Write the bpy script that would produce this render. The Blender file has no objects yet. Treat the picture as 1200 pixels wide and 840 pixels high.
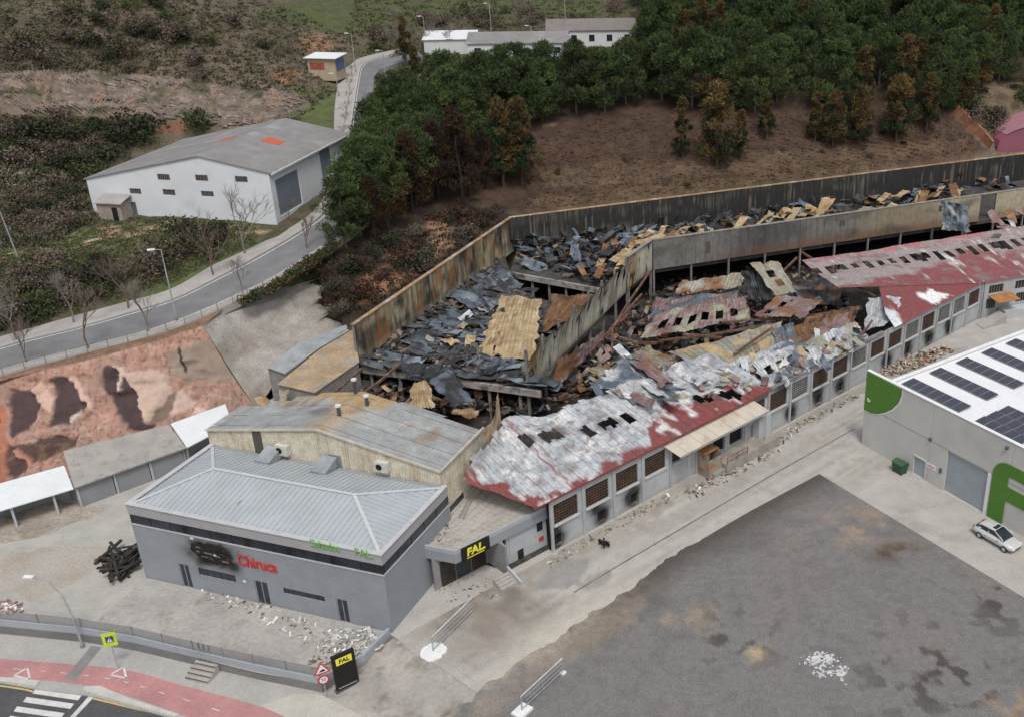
import bpy, math, random
import numpy as np
from mathutils import Vector, Matrix

# ------------------------------------------------------------------ camera, sky, sun, exposure
scene = bpy.context.scene
TH = math.radians(24.6); FPX = 1200.0; CX, CY = 800.0, 400.0; CAMH = 55.0
cc, ss = math.cos(TH), math.sin(TH)
cam = bpy.data.cameras.new('camera'); camo = bpy.data.objects.new('camera', cam)
scene.collection.objects.link(camo)
camo.location = (0, 0, CAMH); camo.rotation_euler = (math.pi/2 - TH, 0, 0)
cam.sensor_width = 36.0; cam.lens = 36.0*FPX/1200.0
cam.shift_x = (600-CX)/1200.0; cam.shift_y = (CY-420)/1200.0
cam.clip_end = 2000.0
scene.camera = camo

SUN_EL, SUN_AZ = math.radians(60), math.radians(165)      # azimuth clockwise from +Y
world = bpy.data.worlds.new('World'); scene.world = world; world.use_nodes = True
wn = world.node_tree.nodes; wl = world.node_tree.links; wn.clear()
sky = wn.new('ShaderNodeTexSky'); sky.sky_type = 'NISHITA'; sky.sun_disc = False
sky.sun_elevation = SUN_EL; sky.sun_rotation = SUN_AZ; sky.dust_density = 4.0; sky.air_density = 1.0; sky.ozone_density = 1.0
hs = wn.new('ShaderNodeHueSaturation'); hs.inputs['Saturation'].default_value = 0.38
bg = wn.new('ShaderNodeBackground'); bg.inputs['Strength'].default_value = 0.13
wo = wn.new('ShaderNodeOutputWorld')
wl.new(sky.outputs[0], hs.inputs['Color']); wl.new(hs.outputs[0], bg.inputs['Color']); wl.new(bg.outputs[0], wo.inputs['Surface'])
sl = bpy.data.lights.new('sun', 'SUN'); sl.energy = 1.5; sl.angle = math.radians(14); sl.color = (1.0, 0.965, 0.92)
so = bpy.data.objects.new('sun', sl); scene.collection.objects.link(so)
sd = Vector((math.sin(SUN_AZ)*math.cos(SUN_EL), math.cos(SUN_AZ)*math.cos(SUN_EL), math.sin(SUN_EL)))
so.rotation_euler = sd.to_track_quat('Z', 'Y').to_euler(); so.location = (0, 0, 120)
vs = scene.view_settings
vs.view_transform = 'Standard'; vs.look = 'None'; vs.gamma = 1.0; vs.use_curve_mapping = False; vs.exposure = 0.05

# ------------------------------------------------------------------ helpers
RND = random.Random(11)
NPR = np.random.RandomState(5)
COL = scene.collection

def P(px, py, z=0.0):
    """survey point: where the sight line through photo pixel (px,py) meets height z"""
    xd = (px-CX)/FPX; yd = (py-CY)/FPX
    Z = (CAMH-z)/(yd*cc+ss)
    return np.array((xd*Z, Z*(cc-yd*ss), z))
def Q(x, y, z):
    d = CAMH-z; Z = y*cc+d*ss
    return CX+FPX*x/Z, CY+FPX*(d*cc-y*ss)/Z
def H2(px, py, z0, py2):
    x, y, _ = P(px, py, z0); yd = (py2-CY)/FPX
    return CAMH - y*(ss+yd*cc)/(cc-yd*ss)
def on_plane(px, py, o, d):
    xd = (px-CX)/FPX; yd = (py-CY)/FPX
    A = np.array([[xd, -d[0]], [cc-yd*ss, -d[1]]]); k, t = np.linalg.solve(A, np.array(o[:2]))
    return float(t), float(CAMH - k*(ss+yd*cc))
def inpoly(x, y, poly):
    x = np.asarray(x, float); y = np.asarray(y, float); r = np.zeros(x.shape, bool); n = len(poly)
    for i in range(n):
        x0, y0 = poly[i][:2]; x1, y1 = poly[(i+1) % n][:2]
        if y0 == y1: continue
        c = ((y0 > y) != (y1 > y)) & (x < (x1-x0)*(y-y0)/(y1-y0)+x0)
        r ^= c
    return r
_perm = NPR.rand(256, 256)
def vnoise(x, y):
    x = np.asarray(x, float); y = np.asarray(y, float)
    xi = np.floor(x).astype(int); yi = np.floor(y).astype(int); fx = x-xi; fy = y-yi
    fx = fx*fx*(3-2*fx); fy = fy*fy*(3-2*fy)
    a = _perm[xi & 255, yi & 255]; b = _perm[(xi+1) & 255, yi & 255]; c = _perm[xi & 255, (yi+1) & 255]; d = _perm[(xi+1) & 255, (yi+1) & 255]
    return a*(1-fx)*(1-fy)+b*fx*(1-fy)+c*(1-fx)*fy+d*fx*fy
def fbm(x, y, o=4):
    s = 0; a = .5; t = 0
    for i in range(o):
        s = s+a*vnoise(np.asarray(x)*2**i+17.3*i, np.asarray(y)*2**i+5.1*i); t += a; a *= .5
    return s/t

MATS = {}
def mat(name, col=(.5, .5, .5), rough=.85, var=.25, scale=.6, fine=.15, bump=0.0, bscale=12., metal=0., attr=False, col2=None, t2=.55, s2=1.2, spec=.3, rand=0.0, alpha=None, emit=None):
    if name in MATS: return MATS[name]
    m = bpy.data.materials.new(name); m.use_nodes = True; MATS[name] = m
    n = m.node_tree.nodes; l = m.node_tree.links; n.clear()
    out = n.new('ShaderNodeOutputMaterial'); b = n.new('ShaderNodeBsdfPrincipled')
    b.inputs['Roughness'].default_value = rough; b.inputs['Metallic'].default_value = metal
    b.inputs['Specular IOR Level'].default_value = spec
    geo = n.new('ShaderNodeNewGeometry')
    def mixc(mode, fac, a, bb):
        x = n.new('ShaderNodeMix'); x.data_type = 'RGBA'; x.blend_type = mode
        if isinstance(fac, float): x.inputs[0].default_value = fac
        else: l.new(fac, x.inputs[0])
        for s, v in ((x.inputs[6], a), (x.inputs[7], bb)):
            if isinstance(v, tuple): s.default_value = (*v, 1)
            else: l.new(v, s)
        return x.outputs[2]
    def noise(sc, det=5., ro=.6):
        x = n.new('ShaderNodeTexNoise'); x.inputs['Scale'].default_value = sc; x.inputs['Detail'].default_value = det; x.inputs['Roughness'].default_value = ro
        l.new(geo.outputs['Position'], x.inputs['Vector']); return x.outputs['Fac']
    def ramp(f, a, bb):
        x = n.new('ShaderNodeMapRange'); x.inputs[1].default_value = .3; x.inputs[2].default_value = .7; x.inputs[3].default_value = a; x.inputs[4].default_value = bb
        l.new(f, x.inputs[0]); return x.outputs[0]
    if attr:
        at = n.new('ShaderNodeAttribute'); at.attribute_name = 'Col'; c = at.outputs['Color']
    else:
        c = n.new('ShaderNodeRGB'); c.outputs[0].default_value = (*col, 1); c = c.outputs[0]
    if col2:
        x = n.new('ShaderNodeMapRange'); x.inputs[1].default_value = t2; x.inputs[2].default_value = t2+.12; l.new(noise(s2), x.inputs[0])
        c = mixc('MIX', x.outputs[0], c, col2)
    v = ramp(noise(scale), 1-var, 1+var)
    vv = n.new('ShaderNodeMath'); vv.operation = 'MULTIPLY'; l.new(v, vv.inputs[0]); l.new(ramp(noise(bscale, 3.), 1-fine, 1+fine), vv.inputs[1])
    f = vv.outputs[0]
    if rand:
        oi = n.new('ShaderNodeObjectInfo'); x = n.new('ShaderNodeMapRange'); x.inputs[3].default_value = 1-rand; x.inputs[4].default_value = 1+rand
        l.new(oi.outputs['Random'], x.inputs[0]); w = n.new('ShaderNodeMath'); w.operation = 'MULTIPLY'; l.new(f, w.inputs[0]); l.new(x.outputs[0], w.inputs[1]); f = w.outputs[0]
    mv = n.new('ShaderNodeVectorMath'); mv.operation = 'SCALE'; l.new(c, mv.inputs[0]); l.new(f, mv.inputs['Scale'])
    l.new(mv.outputs[0], b.inputs['Base Color'])
    if bump:
        bp = n.new('ShaderNodeBump'); bp.inputs['Strength'].default_value = 1.0; bp.inputs['Distance'].default_value = bump
        l.new(noise(bscale*.5, 6.), bp.inputs['Height']); l.new(bp.outputs[0], b.inputs['Normal'])
    if emit: b.inputs['Emission Color'].default_value = (*emit, 1); b.inputs['Emission Strength'].default_value = 1
    if alpha is not None:
        tr = n.new('ShaderNodeBsdfTransparent'); mx = n.new('ShaderNodeMixShader'); mx.inputs[0].default_value = alpha
        l.new(tr.outputs[0], mx.inputs[1]); l.new(b.outputs[0], mx.inputs[2]); l.new(mx.outputs[0], out.inputs[0])
    else: l.new(b.outputs[0], out.inputs[0])
    return m

def mesh(name, V, F, m, cols=None, smooth=False):
    me = bpy.data.meshes.new(name)
    V = np.asarray(V, dtype=float); me.from_pydata(V.tolist(), [], [tuple(int(i) for i in f) for f in F])
    if m is not None: me.materials.append(m)
    if cols is not None:
        a = me.color_attributes.new('Col', 'FLOAT_COLOR', 'POINT')
        c = np.ones((len(V), 4)); c[:, :3] = np.asarray(cols); a.data.foreach_set('color', c.ravel())
    if smooth: me.polygons.foreach_set('use_smooth', [True]*len(me.polygons))
    me.update(); return me
def obj(name, me, parent=None, loc=None, rz=0.0):
    o = bpy.data.objects.new(name, me); COL.objects.link(o)
    if parent: o.parent = parent
    if loc is not None: o.location = Vector([float(v) for v in loc])
    if rz: o.rotation_euler = (0, 0, rz)
    return o
def tag(o, label, cat, group=None):
    o['label'] = label; o['category'] = cat
    if group: o['group'] = group
    return o
def struct(o): o['kind'] = 'structure'; return o
def stuff(o): o['kind'] = 'stuff'; return o
def thing(name, label, cat, loc=(0, 0, 0), rz=0.0, group=None):
    o = bpy.data.objects.new(name, None); COL.objects.link(o); o.location = [float(v) for v in loc]; o.rotation_euler = (0, 0, rz); o.empty_display_size = .3
    return tag(o, label, cat, group)
def copy_tree(o, parent=None):
    c = o.copy(); COL.objects.link(c)
    if parent: c.parent = parent
    for ch in list(o.children): copy_tree(ch, c)
    return c

class MB:
    def __init__(s): s.v = []; s.f = []; s.c = []
    def add(s, V, F, col=None):
        k = len(s.v); s.v += [tuple(map(float, p)) for p in V]; s.f += [tuple(i+k for i in f) for f in F]
        if col is not None: s.c += [col]*len(V)
        return s
    def box(s, x0, x1, y0, y1, z0, z1, col=None):
        return s.add([(x0, y0, z0), (x1, y0, z0), (x1, y1, z0), (x0, y1, z0), (x0, y0, z1), (x1, y0, z1), (x1, y1, z1), (x0, y1, z1)],
                     [(3, 2, 1, 0), (4, 5, 6, 7), (0, 1, 5, 4), (1, 2, 6, 5), (2, 3, 7, 6), (3, 0, 4, 7)], col)
    def quad(s, a, b, c, d, col=None): return s.add([a, b, c, d], [(0, 1, 2, 3)], col)
    def prism(s, poly, z0, z1, col=None):
        n = len(poly); z0 = [z0]*n if np.isscalar(z0) else z0; z1 = [z1]*n if np.isscalar(z1) else z1
        V = [(p[0], p[1], z0[i]) for i, p in enumerate(poly)]+[(p[0], p[1], z1[i]) for i, p in enumerate(poly)]
        F = [tuple(range(n-1, -1, -1)), tuple(range(n, 2*n))]+[(i, (i+1) % n, (i+1) % n+n, i+n) for i in range(n)]
        return s.add(V, F, col)
    def beam(s, a, b, w=.15, h=None, col=None):
        a = Vector(a); b = Vector(b); h = h or w; d = (b-a).normalized(); up = Vector((0, 0, 1)) if abs(d.z) < .95 else Vector((0, 1, 0))
        x = d.cross(up).normalized()*w/2; y = x.normalized().cross(d)*h/2
        V = [a-x-y, a+x-y, a+x+y, a-x+y, b-x-y, b+x-y, b+x+y, b-x+y]
        return s.add(V, [(0, 1, 2, 3), (7, 6, 5, 4), (0, 4, 5, 1), (1, 5, 6, 2), (2, 6, 7, 3), (3, 7, 4, 0)], col)
    def tube(s, pts, rad, n=8, col=None, cap=True):
        pts = [Vector(p) for p in pts]; rad = [rad]*len(pts) if np.isscalar(rad) else rad; V = []; F = []
        for i, p in enumerate(pts):
            d = (pts[min(i+1, len(pts)-1)]-pts[max(i-1, 0)]).normalized(); up = Vector((0, 0, 1)) if abs(d.z) < .9 else Vector((1, 0, 0))
            x = d.cross(up).normalized(); y = x.cross(d)
            for k in range(n):
                a = 2*math.pi*k/n; V.append(p+(x*math.cos(a)+y*math.sin(a))*rad[i])
        for i in range(len(pts)-1):
            for k in range(n): F.append((i*n+k, i*n+(k+1) % n, (i+1)*n+(k+1) % n, (i+1)*n+k))
        if cap: F += [tuple(range(n-1, -1, -1)), tuple(range((len(pts)-1)*n, len(pts)*n))]
        return s.add(V, F, col)
    def build(s, name, m, parent=None, loc=None, rz=0.0, smooth=False):
        return obj(name, mesh(name, s.v, s.f, m, s.c if s.c else None, smooth), parent, loc, rz)
def centre(o):
    """put the origin of a world-space mesh at its foot"""
    me = o.data; n = len(me.vertices); a = np.empty(n*3); me.vertices.foreach_get('co', a); a = a.reshape(-1, 3)
    c = np.array([a[:, 0].mean(), a[:, 1].mean(), a[:, 2].min()]); a -= c; me.vertices.foreach_set('co', a.ravel()); me.update(); o.location = Vector(c.tolist()); return o
def grid_faces(nu, nv, skip=None):
    return [(i*nv+j, (i+1)*nv+j, (i+1)*nv+j+1, i*nv+j+1) for i in range(nu-1) for j in range(nv-1) if not (skip and skip(i, j))]
def resample(pts, n):
    pts = np.asarray(pts, float); d = np.r_[0, np.cumsum(np.linalg.norm(np.diff(pts, axis=0), axis=1))]; t = np.linspace(0, d[-1], n)
    return np.stack([np.interp(t, d, pts[:, k]) for k in range(pts.shape[1])], 1)
def smoothline(pts, n):
    """Catmull-Rom through pts by index, n samples"""
    pts = np.asarray(pts, float); m = len(pts); t = np.linspace(0, m-1, n); i = np.clip(t.astype(int), 0, m-2); f = (t-i)[:, None]
    p0 = pts[np.clip(i-1, 0, m-1)]; p1 = pts[i]; p2 = pts[i+1]; p3 = pts[np.clip(i+2, 0, m-1)]
    return .5*((2*p1)+(-p0+p2)*f+(2*p0-5*p1+4*p2-p3)*f**2+(-p0+3*p1-3*p2+p3)*f**3)
def strip(name, A, B, m, nw=2, dz=0.0, skirt=0.0, colfn=None):
    n = len(A); V = []
    for i in range(n):
        for j in range(nw): V.append(A[i]+(B[i]-A[i])*j/(nw-1)+np.array((0, 0, dz)))
    F = [(i*nw+j, i*nw+j+1, (i+1)*nw+j+1, (i+1)*nw+j) for i in range(n-1) for j in range(nw-1)]
    if skirt:
        k = len(V)
        for i in range(n): V.append(A[i]+np.array((0, 0, dz-skirt)))
        for i in range(n): V.append(B[i]+np.array((0, 0, dz-skirt)))
        for i in range(n-1):
            F.append((i*nw, (i+1)*nw, k+i+1, k+i)); F.append((i*nw+nw-1, k+n+i, k+n+i+1, (i+1)*nw+nw-1))
    V = np.array(V)
    # keep normals up
    a, b, c = V[F[0][0]], V[F[0][1]], V[F[0][2]]
    if np.cross(b-a, c-a)[2] < 0: F = [f[::-1] for f in F]
    return obj(name, mesh(name, V, F, m, colfn(V) if colfn else None))
def poly_sheet(name, pts, m, z=None, skirt=0.0):
    mb = MB(); n = len(pts); V = [(p[0], p[1], p[2] if z is None else z) for p in pts]; F = [tuple(range(n))]
    area = sum(V[i][0]*V[(i+1) % n][1]-V[(i+1) % n][0]*V[i][1] for i in range(n))
    if area < 0: V = V[::-1]
    if skirt:
        V += [(p[0], p[1], p[2]-skirt) for p in V]; F += [(i, i+n, (i+1) % n+n, (i+1) % n) for i in range(n)]
    mb.add(V, F); return mb.build(name, m)
def text_mesh(body, size, depth, m, name='lettering', parent=None, mtx=None, align='CENTER', shear=0.0, bold=0.0, sx=1.0):
    cu = bpy.data.curves.new('t', 'FONT'); cu.body = body; cu.size = size; cu.extrude = depth; cu.align_x = align; cu.align_y = 'CENTER'; cu.shear = shear; cu.offset = bold; cu.resolution_u = 3
    o = bpy.data.objects.new('t', cu); COL.objects.link(o); dg = bpy.context.evaluated_depsgraph_get(); me = bpy.data.meshes.new_from_object(o.evaluated_get(dg))
    bpy.data.objects.remove(o); bpy.data.curves.remove(cu); me.materials.clear(); me.materials.append(m); me.name = name
    t = obj(name, me, parent)
    if mtx is not None: t.matrix_local = mtx @ Matrix.Diagonal((sx, 1, 1, 1))
    return t
def frame_mtx(origin, xdir, zdir=(0, 0, 1)):
    """lettering plane: x along xdir, y up, front facing xdir cross up"""
    x = Vector(xdir).normalized(); up = Vector(zdir); n = x.cross(up).normalized(); up = n.cross(x)
    return Matrix(((x.x, up.x, n.x, origin[0]), (x.y, up.y, n.y, origin[1]), (x.z, up.z, n.z, origin[2]), (0, 0, 0, 1)))

# ------------------------------------------------------------------ main frames of the site (world XY)
E0 = P(627, 591, 5.9)[:2]; E1 = P(1010, 403.6, 5.4)[:2]
FU = (E1-E0)/np.linalg.norm(E1-E0); FV = np.array((-FU[1], FU[0]))     # along / into the long workshop
def TWp(t, w, z=0.): q = E0+FU*t+FV*w; return np.array((q[0], q[1], z))
def TW(px, py, z): q = P(px, py, z)[:2]-E0; return float(q@FU), float(q@FV)
GA = np.array((-46.07, 71.5)); GX = np.array((.95645, -.29191)); GY = np.array((.29191, .95645))   # grey office
G_RZ = math.atan2(GX[1], GX[0]); F_RZ = math.atan2(FU[1], FU[0])
LW0, LW1 = P(415, 381, 9.2), P(600, 255, 9.2); BW1 = P(1150, 187, 9.2)
bdir = (BW1-LW1)/np.linalg.norm(BW1-LW1); BW2 = BW1+bdir*40
IW0, IW1, IW2, IW3 = P(617, 410, 9.0), P(736, 302, 9.0), P(764, 282, 9.0), P(1200, 222, 9.0); IW4 = IW3+bdir*30
UP = 4.5                                                                # level of the upper floor

# ------------------------------------------------------------------ terrain
road_px = [((-140, 440), (-140, 452), (-140, 482), (-140, 492), 7.3), ((0, 396), (0, 407), (0, 434), (0, 441), 7.7), ((85, 372), (90, 384), (100, 407), (103, 413), 8.0), ((140, 357), (150, 367), (165, 390), (169, 396), 8.3),
    ((200, 340), (205, 350), (215, 373), (219, 380), 8.8), ((250, 312), (256, 325), (275, 347), (280, 353), 9.5), ((300, 289), (305, 299), (325, 322), (330, 328), 10.3), ((350, 262), (357, 268), (385, 283), (391, 287), 11.3),
    ((376, 238), (385, 243), (424, 256), (430, 258), 12.0), ((389, 205), (399, 208), (438, 212), (444, 213), 13.0), ((391, 160), (409, 163), (438, 166), (443, 167), 14.8), ((393, 120), (415, 122), (438, 124), (442, 125), 16.4),
    ((399, 90), (420, 92), (438, 96), (441, 97), 18.0), ((412, 75), (424, 78), (443, 84), (446, 85), 19.0), ((432, 66), (437, 70), (455, 78), (458, 80), 20.0), ((485, 55), (486, 58), (495, 66), (497, 68), 21.0)]
RL = [np.array([P(*r[k], r[4]) for r in road_px]) for k in range(4)]
ctrl = []
for r in road_px:
    for k in range(4):
        p = P(*r[k], r[4]); ctrl.append((p[0], p[1], r[4]-.45))
for px, py, z in [(0, 0, 36), (150, 0, 34), (300, 0, 30), (450, 0, 27), (600, 0, 25), (740, 0, 25), (900, 0, 26), (1050, 0, 26), (1200, 0, 26), (-150, 0, 38), (1350, 0, 26),
    (0, 88, 25), (90, 88, 24.5), (190, 95, 23), (290, 100, 22), (350, 60, 23), (0, 137, 17.5), (100, 140, 16.5), (200, 146, 15.5), (290, 140, 16), (360, 120, 17), (-150, 100, 25), (-150, 150, 17),
    (0, 190, 14.5), (60, 225, 12.3), (0, 250, 11.5), (0, 320, 10), (60, 350, 9), (100, 300, 10.6), (180, 275, 11), (250, 275, 11), (300, 270, 11.2), (-140, 330, 10), (-140, 230, 13),
    (110, 247, 11.8), (220, 254, 11.8), (324, 260, 11.8), (390, 207, 12.4), (330, 150, 13.5), (200, 180, 13),
    (450, 250, 11.3), (500, 200, 12.8), (440, 300, 9.6), (560, 230, 11), (400, 320, 9.2), (480, 320, 7.6), (560, 270, 8.2), (420, 375, 6), (600, 150, 15.5), (500, 110, 18), (700, 130, 16.5), (900, 130, 16.5), (1100, 130, 16), (1200, 110, 17), (1300, 130, 16),
    (640, 60, 20), (560, 60, 20), (800, 60, 21), (1000, 60, 22), (1200, 50, 23), (700, 190, 11.5), (900, 175, 11.5), (1080, 165, 11.5), (470, 80, 20), (620, 240, 8.3), (760, 228, 8.2), (900, 210, 8.2), (1020, 198, 8.2), (1140, 185, 8.2), (1250, 175, 8.5)]:
    p = P(px, py, z); ctrl.append((p[0], p[1], z))
for p in [(-330, 150, 30), (-330, 300, 55), (-200, 420, 60), (0, 460, 45), (200, 460, 42), (330, 330, 32), (250, 210, 14), (-300, 60, 8), (0, 620, 60), (-300, 620, 75), (300, 620, 60)]: ctrl.append(p)
ctrl = np.array(ctrl)
_d = np.linalg.norm(ctrl[:, None, :2]-ctrl[None, :, :2], axis=2)
def _k(r): return np.where(r > 1e-6, r*r*np.log(np.maximum(r, 1e-6)), 0)
_n = len(ctrl); _A = np.zeros((_n+3, _n+3)); _A[:_n, :_n] = _k(_d)+np.eye(_n)*60.0; _A[:_n, _n] = 1; _A[:_n, _n+1:] = ctrl[:, :2]; _A[_n, :_n] = 1; _A[_n+1:, :_n] = ctrl[:, :2].T
_w = np.linalg.solve(_A, np.r_[ctrl[:, 2], 0, 0, 0])
# low ground of the works: bounded by the painted slope, the hall walls and the picture's near side
mural_top = [P(-260, 488, 6.9), P(-140, 476, 7.0), P(0, 445, 7.4), P(50, 434, 7.6), P(105, 421, 7.9), P(172, 403, 8.2), P(238, 382, 8.8)]
mural_bot = [P(-260, 620, .0), P(-140, 590, .0), P(0, 585, 0.), P(75, 562, 0.), P(130, 548, .0), P(200, 524, .0), P(300, 478, .0)]
conc_top = [P(238, 382, 8.8), P(262, 362, 8.9), P(285, 351, 9.0), P(312, 337, 9.1), P(345, 331, 8.9), P(372, 322, 8.8)]; conc_bot = [P(300, 478, 0.), P(330, 440, 2.), P(404, 388, 4.5)]
def toff(a, b, s): d = b-a; n = np.array((-d[1], d[0], 0)); return n/np.linalg.norm(n)*s
LOW = [p[:2] for p in mural_top]+[p[:2] for p in conc_top[1:]]+[P(400, 365, 7.0)[:2], (LW0+toff(LW0, LW1, .6))[:2], (LW1+toff(LW0, LW1, .6))[:2], (LW1+toff(LW1, BW1, .6))[:2], (BW2+toff(LW1, BW1, .6))[:2], np.array((260., 190.)), np.array((300., -120.)), np.array((-300., -120.)), np.array((-300., 90.))]
LOW = [LOW[i] for i in range(len(LOW))]
def TZ(x, y, noise=True):
    x = np.atleast_1d(np.asarray(x, float)); y = np.atleast_1d(np.asarray(y, float))
    r = np.sqrt((x[:, None]-ctrl[None, :, 0])**2+(y[:, None]-ctrl[None, :, 1])**2)
    z = _k(r)@_w[:_n]+_w[_n]+_w[_n+1]*x+_w[_n+2]*y
    if noise: z = z+(fbm(x*.12, y*.12, 4)-.5)*1.1*np.clip((z-11)/5+.35, .15, 1.)+(fbm(x*.5+9, y*.5, 3)-.5)*.5
    return np.where(inpoly(x, y, LOW), -1.4, z)
gxs = np.unique(np.r_[np.linspace(-330, -130, 30), np.arange(-130, 110, 1.1), np.linspace(110, 330, 40)])
gys = np.unique(np.r_[np.linspace(-120, 60, 14), np.arange(60, 96, 2.0), np.arange(96, 290, 1.1), np.linspace(290, 620, 60)])
GXX, GYY = np.meshgrid(gxs, gys, indexing='ij'); tx, ty = GXX.ravel(), GYY.ravel(); tz = TZ(tx, ty)
tpx, tpy = Q(tx, ty, tz)
TZ2 = tz.reshape(GXX.shape)
def TZg(x, y):
    i = np.clip(np.searchsorted(gxs, x)-1, 0, len(gxs)-2); j = np.clip(np.searchsorted(gys, y)-1, 0, len(gys)-2)
    fx = np.clip((x-gxs[i])/(gxs[i+1]-gxs[i]), 0, 1); fy = np.clip((y-gys[j])/(gys[j+1]-gys[j]), 0, 1)
    return TZ2[i, j]*(1-fx)*(1-fy)+TZ2[i+1, j]*fx*(1-fy)+TZ2[i, j+1]*(1-fx)*fy+TZ2[i+1, j+1]*fx*fy
_kk = np.arange(60, 460, .5)
def ground_hits(pts):
    pts = np.asarray(pts, float); xd = (pts[:, 0]-CX)/FPX; yd = (pts[:, 1]-CY)/FPX; x = xd[:, None]*_kk; y = _kk*(cc-yd*ss)[:, None]; z = CAMH-_kk*(ss+yd*cc)[:, None]
    g = TZg(x, y); i = np.argmax((z < g) & (g > -1), axis=1); r = np.arange(len(pts)); return np.stack([x[r, i], y[r, i], g[r, i]], 1)
def ground_hit(px, py): return ground_hits([(px, py)])[0]
# what grows or lies on each part of the hillside
_c0 = inpoly(tpx, tpy, [(-60, 90), (40, 86), (150, 86), (200, 97), (300, 100), (370, 118), (350, 138), (290, 152), (230, 148), (170, 138), (90, 134), (0, 136), (-60, 138)]); tz = tz+_c0*((fbm(tx*.25, ty*.25, 4)-.5)*3.0+(np.abs(fbm(tx*.5+3, ty*.2, 3)-.5)-.1)*-3.)
n1 = fbm(tx*.09, ty*.09, 4); n2 = fbm(tx*.35+40, ty*.35, 3); n3 = fbm(tx*.04+7, ty*.04+3, 3)
def blend(c, mask, col): m = np.clip(mask, 0, 1)[:, None]; return c*(1-m)+np.array(col)*m
tc = np.tile(np.array((.115, .10, .068)), (len(tx), 1))
tc = blend(tc, (n1-.45)*5, (.085, .092, .042)); tc = blend(tc, (n2-.55)*5, (.15, .115, .08)); tc = blend(tc, (n3-.56)*6, (.19, .15, .11))
def zone(poly, col, soft=8., edge=.5):
    global tc
    m = inpoly(tpx+(n2-.5)*soft*2, tpy+(n1-.5)*soft*2, poly); tc = blend(tc, m*(edge+(1-edge)*np.clip((n2-.3)*3, 0, 1)), col)
zone([(280, 18), (480, -30), (740, -40), (740, 20), (560, 22), (470, 38), (400, 42), (330, 30)], (.095, .115, .045))
zone([(335, 150), (345, 105), (395, 98), (392, 155)], (.11, .145, .05))
zone([(150, 365), (190, 320), (300, 268), (310, 290), (250, 318), (200, 345)], (.115, .15, .055), 5)
zone([(0, 330), (0, 285), (90, 285), (110, 315), (60, 345)], (.14, .16, .065))
zone([(60, 270), (200, 258), (300, 262), (250, 285), (120, 300)], (.155, .165, .075))
cliff = [(-60, 90), (40, 86), (150, 86), (200, 97), (300, 100), (370, 118), (350, 138), (290, 152), (230, 148), (170, 138), (90, 134), (0, 136), (-60, 138)]
zone(cliff, (.25, .19, .15), 7, .85)
_cl = inpoly(tpx, tpy, cliff); tc = blend(tc, _cl*np.clip((fbm(tx*.22, tz*1.3, 4)-.48)*5, 0, .8), (.16, .125, .10)); tc = blend(tc, _cl*np.clip((fbm(tx*.5+5, tz*.5, 3)-.58)*7, 0, .9), (.36, .28, .22)); tc = blend(tc, _cl*np.clip((fbm(tx*.16+9, ty*.16, 3)-.56)*9, 0, .85), (.075, .075, .045))
zone([(170, 150), (215, 140), (230, 148), (200, 158)], (.25, .12, .075), 3, .7)
zone([(345, 60), (360, 40), (395, 45), (385, 68)], (.34, .2, .12), 3, .8)
zone([(312, 95), (330, 78), (352, 84), (345, 100)], (.36, .18, .10), 3, .8)
zone([(0, 198), (60, 196), (90, 215), (40, 225), (0, 215)], (.27, .23, .2), 4, .7)
for a, b in (((0, 302), (110, 286)), ((110, 286), (205, 262)), ((255, 268), (310, 272))):
    m = np.abs((tpx-a[0])*(b[1]-a[1])-(tpy-a[1])*(b[0]-a[0]))/math.hypot(b[0]-a[0], b[1]-a[1])
    tc = blend(tc, ((m < 3.2) & (tpx > a[0]-2) & (tpx < b[0]+2))*.9, (.42, .31, .20))
zone([(118, 265), (135, 263), (137, 277), (120, 277)], (.45, .25, .16), 2, .9)
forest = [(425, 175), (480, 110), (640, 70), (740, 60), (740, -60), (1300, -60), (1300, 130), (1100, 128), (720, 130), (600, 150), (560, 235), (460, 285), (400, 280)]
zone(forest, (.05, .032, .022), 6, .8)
zone([(560, 240), (610, 150), (720, 128), (1110, 128), (1160, 180), (1000, 205), (620, 255)], (.088, .052, .037), 8, .9)
zone([(620, 255), (640, 200), (900, 178), (1130, 160), (1150, 190), (1000, 205)], (.145, .098, .062), 12, .3)
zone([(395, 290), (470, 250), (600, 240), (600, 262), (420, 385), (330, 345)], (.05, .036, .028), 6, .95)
zone([(402, 345), (440, 318), (480, 302), (485, 320), (450, 345), (420, 362)], (.34, .17, .10), 5, .8)
zone([(500, 262), (525, 248), (530, 285), (512, 300)], (.33, .2, .13), 4, .8)
zone([(1110, 110), (1200, 90), (1200, 150), (1140, 160)], (.2, .15, .10), 8, .4)
F = grid_faces(len(gxs), len(gys))
ter_ = inpoly(tpx, tpy, [(560, 240), (610, 150), (720, 128), (1110, 128), (1160, 180), (1000, 205), (620, 255)]); tc = blend(tc, ter_*np.clip(1-np.abs((tz+.6*(n1-.5)) % 2.6-1.3)/.35, 0, 1)*.6, (.045, .03, .023)); tc = tc*np.where(tz > 5, .78, 1.)[:, None]
terrain = struct(obj('terrain', mesh('terrain', np.stack([tx, ty, tz], 1), F, mat('earth', attr=True, rough=.95, var=.28, scale=.5, fine=.35, bscale=3.5, bump=.12), tc, True)))

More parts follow.
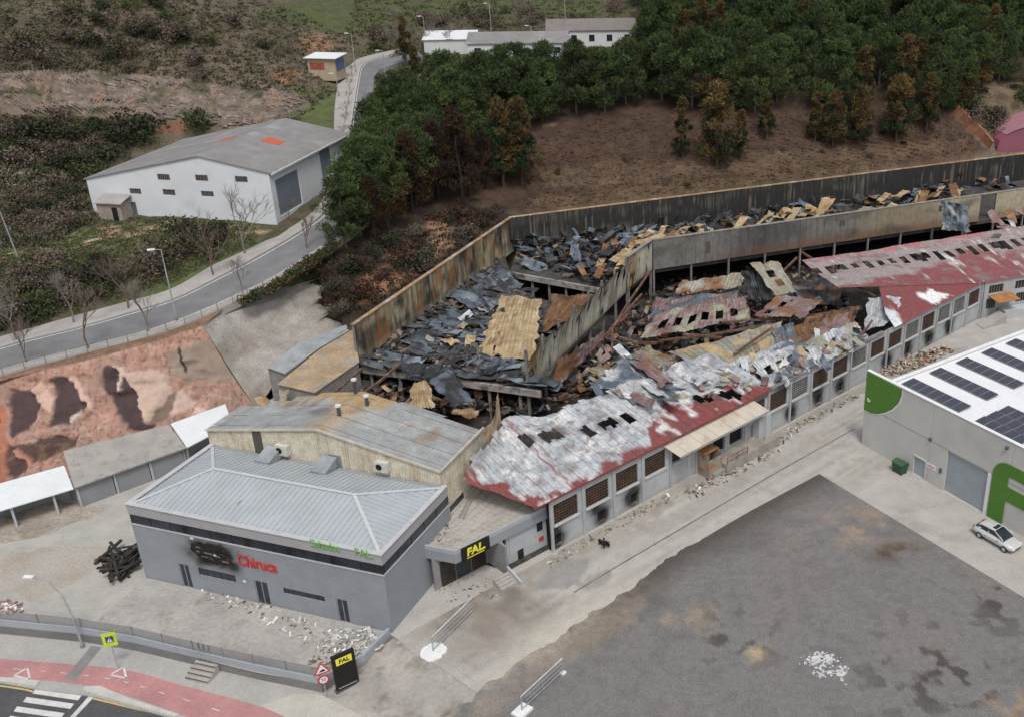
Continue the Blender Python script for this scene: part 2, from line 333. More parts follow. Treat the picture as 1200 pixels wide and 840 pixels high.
# bare rock band: a finer skin over the steep step in the hillside
ctop = np.array([(-70, 86), (0, 87), (60, 84), (150, 86), (200, 95), (255, 97), (310, 104), (372, 118)], float); cbot = np.array([(-70, 138), (0, 135), (60, 133), (120, 138), (180, 143), (240, 150), (300, 152), (358, 138)], float)
NU, NV = 330, 46; A_ = resample(ctop, NU); B_ = resample(cbot, NU); A_[:, 1] += (fbm(np.arange(NU)*.06, np.zeros(NU), 4)-.5)*16; B_[:, 1] += (fbm(np.arange(NU)*.06+50, np.zeros(NU), 4)-.5)*18
gpx = A_[:, None, :]+(B_-A_)[:, None, :]*np.linspace(0, 1, NV)[None, :, None]; CV = ground_hits(gpx.reshape(-1, 2)); ux, uv = np.repeat(np.arange(NU), NV)*.28, np.tile(np.arange(NV), NU)*.35
r1 = 1-np.abs(fbm(ux*.30, uv*.22, 4)*2-1); r2 = fbm(ux*.9+7, uv*.7, 4); lay = fbm(ux*.05, uv*.75+2, 3); edge = np.minimum(1, np.minimum(np.tile(np.arange(NV), NU), NV-1-np.tile(np.arange(NV), NU))/5.)*np.minimum(1, np.minimum(np.repeat(np.arange(NU), NV), NU-1-np.repeat(np.arange(NU), NV))/10.)
dsp = ((r1-.6)*1.5+(r2-.5)*1.1+(lay-.5)*1.3+.55)*edge-.35*(1-edge); CV[:, 1] -= dsp*.8; CV[:, 2] += dsp*.35
rc_ = np.tile(np.array((.20, .155, .125)), (len(CV), 1)); rc_ = blend(rc_, (lay-.48)*5, (.15, .125, .11)); rc_ = blend(rc_, (r2-.55)*6, (.27, .215, .175)); rc_ = blend(rc_, (fbm(ux*.22+4, uv*.3+8, 4)-.56)*8, (.095, .09, .058)); rc_ = blend(rc_, (fbm(ux*.3+40, uv*.2, 3)-.6)*7, (.24, .17, .125))
struct(obj('rock_band', mesh('rock_band', CV, grid_faces(NU, NV), mat('bare_rock', attr=True, rough=.95, var=.2, scale=1.2, fine=.25, bscale=5, bump=.1), rc_)))
# ------------------------------------------------------------------ hill road with its pavements
NR = 90
rl = [smoothline(r, NR) for r in RL]
m_asph = mat('hill_asphalt', (.185, .185, .19), .9, .16, .35, .12, bscale=6)
m_conc = mat('pavement_concrete', (.36, .34, .315), .9, .16, .5, .12, bscale=5)
m_kerb = mat('kerb_stone', (.42, .41, .39), .9, .12, .8)
struct(strip('hill_road', rl[1], rl[2], m_asph, 5, 0.0, .8))
struct(strip('hill_pavement', rl[0], rl[1]+(rl[0]-rl[1])*.06, m_conc, 3, .13, .9))
struct(strip('hill_kerb', rl[1]+(rl[0]-rl[1])*.06, rl[1]-(rl[0]-rl[1])*.01, m_kerb, 2, .145, .5))
struct(strip('lower_pavement', rl[2][:52], rl[3][:52], m_conc, 2, .13, .9))
struct(strip('edge_line', rl[1]+(rl[2]-rl[1])*.07, rl[1]+(rl[2]-rl[1])*.095, mat('road_paint', (.62, .62, .6), .8, .25, 2.), 2, .012))
struct(strip('path', *(lambda a: (a, a+np.array((.0, 1.4, 0))))(np.array([ground_hit(x, y)+np.array((0, 0, .06)) for x, y in ((-60, 308), (0, 302), (50, 294), (100, 287), (150, 274), (200, 262))])), mat('path_dirt', (.42, .32, .22), .95, .2, .6)))

# painted shotcrete slope ---------------------------------------------------------------
def lerp_patch(bot, top, nu, nv, bulge):
    A = resample(np.array(bot), nu); B = resample(np.array(top), nu); V = np.zeros((nu, nv, 3))
    for j in range(nv):
        f = j/(nv-1); V[:, j] = A+(B-A)*f; V[:, j, 2] += math.sin(math.pi*f)*bulge
    return V
def patch_obj(name, V, m, cols):
    nu, nv = V.shape[:2]; W = V.reshape(-1, 3); F = grid_faces(nu, nv); a, b, c = W[F[0][0]], W[F[0][1]], W[F[0][2]]
    if np.cross(b-a, c-a)[2] < 0: F = [f[::-1] for f in F]
    return obj(name, mesh(name, W, F, m, cols, True))
V = lerp_patch(mural_bot, mural_top, 240, 70, -.6); ewt = np.minimum(1, np.minimum(np.arange(70), 69-np.arange(70))/6)[None, :]*np.minimum(1, (239-np.arange(240))/14.)[:, None]
W = V.reshape(-1, 3); mx, my = Q(W[:, 0], W[:, 1], W[:, 2]); q1 = fbm(mx*.06, my*.06, 4); q2 = fbm(mx*.2+30, my*.2, 3)
jx, jy = mx+(q1-.5)*14+(q2-.5)*2, my+(fbm(mx*.06+70, my*.06, 3)-.5)*14
mc = np.tile(np.array((.38, .215, .165)), (len(W), 1)); mc = blend(mc, (q1-.5)*3, (.29, .215, .17)); mc = blend(mc, (q2-.62)*3, (.40, .25, .195))
MUR = [([(10, 458), (33, 454), (51, 474), (37, 505), (11, 510)], (.06, .04, .042)), ([(54, 444), (81, 441), (103, 476), (85, 499), (60, 502), (69, 476), (61, 457)], (.06, .04, .042)),
    ([(126, 430), (132, 427), (142, 434), (154, 442), (164, 485), (167, 496), (181, 502), (153, 507), (136, 482), (125, 454)], (.06, .04, .043)), ([(6, 522), (93, 510), (74, 533), (42, 542), (11, 564), (6, 547)], (.075, .045, .042)),
    ([(-40, 470), (-8, 462), (-4, 520), (-40, 540)], (.085, .05, .05)), ([(-120, 480), (-70, 470), (-60, 530), (-110, 545)], (.085, .05, .05)),
    ([(35, 454), (47, 447), (68, 471), (65, 482), (50, 475)], (.55, .38, .31)), ([(132, 428), (198, 440), (204, 457), (172, 494), (165, 484), (153, 442)], (.50, .37, .30)), ([(136, 429), (147, 431), (146, 455), (142, 460), (141, 440)], (.55, .43, .37)),
    ([(82, 440), (92, 438), (110, 475), (104, 482)], (.55, .38, .31)), ([(205, 460), (215, 455), (228, 470), (216, 480), (196, 488)], (.52, .39, .33)), ([(225, 476), (250, 480), (240, 486), (222, 484)], (.55, .40, .33)), ([(170, 494), (204, 457), (206, 462), (196, 488), (178, 500)], (.19, .14, .11)),
    ([(85, 492), (96, 483), (92, 493), (83, 500)], (.55, .45, .4)), ([(195, 412), (250, 395), (300, 402), (312, 440), (265, 452), (225, 447), (205, 440)], (.27, .215, .17)), ([(16, 528), (22, 524), (38, 545), (34, 550)], (.42, .22, .15)), ([(-6, 455), (4, 455), (8, 560), (-4, 570)], (.37, .15, .09))]
strk = fbm(mx*.35, my*.05, 3); mc = blend(mc, np.clip((strk-.55)*5, 0, .45), (.20, .13, .105)); mc = blend(mc, np.clip((fbm(mx*.12+9, my*.3, 4)-.58)*6, 0, .5), (.46, .33, .27)); mc = blend(mc, np.clip((fbm(mx*.4, my*.4+31, 2)-.68)*9, 0, .7), (.10, .085, .07))
rec = np.zeros(len(W))
for poly, c in MUR:
    hit = np.mean([inpoly(jx+a_, jy+b_, poly) for a_, b_ in ((-1.2, 0), (1.2, 0), (0, -1.2), (0, 1.2), (0, 0))], axis=0); mc = blend(mc, hit*.95, c); rec = np.where(hit > .5, (-.22 if sum(c) < .3 else .12), rec)
mc = blend(mc, (np.abs(mx-np.interp(my, [408, 432], [210, 216])) < 2.2)*((my > 408) & (my < 436)), (.05, .04, .035))
mc = blend(mc, ((q1 > .57) & (my > 520))*.5, (.2, .13, .08))
nn = (fbm(V[..., 0]*.35, V[..., 2]*.5+V[..., 1]*.2, 4)-.5)*2.2+(fbm(V[..., 0]*1.1, V[..., 2]*.6, 3)-.5)*.7; rec2 = rec.reshape(240, 70); V[..., 1] -= (nn+rec2)*ewt; V[..., 2] += (nn+rec2)*.35*ewt
mur = patch_obj('painted_slope', V, mat('painted_shotcrete', attr=True, rough=.95, var=.12, scale=.8, fine=.10, bscale=5, bump=.04), mc)
tag(mur, 'red and dark brown painted shotcrete slope behind the low sheds', 'rock slope')
V = lerp_patch(conc_bot, conc_top, 60, 40, -.3); W = V.reshape(-1, 3); q1 = fbm(W[:, 0]*.25, W[:, 2]*.4, 4)
V[..., 2] += (q1.reshape(60, 40)-.5)*1.0*np.minimum(1, np.minimum(np.arange(60), 59-np.arange(60))/6.)[:, None]; V[..., 2] -= .5*(np.linspace(0, 1, 60)**4)[:, None]; V[..., 0] += ((fbm(np.arange(40)*.22, np.zeros(40), 4)-.6)*4.0)[None, :]*(np.linspace(0, 1, 60)**6)[:, None]
gc = np.tile(np.array((.275, .25, .22)), (len(W), 1)); gc = blend(gc, (q1-.5)*5, (.34, .32, .29)); gc = blend(gc, (.46-q1)*5, (.2, .165, .135))
tag(patch_obj('concrete_slope', V, mat('shotcrete', attr=True, rough=.95, var=.2, scale=.6, fine=.2, bscale=5, bump=.06), gc), 'bare grey shotcrete slope below the hill road, beside the burnt bank', 'rock slope')
# dirt verge between the lower pavement and the slope
vt = smoothline(np.array(mural_top), 60); vr = smoothline(RL[3][:7][::1], 60); k = resample(np.array([P(-260, 475, 6.95), P(-140, 492, 7.3), P(0, 441, 7.7), P(103, 413, 8.0), P(169, 396, 8.3), P(219, 380, 8.8), P(262, 362, 9.2)]), 60)
struct(strip('verge', vt, k, mat('verge_dirt', (.2, .125, .085), .95, .35, .7, .3, bscale=4), 4, -.02, 1.5))

# yard ----------------------------------------------------------------------------------
WALL_PX = [(-200, 728), (0, 742), (100, 752), (160, 762), (230, 779), (300, 795), (378, 811), (430, 783), (459, 752)]
WL = [P(x, y, -.8) for x, y in WALL_PX]
m_yard = mat('yard_concrete', (.40, .385, .355), .9, .12, .5, .12, bscale=5, col2=(.33, .31, .28), t2=.55, s2=.16)
yard_pts = [p[:2] for p in WL]+[P(520, 784, 0)[:2], P(640, 870, 0)[:2], P(900, 1100, 0)[:2], np.array((150., 10.)), np.array((210., 60.)), np.array((210., 236.)), BW2[:2], LW1[:2], LW0[:2]+np.array((-.2, .2)), P(404, 388, 4.5)[:2], P(330, 440, 2.)[:2]]+[p[:2] for p in mural_bot[::-1]]+[np.array((-140., 95.)), np.array((-140., 66.))]
yard = struct(poly_sheet('yard', [(*p, 0.) for p in yard_pts], m_yard, None, 1.3))
rampA = np.array([P(376, 813, -.79), P(440, 845, -.79), P(560, 910, -.79)]); rampB = np.array([P(461, 747, .012), P(526, 777, .012), P(652, 862, .012)])
struct(strip('driveway', resample(rampA, 20), resample(rampB, 20), mat('drive_concrete', (.34, .32, .29), .9, .2, .4, .12, bscale=3, col2=(.21, .185, .155), t2=.52, s2=.35), 8))
def jitter_poly(pts, n, amp, seed):
    r = np.random.RandomState(seed); pts = np.array(pts+[pts[0]], float); q = resample(pts, n+1)[:-1]
    c = q.mean(0); a = r.normal(0, amp, (len(q), 1)); a = (a+np.roll(a, 1))/2; return c+(q-c)*(1+a)
def ground_patch(pts_px, m, z, n=40, amp=.05, seed=1, name='ground_patch'):
    q = jitter_poly([tuple(P(x, y, 0)[:2]) for x, y in pts_px], n, amp, seed)
    return struct(poly_sheet(name, [(a, b, z) for a, b in q], m))
m_mud = mat('dried_mud', (.315, .285, .245), .95, .35, .35, .25, bscale=3, col2=(.33, .28, .22), t2=.5, s2=.5)
m_patch = mat('patched_asphalt', (.235, .23, .22), .92, .2, .5, .15, bscale=4)
m_pale = mat('pale_concrete', (.45, .42, .36), .9, .16, .3, .12, bscale=3, col2=(.36, .32, .26), t2=.52, s2=.3)
TT, WW = np.meshgrid(np.arange(-15, 62, .3), np.arange(-13.5, .25, .3), indexing='ij'); t_, w_ = TT.ravel(), WW.ravel(); la = np.stack([E0[0]+FU[0]*t_+FV[0]*w_, E0[1]+FU[1]*t_+FV[1]*w_, np.full(t_.shape, .006)], 1)
l1, l2, l3 = fbm(t_*.15, w_*.15, 4), fbm(t_*.06+5, w_*1.1, 4), fbm(t_*.7, w_*.7+9, 4)
yc = np.tile(np.array((.40, .385, .355)), (len(t_), 1)); yc = blend(yc, (l1-.5)*3, (.44, .415, .37)); yc = blend(yc, np.clip((l2-.54)*5, 0, .55), (.31, .29, .26)); yc = blend(yc, np.clip((l3-.6)*5, 0, .4), (.29, .265, .235)); yc = blend(yc, np.clip((w_+2.2+(l3-.5)*3)/1.6, 0, .55), (.27, .24, .20))
mud = np.clip(1.3-np.hypot((t_+7.5)/5.2, (w_+3.6)/4.4)+(l3-.5)*1.3, 0, 1); yc = blend(yc, mud*.85, (.225, .195, .16)); yc = blend(yc, np.clip(mud*2-.6, 0, 1)*np.clip((l1-.45)*5, 0, 1)*.8, (.15, .135, .12))
gp_ = np.clip((1.1-np.hypot((t_-.2)/2.6, (w_+3.0)/1.6))*5+(l3-.5)*3, 0, 1); yc = blend(yc, gp_*.8, (.255, .25, .24)); yc = blend(yc, np.clip((1.1-np.hypot((t_-1.8)/1.7, (w_+5.2)/1.3))*3, 0, .5)*(l3 > .45), (.22, .21, .195))
pale = np.clip(1.4-np.hypot((t_+4)/8, (w_+9.5)/2.6)+(l3-.5), 0, .8); yc = blend(yc, pale, (.46, .43, .37)); fade = np.minimum(1, np.minimum(np.minimum(t_+15, 62-t_)/3, (w_+13.5)/1.5)); yc = np.array((.395, .38, .35))*(1-fade[:, None])+yc*fade[:, None]
keep = inpoly(la[:, 0], la[:, 1], [p[:2] for p in [P(462, 753), P(520, 785), P(640, 870), P(1600, 900), P(1500, 300), P(600, 300), P(505, 690)]])
nv_ = WW.shape[1]; struct(obj('lane', mesh('lane', la, grid_faces(TT.shape[0], nv_, lambda i, j: not (keep[i*nv_+j] and keep[(i+1)*nv_+j+1] and keep[(i+1)*nv_+j] and keep[i*nv_+j+1])), mat('lane_concrete', attr=True, rough=.92, var=.10, scale=.9, fine=.14, bscale=6, bump=.01), yc)))
ground_patch([(115, 726), (172, 676), (330, 705), (452, 742), (430, 775), (380, 800), (300, 788), (200, 762)], mat('forecourt_concrete', (.37, .355, .33), .9, .16, .3, .14, bscale=3, col2=(.29, .275, .25), t2=.54, s2=.4), .008, 24, .0, 5)
ground_patch([(0, 650), (60, 640), (130, 640), (110, 670), (40, 705), (0, 690)], mat('sandy_dirt', (.385, .35, .30), .95, .15, .3, .15, bscale=4, col2=(.36, .34, .31), t2=.5, s2=.3), .006, 50, .05, 6)
ground_patch([(0, 590), (60, 585), (130, 595), (60, 625), (0, 640)], m_mud, .007, 50, .08, 7)
jl = np.array([P(672, 693, .016), P(720, 664, .016), P(800, 617, .016), P(900, 558, .016), P(1000, 502, .016)]); jl = resample(jl, 40)
struct(strip('concrete_joint', jl, jl+np.array((.10, -.13, 0)), mat('joint_dirt', (.17, .15, .125), .95, .4, 1.)))
# rough asphalt lot --------------------------------------------------------------------
edgeA = resample(np.array([P(960, 555), P(880, 598), P(790, 650), P(735, 690), P(690, 722), P(655, 748), P(600, 782), P(555, 815), P(500, 862), P(430, 930)]), 230)
edgeB = resample(np.array([P(1290, 754), P(1400, 1000), P(1250, 1300)]), 230)
V = np.zeros((230, 190, 3))
for j in range(190): V[:, j] = edgeA+(edgeB-edgeA)*j/189
rg = (fbm(np.arange(230)*.22, np.zeros(230), 5)-.5)*.9*np.clip((np.arange(230)-60)/40, 0, 1)
fo = np.clip(1-np.arange(190)/25, 0, 1); V[..., 0] += rg[:, None]*fo; V[..., 1] -= rg[:, None]*fo
V[..., 2] = .02
W = V.reshape(-1, 3); lx, ly = Q(W[:, 0], W[:, 1], W[:, 2]); a1 = fbm(W[:, 0]*.11, W[:, 1]*.11, 4); a2 = fbm(W[:, 0]*.5+9, W[:, 1]*.5, 4); a3 = fbm(W[:, 0]*.9+2, W[:, 1]*.9+50, 3)
lc = np.tile(np.array((.175, .171, .167)), (len(W), 1)); lc = blend(lc, (a1-.48)*4, (.185, .174, .164)); lc = blend(lc, (.45-a2)*3, (.145, .141, .138))
de = np.repeat(np.linalg.norm(V-V[:, :1], axis=2), 1).ravel(); ti = np.repeat(np.arange(230), 190)
lc = blend(lc, (np.clip(1.2-de/(3.4+5*(a1-.5)), 0, 1))*(ti < 150), (.088, .078, .068))
lc = blend(lc, np.clip(1.1-de/(2.2+9*(a1-.4)), 0, 1)*np.clip((ti-95)/50, 0, 1)*np.clip(.3+(a2-.4)*3, 0, 1), (.33, .29, .24))
lc = blend(lc, (a2-.42)*3*np.exp(-(((lx-1010)/55)**2+((ly-618)/20)**2)), (.42, .30, .20)); lc = blend(lc, (a2-.38)*4*np.exp(-(((lx-1050)/30)**2+((ly-645)/12)**2)), (.105, .075, .055))
lc = blend(lc, (a2-.38)*3*np.exp(-(((lx-775)/60)**2+((ly-722)/18)**2)), (.34, .255, .18)); lc = blend(lc, (a2-.40)*4*np.exp(-(((lx-885)/14)**2+((ly-765)/10)**2)), (.40, .31, .2))
lc = blend(lc, np.clip((a2-.5)*6, 0, 1)*np.exp(-(((lx-1190)/35)**2+((ly-825)/35)**2)), (.32, .22, .15)); lc = blend(lc, np.clip(1-np.abs(ly-(840-(lx-560)*.72))/20, 0, 1)*(lx < 720)*.6, (.25, .21, .17))
blot = np.clip((a3*.5+a2*.5-.555)*16, 0, 1)*np.clip(np.exp(-(((lx-1110)/95)**2+((ly-790)/55)**2))+np.exp(-(((lx-860)/60)**2+((ly-745)/30)**2))*.8+np.exp(-(((lx-1180)/40)**2+((ly-700)/25)**2))+.15, 0, 1)
lc = blend(lc, blot*.85, (.06, .05, .045))
for cx0, cy0, rr in ((30, 40, 60), (1000, 900, 120)): pass
arc = np.abs(((W[:, 0]-22)**2+(W[:, 1]-52)**2)**.5 % 2.1-1.05) < .14
lc = blend(lc, arc*(a1 > .56)*.15, (.11, .105, .10))
lot = patch_obj('asphalt_lot', V, mat('lot_asphalt', attr=True, rough=.93, var=.12, scale=1.6, fine=.30, bscale=9, bump=.03), lc); lot.data.polygons.foreach_set('use_smooth', [False]*len(lot.data.polygons)); struct(lot)
pwr = np.random.RandomState(3); pm = MB()
for (x0_, y0_), nn_ in (((958, 772), 80), ((970, 773), 80), ((985, 787), 60), ((963, 788), 40), ((948, 774), 20)):
    for k in range(nn_):
        c_ = P(x0_+pwr.normal(0, 5), y0_+pwr.normal(0, 4), 0); r_ = abs(pwr.normal(.02, .07))+.025; n_ = 7; a_ = np.sort(pwr.rand(n_)*6.283); pm.add([(c_[0]+math.cos(t_)*r_*(.6+pwr.rand()), c_[1]+math.sin(t_)*r_*(.6+pwr.rand()), .024+.0012*(len(pm.v) % 11)) for t_ in a_], [tuple(range(n_))])
tag(stuff(centre(pm.build('spilled_powder', mat('white_powder', (.56, .565, .565), .95, .2, 2.)))), 'ragged patch of white powder spilled on the asphalt lot', 'powder')

# street in the near corner --------------------------------------------------------------
def SP(pts, z): return np.array([P(x, y, z) for x, y in pts])
m_pav = mat('street_pavement', (.375, .365, .345), .9, .10, .4, .10, bscale=4)
pv = [P(x, y, -.8) for x, y in WALL_PX[:7]]
struct(poly_sheet('street_pavement', [tuple(p) for p in pv]+[tuple(P(440, 846, -.8)), tuple(P(560, 911, -.8)), tuple(P(600, 1000, -.8)), tuple(P(300, 1000, -.8)), tuple(P(235, 852, -.8)), tuple(P(200, 840, -.8)), tuple(P(110, 815, -.8)), tuple(P(40, 806, -.8)), tuple(P(0, 799, -.8)), tuple(P(-200, 772, -.8))], m_pav, None, .5))
up = smoothline(SP([(-200, 750), (0, 771), (75, 777), (150, 785), (212, 802), (300, 826), (420, 868)], -.795), 60); lo = smoothline(SP([(-200, 770), (0, 792), (75, 799), (125, 808), (165, 820), (235, 846), (330, 890)], -.795), 60)
struct(strip('cycle_lane', up, lo, mat('red_cycle_lane', (.43, .22, .215), .9, .14, .4, .1, bscale=4), 3))
m_white = mat('white_line', (.58, .58, .57), .85, .15, 1.5)
for i in range(3, 57, 4): struct(strip('lane_dash', (up*.51+lo*.49)[i:i+2], (up*.48+lo*.52)[i:i+2], m_white, 2, .005))
for x, y in ((27, 790), (140, 789)):
    a, b, c = P(x-11, y+1, -.785), P(x+5, y-8, -.785), P(x+8, y+5, -.785); mb = MB()
    for p, q in ((a, b), (b, c), (c, a)): mb.beam(p, q, .15, .004)
    struct(mb.build('lane_triangle', m_white))
struct(poly_sheet('street', [tuple(P(x, y, -.93)) for x, y in ((-220, 773), (0, 798), (40, 806), (110, 815), (200, 841), (300, 872), (400, 1000), (-220, 1000))], mat('street_asphalt', (.085, .086, .09), .9, .12, .5, .15, bscale=5)))
for x, y, w in ((42, 806, 55), (31, 816, 57), (20, 827, 57), (12, 838, 55), (3, 850, 55), (-6, 863, 55)): struct(poly_sheet('crossing_bar', [tuple(P(*p, -.924)) for p in ((x, y), (x+w*.98, y+8), (x+w*.9, y+14), (x-4, y+6.))], m_white))
struct(poly_sheet('stop_line', [tuple(P(*p, -.924)) for p in ((105, 814), (111, 815), (86, 842), (80, 842))], m_white))
yl = smoothline(SP([(-200, 776), (0, 802), (40, 809)], -.924), 20); m_yel = mat('yellow_line', (.55, .42, .16), .85, .2, 1.5)
struct(strip('yellow_line', yl, yl+np.array((-.05, -.14, 0)), m_yel)); yl = smoothline(SP([(110, 817), (160, 829), (212, 841), (280, 862)], -.924), 20); struct(strip('yellow_line', yl, yl+np.array((-.05, -.14, 0)), m_yel))
for pts in (((0, 793), (0, 797), (42, 803), (47, 797), (20, 793)), ((100, 803), (97, 808), (112, 813), (205, 839), (210, 836), (150, 817), (118, 803))): struct(poly_sheet('kerb_island', [tuple(P(*p, -.70)) for p in pts], mat('island_concrete', (.5, .49, .46), .9, .12, 1.), None, .22))
struct(poly_sheet('paving_strip', [tuple(P(*p, -.789)) for p in ((107, 756), (119, 758), (88, 797), (75, 795))], mat('grey_paving', (.22, .215, .21), .9, .15, 1.)))
struct(poly_sheet('paving_strip', [tuple(P(*p, -.789)) for p in ((305, 826), (345, 812), (378, 813), (430, 842), (400, 870))], mat('pale_paving', (.45, .43, .38), .9, .12, .6)))
# ------------------------------------------------------------------ wall with real openings (local frame: x along, z up, outside towards -y)
def wall_grid(x0, x1, z0, z1, ops, y=0.0, depth=.35, step=.45, colfn=None, inset=None):
    xs = {x0, x1}; zs = {z0, z1}
    for a, b, c, d in ops: xs |= {a, b}; zs |= {c, d}
    def fill(s):
        s = sorted(v for v in s); o = []
        for a, b in zip(s[:-1], s[1:]):
            if b-a < 1e-4: continue
            n = max(1, int(math.ceil((b-a)/step))); o += [a+(b-a)*i/n for i in range(n)]
        return np.array(o+[s[-1]])
    X, Z = fill(xs), fill(zs); nx, nz = len(X), len(Z)
    V = [(x, y, z) for x in X for z in Z]; F = []
    def hole(i, j):
        cx_, cz_ = (X[i]+X[i+1])/2, (Z[j]+Z[j+1])/2
        return any(a < cx_ < b and c < cz_ < d for a, b, c, d in ops)
    for i in range(nx-1):
        for j in range(nz-1):
            if not hole(i, j): F.append((i*nz+j, (i+1)*nz+j, (i+1)*nz+j+1, i*nz+j+1))
    for a, b, c, d in ops:
        k = len(V); V += [(a, y, c), (b, y, c), (b, y, d), (a, y, d), (a, y+depth, c), (b, y+depth, c), (b, y+depth, d), (a, y+depth, d)]
        F += [(k, k+4, k+5, k+1), (k+1, k+5, k+6, k+2), (k+2, k+6, k+7, k+3), (k+3, k+7, k+4, k)]
    V = np.array(V); cols = colfn(V[:, 0], V[:, 2]) if colfn else None
    return V, F, cols
m_wallc = mat('painted_render', attr=True, rough=.88, var=.08, scale=.7, fine=.06, bscale=5)
m_glass = mat('dark_glass', (.025, .03, .042), .18, .5, .5, spec=.6)
m_dglass = mat('sooty_glass', (.035, .028, .022), .5, .6, .9)
m_steel = mat('galvanised_steel', (.42, .44, .46), .5, .15, 2., metal=.4)
m_dark = mat('charred_black', (.018, .017, .016), .95, .4, 1.)
m_white_p = mat('white_paint', (.72, .73, .73), .8, .08, 1.)
m_lgrey = mat('light_grey_paint', (.42, .44, .46), .8, .08, .6)

# ------------------------------------------------------------------ grey office
off = thing('office_building', 'grey two-storey office with ribbed hip roof and fire-scorched sign wall', 'building', (*GA, 0), G_RZ)
OL, OD, OH = 24.0, 10.2, 7.5
doors = [(3.9, 4.95, 0.02, 2.4), (11.4, 12.7, 0.02, 2.35), (19.15, 20.2, 0.02, 2.3)]; wins = [(5.9, 9.6, 1.62, 2.38), (14.2, 18.1, 1.62, 2.2)]
def off_col(x, z):
    c = np.tile(np.array((.265, .285, .31)), (len(x), 1)); n = fbm(x*1.3, z*1.3, 4); wq = (fbm(x*.8+3, z*.8+1, 3)-.5); d = np.exp(-(np.abs((x-7.8+wq*2.2)/2.15)**3.2+np.abs((z-4.1+wq*1.2)/1.12)**3.2)); d = np.maximum(d, .8*np.exp(-(((x-9.6)/.7)**2+((z-3.3)/.6)**2)))
    c = blend(c, np.clip(d*2.6*(.35+n), 0, .97), (.028, .024, .021)); c = blend(c, np.clip((n-.60)*14, 0, .8)*d, (.26, .22, .18)); c = blend(c, np.exp(-(((x-7.8)/2.)**2+((z-2.2)/.7)**2))*.45, (.1, .1, .1))
    return blend(c, np.clip(.35-z, 0, .3), (.2, .19, .17))
V, F, c = wall_grid(0, OL, 0, 5.55, doors+wins, 0, .3, .3, off_col); obj('front_wall', mesh('front_wall', V, F, m_wallc, c), off)
mb = MB(); mb.box(OL-.3, OL, .0, OD, 0, 5.5); mb.box(0, .3, .3, OD, 0, 5.5); mb.box(.3, OL-.3, OD-.3, OD, 0, 7.4); mb.box(.3, OL-.3, .35, .36, 0, 5.4)
mb.v = [(x-.001 if x == OL else x, y+.002 if y == 0 else y, z) for x, y, z in mb.v]
m_off = mat('office_grey', (.265, .285, .31), .88, .06, .6, .05); mb.build('side_wall', m_off, off)
m_par = mat('parapet_grey', (.36, .36, .37), .85, .08, .5, .06, col2=(.27, .255, .24), t2=.6, s2=.8)
mb = MB(); mb.box(-.04, OL+.04, -.04, .28, 6.55, OH); mb.box(OL-.28, OL+.04, .28, OD, 6.55, OH); mb.box(-.04, .28, .28, OD, 6.55, OH); mb.build('parapet', m_par, off)
mb = MB(); mb.box(-.12, OL+.12, -.12, .34, OH, OH+.06); mb.box(OL-.34, OL+.12, .34, OD, OH, OH+.06); mb.box(-.12, .34, .34, OD, OH, OH+.06); mb.build('coping', mat('coping_metal', (.47, .48, .49), .6, .08, 1.), off)
mb = MB(); mb.box(-.05, OL+.05, -.05, .12, 5.5, 5.62); mb.box(OL-.12, OL+.05, .12, OD, 5.5, 5.62); mb.build('window_ledge', m_lgrey, off)
for k in range(12):
    x0 = .05+k*2.0; o = MB().box(x0+.03, x0+1.97, .03, .08, 5.62, 6.55).build('window_pane', m_glass, off); MB().box(x0-.03, x0+.03, .01, .1, 5.62, 6.55).build('mullion', m_dark, o)
    if k in (2, 5, 7, 9): MB().box(x0+1.2, x0+1.75, .012, .028, 5.65, 6.5).build('open_sash', m_dark, o)
for k in range(5):
    y0 = .25+k*2.0; o = MB().box(OL-.08, OL-.03, y0, y0+1.95, 5.62, 6.55).build('window_pane', m_glass, off); MB().box(OL-.1, OL-.01, y0+1.95, y0+2.0, 5.62, 6.55).build('mullion', m_dark, o)
for a, b, z0, z1 in doors:
    d = MB().box(a+.04, b-.04, .1, .15, z0, z1-.03).build('door', m_glass, off); mb = MB()
    for x in (a+.02, (a+b)/2, b-.06): mb.box(x, x+.05, .04, .099, z0, z1-.03)
    mb.box(a+.07, b-.06, .04, .099, z1-.09, z1-.03); mb.build('door_frame', m_steel, d)
for a, b, z0, z1 in wins:
    w = MB().box(a+.03, b-.03, .08, .12, z0+.03, z1-.03).build('window', m_glass, off); mb = MB()
    for i in range(6): mb.box(a+(b-a)*i/5-.02 if i else a+.03, a+(b-a)*i/5+.02 if i < 5 else b-.03, .04, .079, z0+.03, z1-.03)
    mb.build('frame', mat('dark_frame', (.06, .065, .07), .6), w)
def hip(ex0, ex1, ey0, ey1, ze, r0, r1, ry, zr):
    return [(ex0, ey0, ze), (ex1, ey0, ze), (ex1, ey1, ze), (ex0, ey1, ze), (r0, ry, zr), (r1, ry, zr)]
hv = hip(.3, OL-.3, .3, OD-.3, 7.36, 4.3, 18.2, 5.5, 8.4); m_roofg = mat('ribbed_metal_roof', (.43, .465, .485), .5, .08, .4, .05, metal=.15)
rf = obj('roof', mesh('roof', hv, [(0, 1, 5, 4), (1, 2, 5), (2, 3, 4, 5), (3, 0, 4)], m_roofg), off)
mb = MB()
def rib(p, q): mb.beam((p[0], p[1], p[2]+.04), (q[0], q[1], q[2]+.04), .05, .07)
for i in range(1, 47):
    x = .3+i*.5; f = min((x-.3)/4.0, (OL-.3-x)/5.5, 1.0)
    for y0, y1 in ((.3, 5.5), (OD-.3, 5.5)): rib((x, y0, 7.36), (x, y0+(y1-y0)*f, 7.36+1.04*f))
